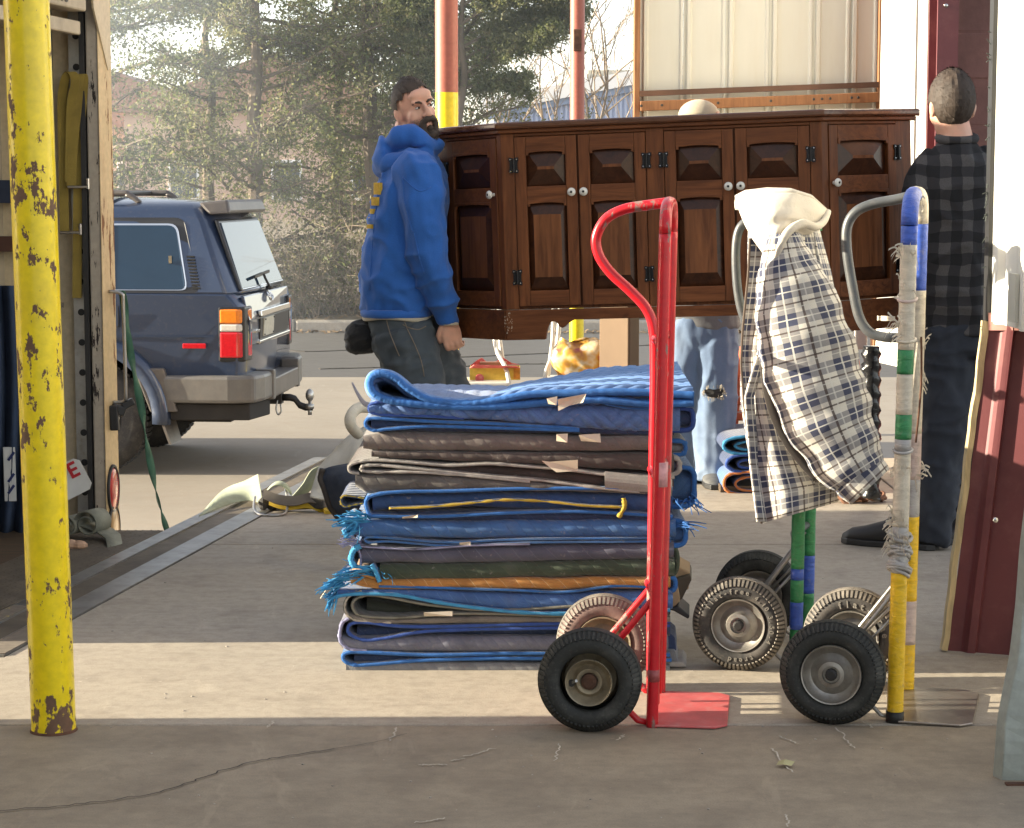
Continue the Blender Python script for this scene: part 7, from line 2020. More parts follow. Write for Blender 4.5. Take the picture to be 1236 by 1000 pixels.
# eyes and brows
for sx in (-1, 1):
    e = MB(); e.sphere(Mh @ Vector((sx * .030, -.0835, .010)), tuple(HS * r for r in (.0135, .007, .0060)), 10, 7, Mh.to_3x3().normalized()); ey = e.build('eye', m_eye, man, smooth=True)
    e = MB(); e.sphere(Mh @ Vector((sx * .030 + .004, -.0893, .010)), tuple(HS * r for r in (.0062, .003, .0058)), 10, 7, Mh.to_3x3().normalized()); e.build('iris', m_iris, ey, smooth=True)
    e = MB(); e.tube([Mh @ Vector((sx * x, y, z)) for x, y, z in ((.012, -.098, .0255), (.024, -.0985, .032), (.038, -.092, .034), (.050, -.080, .027))], [.0035, .0050, .0045, .002], 6); e.build('eyebrow', m_hair, man, smooth=True)
    e = MB(); e.tube([Mh @ Vector((sx * x, y, z)) for x, y, z in ((.016, -.089, .0135), (.028, -.0925, .0178), (.042, -.086, .0125))], [.0016, .0024, .0014], 6); e.build('eyelid', m_skin2, man, smooth=True)
def line_m(p):
    if p.y < -.045: return .088 + .010 * math.sin(p.x * 60)
    if p.y < .0: return .060 if abs(p.x) > .062 else .082
    if p.y < .035: return .022
    return -.050
hb = hair_mb(Mh, line_m, 3600, 3, .007, .018, .006); hb.build('hair', m_hair, man, recalc=False, smooth=True)
# sideburn, moustache and goatee
be = MB(); bp = lambda q: Mh @ Vector(q)
be.tube(catmull([bp(q) for q in ((-.034, -.088, -.080), (-.030, -.098, -.058), (-.013, -.111, -.046), (0, -.114, -.044), (.013, -.111, -.046), (.030, -.098, -.058), (.034, -.088, -.080))], 5), .0125, 8)
for sx in (-1, 1): be.tube(catmull([bp(q) for q in ((sx * .028, -.096, -.058), (sx * .031, -.090, -.080), (sx * .026, -.090, -.100), (sx * .012, -.096, -.122))], 5), .0145, 8)
be.sphere(bp((0, -.099, -.084)), (.013, .008, .012), 10, 7); be.sphere(bp((0, -.090, -.112)), (.026, .020, .024), 12, 8); be.sphere(bp((0, -.080, -.132)), (.020, .016, .026), 10, 7)
rr_ = random.Random(5)
for _ in range(900):
    a = rr_.uniform(-1, 1); q = Vector((a * .032, -.092 - .014 * (1 - a * a), rr_.uniform(-.148, -.042)))
    if q.z > -.088 and abs(a) < .70 and q.z < -.056: continue
    e = Vector((rr_.gauss(0, .4), -.6, -.9 + rr_.gauss(0, .3))).normalized() * rr_.uniform(.006, .015); w = Vector((.0012, 0, 0)); be.add([bp(q - w), bp(q + w), bp(q + e)], [(0, 1, 2)])
tag(be.build('goatee', m_hair, man, recalc=False, smooth=True), kind='stuff')
sh = MB()
for _ in range(1500):
    a = rr_.uniform(-1.35, 1.35); q = Vector((.064 * math.sin(a), -.030 - .062 * math.cos(a), rr_.uniform(-.105, -.035 if abs(a) > .55 else -.08))); q.y -= .004
    e = Vector((rr_.gauss(0, .3), rr_.gauss(0, .3), -1)).normalized() * .004; w = Vector((.0005, 0, 0)); sh.add([bp(q * 1.02 - w), bp(q * 1.02 + w), bp(q * 1.02 + e)], [(0, 1, 2)])
tag(sh.build('stubble', m_hair, man, recalc=False), kind='stuff')
# hooded sweatshirt
hd_ = MB()
rows = [(378, 479, 40, .170), (371, 480, 43, .178), (360, 481, 45, .188), (335, 482, 45, .196), (300, 487, 46, .205), (262, 492, 45, .212), (232, 497, 42, .214), (212, 500, 37, .200), (196, 501, 30, .165), (184, 500, 25, .115), (174, 498, 21, .082)]
hd_.loft([ell_ring(A(px, py, 0.0), hw / 308, hy) for py, px, hw, hy in rows])
limb(hd_, [A(500, 205, -.14)] + arm_n[:-1] + [A(537, 374, -.105)], [.085, .088, .080, .076, .066, .050]); limb(hd_, arm_f, [.082, .072, .062, .05])
hd_.loft([ell_ring(A(px, py, dy), r, r, 16, 0, 1) for py, px, dy, r in ((376, 537.5, -.104, .050), (384, 539.5, -.099, .044), (391, 541, -.096, .042))])
# the hood lying bunched round the neck with a peak behind
hk = [A(526, 178, -.03), A(517, 174, -.09), A(500, 163, -.105), A(482, 168, -.09), A(470, 178, -.04), A(466, 184, .02), A(474, 178, .08), A(492, 168, .10), A(512, 168, .08)]
hd_.tube(catmull(hk, 5), [.034] * 41, 12)
hk2 = [A(520, 190, -.10), A(500, 192, -.135), A(480, 196, -.12), A(466, 200, -.06), A(462, 204, .02)]
hd_.tube(catmull(hk2, 5), [.026, .03] + [.034] * 17 + [.028, .024], 12)
hd_.loft([ell_ring(A(px, py, -.01), hx, hy, 16, 0, 1) for py, px, hx, hy in ((164, 459.5, .005, .03), (172, 463, .022, .07), (184, 465, .035, .10), (198, 464, .032, .10), (206, 463, .012, .06))])
hood_o = remeshed('hooded_sweatshirt', hd_, .0075, m_hood, man, 5, folds(.017, 8, 5, 2.0, .5))
hm = MB(); hm.tube([p + Vector((0, 0, 0)) for p in ell_ring(A(479, 377, 0), 41.5 / 308, .178, 40)], .017, 8, closed=True, flat=.5); hm.build('waistband', m_hood, man, smooth=True)
hm = MB(); hm.tube([p + Vector((0, 0, .006 * math.sin(i * .5))) for i, p in enumerate(ell_ring(A(480, 382, 0), 40 / 308, .172, 40))], .010, 8, closed=True); hm.build('shirt_hem', m_tee, man, smooth=True)
hm = MB(); hm.loft([ell_ring(A(px, py, dy), r, r, 16, 0, 1) for py, px, dy, r in ((389, 540.6, -.096, .041), (392.5, 541.4, -.095, .040))]); hm.build('shirt_cuff', m_tee, man, smooth=True)
# shoulder seam
for pxs in ([(486, 214), (497, 225), (508, 231), (520, 226)], [(486, 216), (488, 240), (493, 262), (498, 280)], [(500, 282), (506, 310), (512, 330)], [(462, 210), (456, 240), (450, 290), (446, 350)]): seam(hood_o, pxs, .0022, m_hood)
# yellow lettering on the back, seen edge-on
yp = M('yellow_print', (.62, .40, .05), rough=.8, var=.2, scale=80)
pr_ = MB()
for (py, h, hw, n_) in ((228, 14, 44, 5), (243, 10, 45, 5), (255, 6, 45, 3), (264, 4, 45.5, 2), (273, 5, 46, 4)):
    for k in range(n_):
        a = math.radians(180 + 24 + k * 4.6); cx = interp([228, 300], [497, 487], py); c = A(cx, py, 0) + Vector((hw / 308 * 1.0 * math.copysign(abs(math.cos(a)) ** .85, math.cos(a)), .216 * math.copysign(abs(math.sin(a)) ** .85, math.sin(a)), 0))
        nrm_ = Vector((math.cos(a), math.sin(a), 0)); tt_ = Vector((-nrm_.y, nrm_.x, 0)); hh = h / 308
        pr_.bar(c + nrm_ * .003 + Vector((0, 0, -hh / 2)), c + nrm_ * .003 + Vector((0, 0, hh / 2)), .0075, .014, nrm_)
tag(pr_.build('back_print', yp, hood_o), kind='stuff')
# jeans and boots
jn = MB(); jn.loft([ell_ring(A(px, py, .0), hw / 308, hy) for py, px, hw, hy in ((376, 482, 37, .160), (390, 484, 40, .168), (408, 488, 42, .172), (425, 491, 41, .165))])
limb(jn, leg_n[:-1] + [A(498, 622, -.06)], [.122, .112, .088, .080, .078]); limb(jn, leg_f[:-1] + [A(538, 620, .14)], [.115, .108, .086, .080, .078])
jo = remeshed('jeans', jn, .009, m_dkden, man, 4, folds(.014, 10, 8, 5.0, .5))
m_stitch = M('tan_stitch', (.20, .16, .12), rough=.9)
for pxs in ([(486, 383), (492, 398), (500, 415), (508, 435), (512, 455)], [(466, 384), (470, 400), (477, 418), (482, 430)], [(486, 392), (494, 396), (505, 398), (514, 394)]): seam(jo, pxs, .0022, m_stitch, 'seam_stitching')
for (p, dy) in ((A(498, 625, -.06), 0), (A(538, 620, .14), 0)):
    q_ = Vector((p.x - .06, p.y, 0)); shoe('boot', q_, q_ + Vector((.29, -.03, 0)), .10, .11, m_shoe, man)
# black knit cap hanging from his back pocket
kc = MB(); kc.sphere(A(438, 407, -.02), (.072, .07, .068), 18, 12); kc.tube(catmull([A(446, 388, -.01), A(456, 392, .0), A(463, 404, .0), A(460, 420, -.01)], 4), [.030] * 13, 10); kc.sphere(A(430, 418, -.03), (.04, .05, .03), 12, 8)
o = remeshed('knit_cap', kc, .006, m_bknit, None, 4, folds(.007, 16, 16, 1), at=A(440, 425, 0)); tag(o, 'black knit cap stuffed into the back pocket of the bearded man', 'knit cap')

# ------------------------------------------------------------------ man in the dark checked shirt, back to us
YM2 = 8.02; S2 = FPX / YM2
B_ = lambda px, py, dy=0.0: P(px, py, YM2 + dy)
HS = .97
Mh2 = Matrix.Translation(B_(1148, 131, .0)) @ Matrix.Rotation(math.radians(188), 4, 'Z') @ Matrix.Rotation(math.radians(6), 4, 'X') @ Matrix.Scale(HS, 4)
b2 = MB(); head_add(b2, Mh2); limb(b2, [B_(1150, 145, .0), B_(1154, 162, -.01), B_(1156, 185, -.01)], [.056, .058, .07])
b2.loft([ell_ring(B_(px, py, 0), hw / S2, hy, 24, -.12) for py, px, hw, hy in ((400, 1162, 40, .10), (340, 1160, 40, .10), (270, 1157, 44, .11), (210, 1155, 42, .10), (180, 1155, 26, .07))])
aL = [B_(1122, 208, 0), B_(1114, 255, -.03), B_(1116, 305, .0), B_(1114, 350, .06), B_(1112, 386, .12)]; aR = [B_(1196, 206, .02), B_(1208, 255, .03), B_(1208, 305, .09), B_(1188, 345, .20), B_(1165, 375, .30)]
limb(b2, aL, [.05, .045, .042, .036, .030]); limb(b2, aR, [.05, .045, .042, .036, .030])
lL = [B_(1142, 402, -.01), B_(1142, 460, -.05), B_(1140, 520, -.10), B_(1132, 590, -.13), B_(1122, 648, -.14)]; lR = [B_(1178, 402, .02), B_(1182, 465, .02), B_(1178, 530, .0), B_(1166, 595, .06), B_(1150, 642, .10)]
limb(b2, lL, [.085, .075, .055, .048, .04]); limb(b2, lR, [.085, .075, .055, .048, .04])
add_hand(b2, B_(1111, 390, .13), (-.15, .25, -1), (.3, 1, .2), (1, -.4, 0), curl=.8); add_hand(b2, B_(1160, 380, .31), (-.5, .2, -1), (.3, 1, 0), (1, 0, 0), curl=.8)
man2 = person('man in a dark checked shirt seen from behind carrying the right end of the cabinet', b2, m_skin, .0075, Vector((B_(1140, 600).x, YM2, 0)))
def line_b(p):
    if p.y < -.045: return .085
    if p.y < .02: return .02 if abs(p.x) > .05 else .05
    return -.066
hair_mb(Mh2, line_b, 2200, 8, .009, .016, .006).build('hair', m_hair2, man2, recalc=False, smooth=True)
s2m = MB(); s2m.loft([ell_ring(B_(px, py, 0), hw / S2, hy, 24, -.12) for py, px, hw, hy in ((402, 1162, 46, .128), (385, 1161, 45, .126), (340, 1159, 46, .130), (280, 1157, 48, .14), (240, 1156, 49, .142), (212, 1156, 47, .135), (195, 1155, 40, .118), (182, 1155, 30, .095), (172, 1155, 22, .075), (166, 1155, 19, .068))])
limb(s2m, [B_(1132, 196, 0)] + aL[:-1] + [B_(1113, 378, .11)], [.066, .074, .070, .066, .058, .050]); limb(s2m, [B_(1182, 196, 0)] + aR, [.066, .074, .07, .066, .058, .05])
so = remeshed('checked_shirt', s2m, .009, m_buff, man2, 4, folds(.016, 8, 4, 7.0, .5))
cm = MB(); cm.tube([p + Vector((0, 0, .012 * math.sin(2 * math.pi * i / 30))) for i, p in enumerate(ell_ring(B_(1155, 167, 0), 21 / S2, .072, 30, -.12))], .017, 8, closed=True); cm.build('collar', m_buff, man2, smooth=True)
j2 = MB(); j2.loft([ell_ring(B_(px, py, .0), hw / S2, hy, 24, -.1) for py, px, hw, hy in ((385, 1161, 40, .115), (410, 1161, 43, .125), (428, 1161, 42, .12))])
limb(j2, lL[:-1] + [B_(1122, 655, -.14)], [.110, .098, .082, .074, .070]); limb(j2, lR[:-1] + [B_(1150, 650, .10)], [.110, .098, .082, .074, .070])
remeshed('jeans', j2, .010, m_blkden, man2, 4, folds(.016, 9, 7, 9.0, .5))
g1 = G(1112, 667); shoe('shoe', G(1128, 664), G(1018, 655), .105, .145, m_shoe, man2); shoe('shoe', G(1160, 655), G(1128, 657), .10, .105, m_shoe, man2)

# ------------------------------------------------------------------ third person behind the cabinet
YM3 = 9.75; S3 = FPX / YM3
C_ = lambda px, py, dy=0.0: P(px, py, YM3 + dy)
HS = .86
Mh3 = Matrix.Translation(C_(846, 154, 0)) @ Matrix.Rotation(math.radians(82), 4, 'Z') @ Matrix.Scale(HS, 4)
b3 = MB(); head_add(b3, Mh3); limb(b3, [C_(849, 165), C_(849, 182), C_(849, 198)], [.055, .056, .066])
b3.loft([ell_ring(C_(850, py), hw / S3, hy) for py, hw, hy in ((400, 36, .10), (340, 36, .10), (280, 40, .11), (225, 42, .10), (198, 24, .07))])
a3 = [C_(812, 215), C_(808, 265, .02), C_(812, 310, -.12), C_(832, 325, -.30)]; a4 = [C_(888, 215), C_(894, 265, .02), C_(890, 310, -.12), C_(868, 322, -.30)]
for a_ in (a3, a4): limb(b3, a_, [.05, .044, .038, .030])
l3 = [C_(827, 400, 0), C_(824, 470, -.04), C_(826, 520, .02), C_(828, 565, .08)]; l4 = [C_(860, 400, 0), C_(862, 460, -.06), C_(862, 520, -.05), C_(864, 570, -.03)]
for l_ in (l3, l4): limb(b3, l_, [.08, .065, .05, .04])
add_hand(b3, C_(832, 325, -.31), (.4, -1, -.1), (1, .4, 0), (0, 0, 1), curl=.5); add_hand(b3, C_(868, 322, -.31), (-.4, -1, -.1), (1, -.4, 0), (0, 0, 1), curl=.5)
man3 = person('person in torn pale jeans and a beige cap standing behind the cabinet', b3, m_skin2, .009, Vector((C_(850, 560).x, YM3, 0)))
t3_ = MB(); t3_.loft([ell_ring(C_(850, py), hw / S3, hy) for py, hw, hy in ((396, 42, .125), (340, 42, .125), (280, 46, .135), (225, 46, .13), (205, 34, .10), (194, 22, .075))])
for a_ in (a3, a4): limb(t3_, a_, [.075, .068, .06, .048])
remeshed('sweatshirt', t3_, .010, cloth('grey_sweat', (.16, .16, .17)), man3, 4, folds(.010, 8, 5, 11.0))
hair_mb(Mh3, line_b, 300, 9, .006, .012).build('hair', m_hair2, man3, recalc=False, smooth=True)
j3 = MB(); j3.loft([ell_ring(C_(px, py, .0), hw / S3, hy) for py, px, hw, hy in ((382, 846, 40, .12), (402, 846, 42, .13), (420, 846, 41, .12))])
limb(j3, l3[:-1] + [C_(828, 574, .08)], [.112, .098, .09, .098]); limb(j3, l4[:-1] + [C_(863, 577, -.03)], [.115, .105, .100, .105])
j3o = remeshed('torn_jeans', j3, .009, m_ltden, man3, 3, folds(.010, 9, 4, 14.0, .5))
# the rip over the knee: dark hole with frayed white threads
kc_ = on_surface(j3o, [(862, 473), (862, 474), (862, 475)], .003); kz_ = kc_[len(kc_) // 2] if kc_ else C_(862, 474, -.19); m_ = MB()
pts = [kz_ + Vector((.046 * math.cos(a) * (1 + .15 * math.sin(a * 5)), .012 * abs(math.cos(a)) ** 2 - .010, .020 * math.sin(a) * (1 + .3 * math.sin(a * 3)))) for a in (2 * math.pi * k / 22 for k in range(22))]
m_.add(pts + [kz_ + Vector((0, -.013, 0))], [(k, (k + 1) % 22, 22) for k in range(22)]); m_.build('knee_rip', m_black, j3o, recalc=False)
m_ = MB()
for k in range(80):
    a = random.uniform(0, 6.28); c = kz_ + Vector((  .048 * math.cos(a), -.012 + .012 * math.cos(a) ** 2, .021 * math.sin(a))); e = Vector((math.cos(a) * random.uniform(-.3, .5), -.3, math.sin(a) + random.gauss(0, .5))).normalized() * random.uniform(.006, .022); m_.bar(c, c + e, .0016, .0016)
tag(m_.build('frayed_threads', m_tee, j3o), kind='stuff')
shoe('shoe', G(860, 572), G(863, 592), .105, .10, m_greyshoe, man3); shoe('shoe', G(826, 565), G(822, 585), .105, .10, m_greyshoe, man3)
cp_ = MB(); rows = []
for t in range(0, 9):
    th_ = math.pi / 2 * t / 8; rows.append([Mh3 @ Vector((.088 * math.cos(th_) * math.cos(a), .108 * math.cos(th_) * math.sin(a) + .012, .058 + .087 * math.sin(th_))) for a in (2 * math.pi * k / 24 for k in range(24))])
cp_.loft(rows); m_cap = cloth('beige_cotton', (.42, .36, .26)); co_ = cp_.build('cap', m_cap, man3, smooth=True)
cp_ = MB(); cp_.grid(lambda u, v: Mh3 @ Vector((.075 * math.sin((u - .5) * 2.6), -.085 * math.cos((u - .5) * 2.2) - .075 * v, .062 - .02 * v + .012 * math.cos((u - .5) * 3))), 12, 5); cp_.build('cap_peak', cloth('brown_cotton', (.20, .14, .09)), co_, solid=.005, smooth=True, recalc=False)
# ================================================================== odds and ends on the dock
# pale jeans jacket etc. are with the people; here: chairs, carton, bag, ladder, straps
m_wtube = M('white_enamel_tube', (.62, .60, .54), rough=.4, var=.1, scale=20)
def chair(px, Y, label, rz=0.0):
    c = Vector(((px - 618) * Y / FPX, Y, 0)); t = thing('tube_chair', label, 'chair', c, rz, 'white tubular chairs beyond the stack')
    W = .20
    for s in (-1, 1):
        b = MB(); b.tube(catmull([(s * W, -.20, 0), (s * (W - .01), -.12, .45), (s * (W - .06), .16, .60), (s * (W - .075), .22, .88)], 5), .010, 8); b.build('leg', m_wtube, t, local=True, smooth=True)
        b = MB(); b.tube([(s * W, .24, 0), (s * (W - .02), .10, .46), (s * (W - .04), .14, .62), (s * (W - .045), .205, .87)], .010, 8); b.build('leg', m_wtube, t, local=True, smooth=True)
    b = MB(); b.tube(catmull([(-W + .075, .22, .875), (-W + .10, .228, .91), (0, .235, .925), (W - .10, .228, .91), (W - .075, .22, .875)], 5), .010, 8); b.build('back_rail', m_wtube, t, local=True, smooth=True)
    b = MB(); b.bx(-W + .01, W - .01, -.16, .16, .435, .455); b.build('seat', m_wtube, t, local=True, bevel=.012)
    return t
chair(563, 9.85, 'white tubular chair holding the red and yellow carton', .05)
chair(708, 9.95, 'white tubular chair holding the printed snack bag', -.05)
# carton
Yc = 9.82; a0 = P(567, 462, Yc); z0 = .457
x0, x1 = P(566, 0, Yc).x, P(628, 0, Yc).x; zt = P(600, 444.5, Yc).z
ct = thing('carton', 'open red and yellow carton on a white chair beyond the stack', 'carton', ((x0 + x1) / 2, Yc, z0))
m_cy = M('carton_yellow', (.62, .42, .06), rough=.6, var=.25, scale=14); m_cr = M('carton_red', (.60, .10, .10), rough=.6, var=.3, scale=18, dirt=(.7, .5, .5), dirt_amt=.5)
for (xa, xb_, ya, yb_) in ((x0, x1, Yc - .004, Yc), (x0, x1, Yc + .15, Yc + .154), (x0, x0 + .004, Yc, Yc + .15), (x1 - .004, x1, Yc, Yc + .15)):
    b = MB(); b.bx(xa, xb_, ya, yb_, z0, zt); b.build('side', m_cy, ct)
b = MB(); b.bx(x1 - .03, x1 - .001, Yc - .0065, Yc - .0042, z0 + .005, zt); b.build('printed_panel', M('carton_orange', (.65, .25, .03), rough=.6, var=.3, scale=30), ct)
b = MB(); b.lathe([(.02, 0), (.018, -.001)], ((x0 + x1) / 2 - .07, Yc - .0045, z0 + .008), 'y', 16); b.build('printed_spot', m_cr, ct)
b = MB(); hz2 = P(580, 437, Yc).z
b.prism([(x0, zt), (x0 + .03, hz2 - .005), (x0 + .055, hz2 + .008), (x0 + .075, hz2 - .012), (x0 + .12, hz2 - .010), (x0 + .15, hz2 + .010), (x0 + .19, hz2 - .016), (x1, zt + .004)], Yc + .148, Yc + .152, 'y'); b.build('flap', m_cr, ct)
b = MB(); b.add([Vector(p) for p in ((x0, Yc, zt), (x1, Yc, zt), (x1 - .02, Yc - .05, zt + .012), (x0 + .02, Yc - .05, zt + .018))], [(0, 1, 2, 3)]); b.build('flap', m_cr, ct, solid=.003, recalc=False)
b = MB(); b.bx(x0 + .045, x0 + .17, Yc + .1, Yc + .144, zt - .02, hz2 - .010); b.build('carton_inside', M('carton_brown', (.25, .11, .07), rough=.8), ct)
# snack bag: puffed printed film
bg = MB(); c = P(699, 432, 9.9); c.z = .455 + .085
def bagf(u, v):
    a = 2 * math.pi * u; w = .12 * (1 - .25 * abs(2 * v - 1) ** 3); d = .06 * math.sin(math.pi * min(1, v * 1.05 + .04)) ** .5 + .004
    return c + Vector((w * math.cos(a) + .01 * math.sin(v * 9), d * math.sin(a) + .006 * math.sin(a * 5 + v * 11), -.085 + .18 * v + .012 * math.sin(a * 3 + v * 4)))
bg.grid(bagf, 40, 16)
t = NT('snack_bag_print'); v = t.co(); n1 = t.noise(v, 9, 3, .5); n2 = t.vor(v, 16)
cc = t.ramp(n1, [(.30, (.28, .06, .07)), (.40, (.60, .33, .05)), (.50, (.68, .60, .45)), (.58, (.62, .36, .06)), (.66, (.45, .08, .07)), (.74, (.70, .66, .58))])
cc = t.mix(t.ramp(n2, [(.22, .55), (.3, 0.0)]), cc, (.72, .68, .60)); t.set(Base_Color=cc, Roughness=.3)
o = bg.build('snack_bag', t.mat, at=(c.x, c.y, .455), smooth=True, recalc=False); tag(o, 'crumpled yellow and maroon printed bag on a white chair', 'bag')
# tall cardboard box
m_cb = M('tall_cardboard', (.135, .085, .048), rough=.8, var=.12, scale=5)
Yb = 9.72; ta = [P(724, 445, Yb).x, P(757, 445, Yb).x, P(772, 445, Yb).x]
cbx = thing('cardboard_box', 'tall brown cardboard box standing on end behind the stack', 'box', (ta[1], Yb, 0))
b = MB(); b.prism([(ta[0], Yb + .06), (ta[1], Yb - .06), (ta[1] + .01, Yb - .055), (ta[2], Yb + .04), (ta[2] - .04, Yb + .16), (ta[0] + .02, Yb + .14)], 0, 1.02, 'z'); b.build('box_body', m_cb, cbx, bevel=.004)
b = MB(); b.add([Vector(p) for p in ((ta[0], Yb + .06, 1.02), (ta[1], Yb - .06, 1.02), (ta[1] + .02, Yb - .12, 1.10), (ta[0] + .02, Yb - .02, 1.12))], [(0, 1, 2, 3)]); b.build('flap', m_cb, cbx, solid=.004, recalc=False)
# orange step ladder
m_or = M('orange_fibreglass', (.60, .115, .035), rough=.5, var=.18, scale=12, dirt=(.4, .25, .2), dirt_amt=.3)
Yl = 10.0; lx0, lx1 = P(884, 0, Yl).x, P(1062, 0, Yl).x
ld = thing('step_ladder', 'orange step ladder standing behind the plaid jacket', 'ladder', ((lx0 + lx1) / 2, Yl, 0))
zt_ = P(0, 432, Yl).z
for s, xa, xt in ((1, lx0, lx0 + .05), (-1, P(1049, 0, Yl).x, P(1038, 0, Yl).x)):
    for yy in (-.12, .22):
        b = MB(); b.bar((xa, Yl + yy, 0), (xt, Yl + yy * .3, zt_), .03, .055, (0, 1, 0)); b.build('rail', m_or, ld, bevel=.006)
for z in (.28, .55, P(0, 482, Yl).z, .02 + zt_ - .12):
    f = z / zt_; b = MB(); b.bx(lx0 + .05 * f, lx1 + .02 - .12 * f, Yl - .12 * (1 - f * .7) - .04, Yl - .12 * (1 - f * .7) + .05, z - .018, z + .018); b.build('tread', m_or, ld, bevel=.005)
    b = MB(); b.bx(lx0 + .06 * f, lx1 + .01 - .12 * f, Yl - .12 * (1 - f * .7) - .035, Yl - .12 * (1 - f * .7) + .045, z + .0182, z + .024); b.build('tread_grip', M('ladder_grip', (.55, .36, .3), rough=.7), ld)
b = MB(); b.bx(lx0 + .04, lx1 - .09, Yl - .08, Yl + .12, zt_, zt_ + .045); b.build('top_cap', m_or, ld, bevel=.01)
b = MB(); q = P(1041, 430, Yl - .1); b.bx(q.x - .035, q.x + .02, Yl - .11, Yl - .06, zt_ + .046, zt_ + .17); b.build('white_tin', m_wtube, ld, bevel=.008)
# crinkled black sleeve of plastic standing on end
bk = MB(); Yk = 9.0; rings = []
for i in range(60):
    z = .03 + (P(0, 418, Yk).z - .03) * i / 59; cx = P(interp([0, 59], [1062, 1059], i), 0, Yk).x
    rings.append([Vector((cx + (.036 + .010 * mnoise.noise(Vector((a * 2.2, i * .55, 3))) + .007 * math.sin(i * 1.15 + a * 2)) * math.cos(a), Yk + (.036 + .010 * mnoise.noise(Vector((a * 2.2, i * .55, 9)))) * math.sin(a), z)) for a in (2 * math.pi * k / 16 for k in range(16))])
bk.loft(rings); bk.tube(catmull([P(1059, 582, Yk), P(1053, 590, Yk - .02), P(1054, 601, Yk - .02), P(1062, 603, Yk)], 5), .009, 8)
m_bag = M('black_polythene', (.012, .012, .013), rough=.22, var=.2, bump=.8, bscale=40)
o = bk.build('plastic_sleeve', m_bag, at=(rings[0][0].x - .03, Yk, 0), smooth=True); tag(o, 'crinkled black plastic sleeve standing upright beside the taped hand truck', 'plastic sleeve')
# brown rope heap
rp = MB(); c = G(1035, 606)
for k in range(14):
    a0 = random.uniform(0, 6.28); r0 = random.uniform(.03, .09); cc_ = c + Vector((random.uniform(-.07, .07), random.uniform(-.05, .05), 0))
    rp.tube([cc_ + Vector((r0 * math.cos(a0 + t), r0 * .6 * math.sin(a0 + t), .012 + .006 * (k % 5) + .012 * math.sin(t * 2 + k))) for t in [i * .35 for i in range(14)]], .008, 6)
o = rp.build('rope_heap', M('brown_rope', (.20, .095, .055), rough=.9, var=.4, scale=60, bump=.6, bscale=200), at=c, smooth=True); tag(o, 'small heap of brown rope on the floor under the jacket cuff', 'rope', kind=None)
# three more pads stacked by the pale jeans
YF2 = 9.35
for k, (lab, yt, yb_, mt, et, xl) in enumerate((('lowest of three small stacked pads, with orange binding, beside the torn jeans', 569, 598, q_top, binding('binding_orange2', (.50, .17, .05)), 876), ('middle navy pad of the three stacked beside the torn jeans', 548, 571, q_navy, e_navy, 879), ('top blue pad of the three beside the torn jeans, its loop open', 526, 549, q_navy, e_cyan, 875))):
    r = thing('moving_pad', lab, 'moving pad', (SX(920, YF2), YF2 + .2, SZ(yb_, YF2)), group='three pads beside the torn jeans')
    pad_A(r, [(985, yt + 2), (930, yt), (895, yt + 2), (xl + 4, yt + 6), (xl, (yt + yb_) / 2 + 2), (xl + 6, yb_ - 4), (895, yb_ - 1), (930, yb_), (985, yb_)], .014, mt, et, yf=YF2, dep=.45, seed=60 + k)
    pad_A(r, [(985, yt + 7), (930, yt + 6), (900, yt + 8), (xl + 14, (yt + yb_) / 2 + 1), (900, yb_ - 6), (930, yb_ - 6), (985, yb_ - 6)], .012, mt, et, yf=YF2 + .01, dep=.4, seed=70 + k)
r = None
b = MB(); q = G(905, 606); b.bx(q.x - .10, q.x + .25, YF2 + .02, YF2 + .42, .0, .03); o = b.build('pallet_board', m_bed, at=(q.x, YF2 + .2, 0), bevel=.004); tag(o, 'dark board under the three small stacked pads', 'board')

# ---- webbing, ratchet strap, tarp and navy sack left of the stack
m_gw = M('pale_green_webbing', (.34, .37, .27), rough=.75, var=.2, scale=10, bump=.3, bscale=200)
m_canvas = M('pale_canvas', (.56, .52, .44), rough=.9, var=.14, scale=7, bump=.5, bscale=120)
YS = 8.85
S_ = lambda px, py, dy=0.0: P(px, py, YS + dy)
def flat_ribbon(name, rows, mat, label, cat='strap', group=None, th=.004):
    b = MB(); n_ = len(rows); l = catmull([r[0] for r in rows], 6); rt = catmull([r[1] for r in rows], 6); vs = []
    for p, q in zip(l, rt): vs += [p, q]
    b.add(vs, [(2 * i, 2 * i + 1, 2 * i + 3, 2 * i + 2) for i in range(len(l) - 1)])
    o = b.build(name, mat, smooth=True, solid=th, recalc=False, at=rows[0][0]); tag(o, label, cat, group); return o
up = lambda v, h: Vector((v.x, v.y, h))
flat_ribbon('webbing_strap', [(up(G(240, 625), .005), up(G(243, 622), .006)), (up(G(275, 613), .012), up(G(268, 607), .05)), (up(G(300, 610), .02), up(G(296, 600), .07)), (up(G(318, 612), .012), up(G(312, 596), .085))], m_gw, 'pale green webbing strap lying flat, pointing toward the dock edge')
flat_ribbon('webbing_strap', [(S_(352, 600, -.05), S_(362, 605, .0)), (S_(365, 585, -.05), S_(378, 588, .0)), (S_(377, 567, -.05), S_(395, 566, .0)), (S_(394, 565, -.03), S_(398, 572, .03)), (S_(396, 590, -.02), S_(399, 596, .03)), (S_(388, 606, -.04), S_(397, 612, .02))], m_gw, 'pale green webbing strap arched over in front of the canvas')
flat_ribbon('webbing_strap', [(S_(318, 598, .02), S_(322, 592, .06)), (S_(330, 587, .02), S_(333, 582, .06)), (S_(342, 588, .02), S_(344, 583, .07)), (S_(352, 598, .02), S_(351, 592, .07))], m_gw, 'small loop of pale webbing behind the ratchet strap')
rs = thing('ratchet_strap', 'black and yellow ratchet strap tangle on the sunlit dock edge', 'ratchet strap', up(G(345, 618), 0))
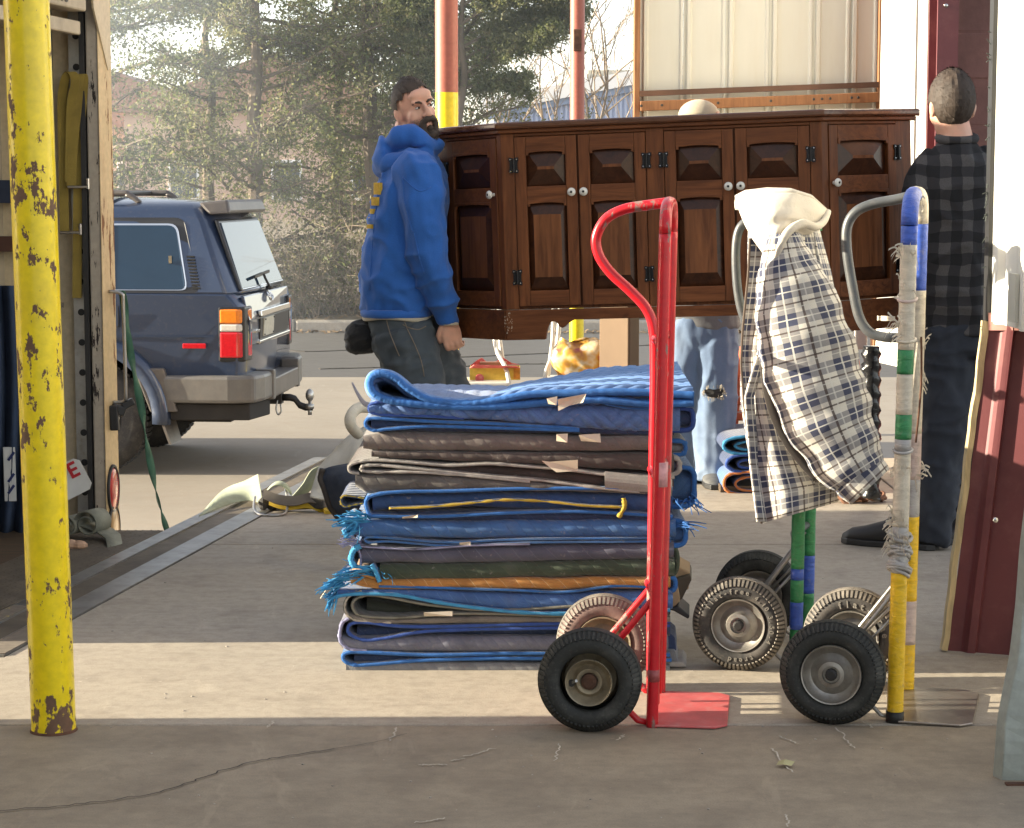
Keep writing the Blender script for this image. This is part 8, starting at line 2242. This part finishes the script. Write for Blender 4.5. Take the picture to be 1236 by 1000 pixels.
b = MB(); ribbon(b, [S_(318, 596, -.06), S_(335, 603, -.08), S_(355, 605, -.08), S_(375, 601, -.06), S_(390, 606, -.04), S_(402, 612, .0)], .045, (0, .6, .8)); b.build('strap', M('brown_webbing', (.14, .12, .10), rough=.8, var=.3), rs, solid=.006, recalc=False)
b = MB(); ribbon(b, [S_(325, 603, -.05), S_(345, 609, -.07), S_(370, 607, -.06), S_(385, 611, -.05), S_(396, 620, -.04)], .05, (0, .5, .86)); b.build('strap', M('yellow_webbing', (.50, .33, .02), rough=.75, var=.25), rs, solid=.006, recalc=False)
b = MB(); b.sphere(up(G(330, 616), .03), (.045, .03, .03), 10, 7); b.bar(up(G(335, 617), .03), up(G(392, 618), .04), .05, .05); b.sphere(up(G(318, 617), .03), (.025, .02, .028), 8, 6); o2 = b.build('ratchet_body', M('dark_webbing', (.05, .045, .042), rough=.7, var=.4, scale=30), rs, bevel=.006)
b = MB(); b.tube(catmull([up(G(308, 616), .055), up(G(307, 620), .02), up(G(314, 623), .006), (up(G(330, 624), .005)), up(G(345, 622), .01), up(G(347, 617), .05), up(G(345, 614), .08)], 6), .006, 8); b.build('wire_hook', m_zinc, rs, smooth=True)
b = MB(); b.bar(up(G(390, 616), .012), up(G(397, 621), .008), .03, .014); b.build('strap_end', M('yellow_webbing2', (.50, .33, .02), rough=.75, var=.25), rs)
# canvas sheet slumped behind the stack
def tarp(u, v):
    px = interp([0, .35, .7, 1], [384, 405, 440, 475], u) - 10 * v * (1 - u); top = interp([0, .3, .55, .8, 1], [566, 545, 523, 510, 505], u); bot = interp([0, .4, 1], [600, 606, 606], u)
    return P(px, top + (bot - top) * v, 8.1 - .3 * v + .012 * math.sin(u * 17 + v * 4) + .015 * math.sin(v * 9 + u * 3) + .02 * mnoise.noise(Vector((u * 6, v * 5, 2))))
b = MB(); b.grid(tarp, 34, 22); o = b.build('canvas_sheet', m_canvas, smooth=True, solid=.006, recalc=False, at=up(P(420, 600, 7.6), 0)); tag(o, 'sunlit pale canvas sheet slumped behind the left side of the stack', 'canvas sheet')
b = MB(); b.tube(catmull([P(432, 524, 7.3), P(424, 515, 7.2), P(423, 503, 7.2), P(432, 493, 7.25), P(446, 492, 7.3)], 6), [.019] * 25, 10); b.build('rolled_corner', m_canvas, o, smooth=True)
b = MB(); b.tube(catmull([P(450, 490, 6.6), P(440, 487, 6.6), P(432, 476, 6.6), P(425, 462, 6.6)], 6), [.010 - .0004 * k for k in range(19)], 8, flat=.35); o = b.build('cloth_tie', M('grey_lavender_tie', (.33, .32, .38), rough=.8), at=P(440, 490, 6.6), smooth=True); tag(o, 'grey cloth tie sticking out left of the two top pads', 'cloth tie')
# navy sack
def sack(u, v):
    px = interp([0, .15, .5, .8, 1], [391, 388, 400, 425, 452], v) + u * interp([0, 1], [70, 60], v); py = interp([0, .3, .65, 1], [566, 590, 628, 658], v) - u * 12
    return P(px, py, 7.45 - .16 * math.sin(u * 2.6) * math.sin(v * 2.8 + .2) - .10 * v + .012 * math.sin(u * 9 + v * 12))
b = MB(); b.grid(sack, 24, 24); o = b.build('navy_sack', M('navy_canvas', (.035, .045, .07), rough=.85, var=.35, scale=8, bump=.4, bscale=90), smooth=True, solid=.010, recalc=False, at=up(P(430, 640, 7.5), 0)); tag(o, 'slumped navy canvas sack with a dark rim left of the pad stack', 'sack')
b = MB(); b.tube([sack(0.0, k / 24) + Vector((-.004, -.008, 0)) for k in range(25)], .011, 8); b.build('sack_rim', M('dark_brown_rim', (.06, .048, .04), rough=.8, var=.3), o, smooth=True)
# clear plastic bag scrap beyond the dock edge
b = MB(); q = G(290, 611, 0.0); q = P(283, 604, 9.4)
b.grid(lambda u, v: P(266 + 36 * u, 612 - 26 * math.sin(u * 2.9) ** .7 * (1 - v) - 2, 9.3 + .12 * v + .02 * math.sin(u * 14 + v * 9)), 16, 8); o = b.build('plastic_scrap', M('white_film', (.68, .68, .68), rough=.3, var=.05), smooth=True, solid=.002, recalc=False, at=P(283, 612, 9.3)); tag(o, 'scrap of white plastic film behind the flat webbing strap', 'plastic scrap')
# ================================================================== thin smoke drifting between the lot and the trees
sm = MB(); sm.bx(-7.2, 1.6, 19.5, 29.2, LOT_Z + .05, 4.6)
t = NT('drifting_smoke'); t.n.remove(t.b)
vp = t.n.new('ShaderNodeVolumePrincipled'); vp.inputs['Color'].default_value = (.78, .88, 1.0, 1); vp.inputs['Anisotropy'].default_value = .25
v = t.co(); a = t.noise(t.scaled(v, (1, .5, .8)), .55, 4, .6, dist=.8); xyz = t.sep(v)
pl = t.math('SUBTRACT', 1.0, t.math('DIVIDE', t.math('ABSOLUTE', t.math('ADD', xyz[0], 1.9)), 2.3), clamp=True)
den = t.math('MULTIPLY', t.ramp(a, [(.38, .0), (.72, 1.0)]), t.math('MULTIPLY_ADD', pl, .036, .0035))
den = t.math('ADD', den, .0022)
t.put(vp.inputs['Density'], den)
t.t.links.new(vp.outputs[0], t.n['Material Output'].inputs['Volume'])
so_ = sm.build('drifting_smoke', t.mat, at=(-2.5, 24, LOT_Z)); tag(so_, 'thin bluish white smoke drifting in front of the cedar trees', 'smoke', kind='stuff')
SC.cycles.volume_step_rate = 4.0
SC.cycles.volume_max_steps = 64
SC.cycles.volume_bounces = 1
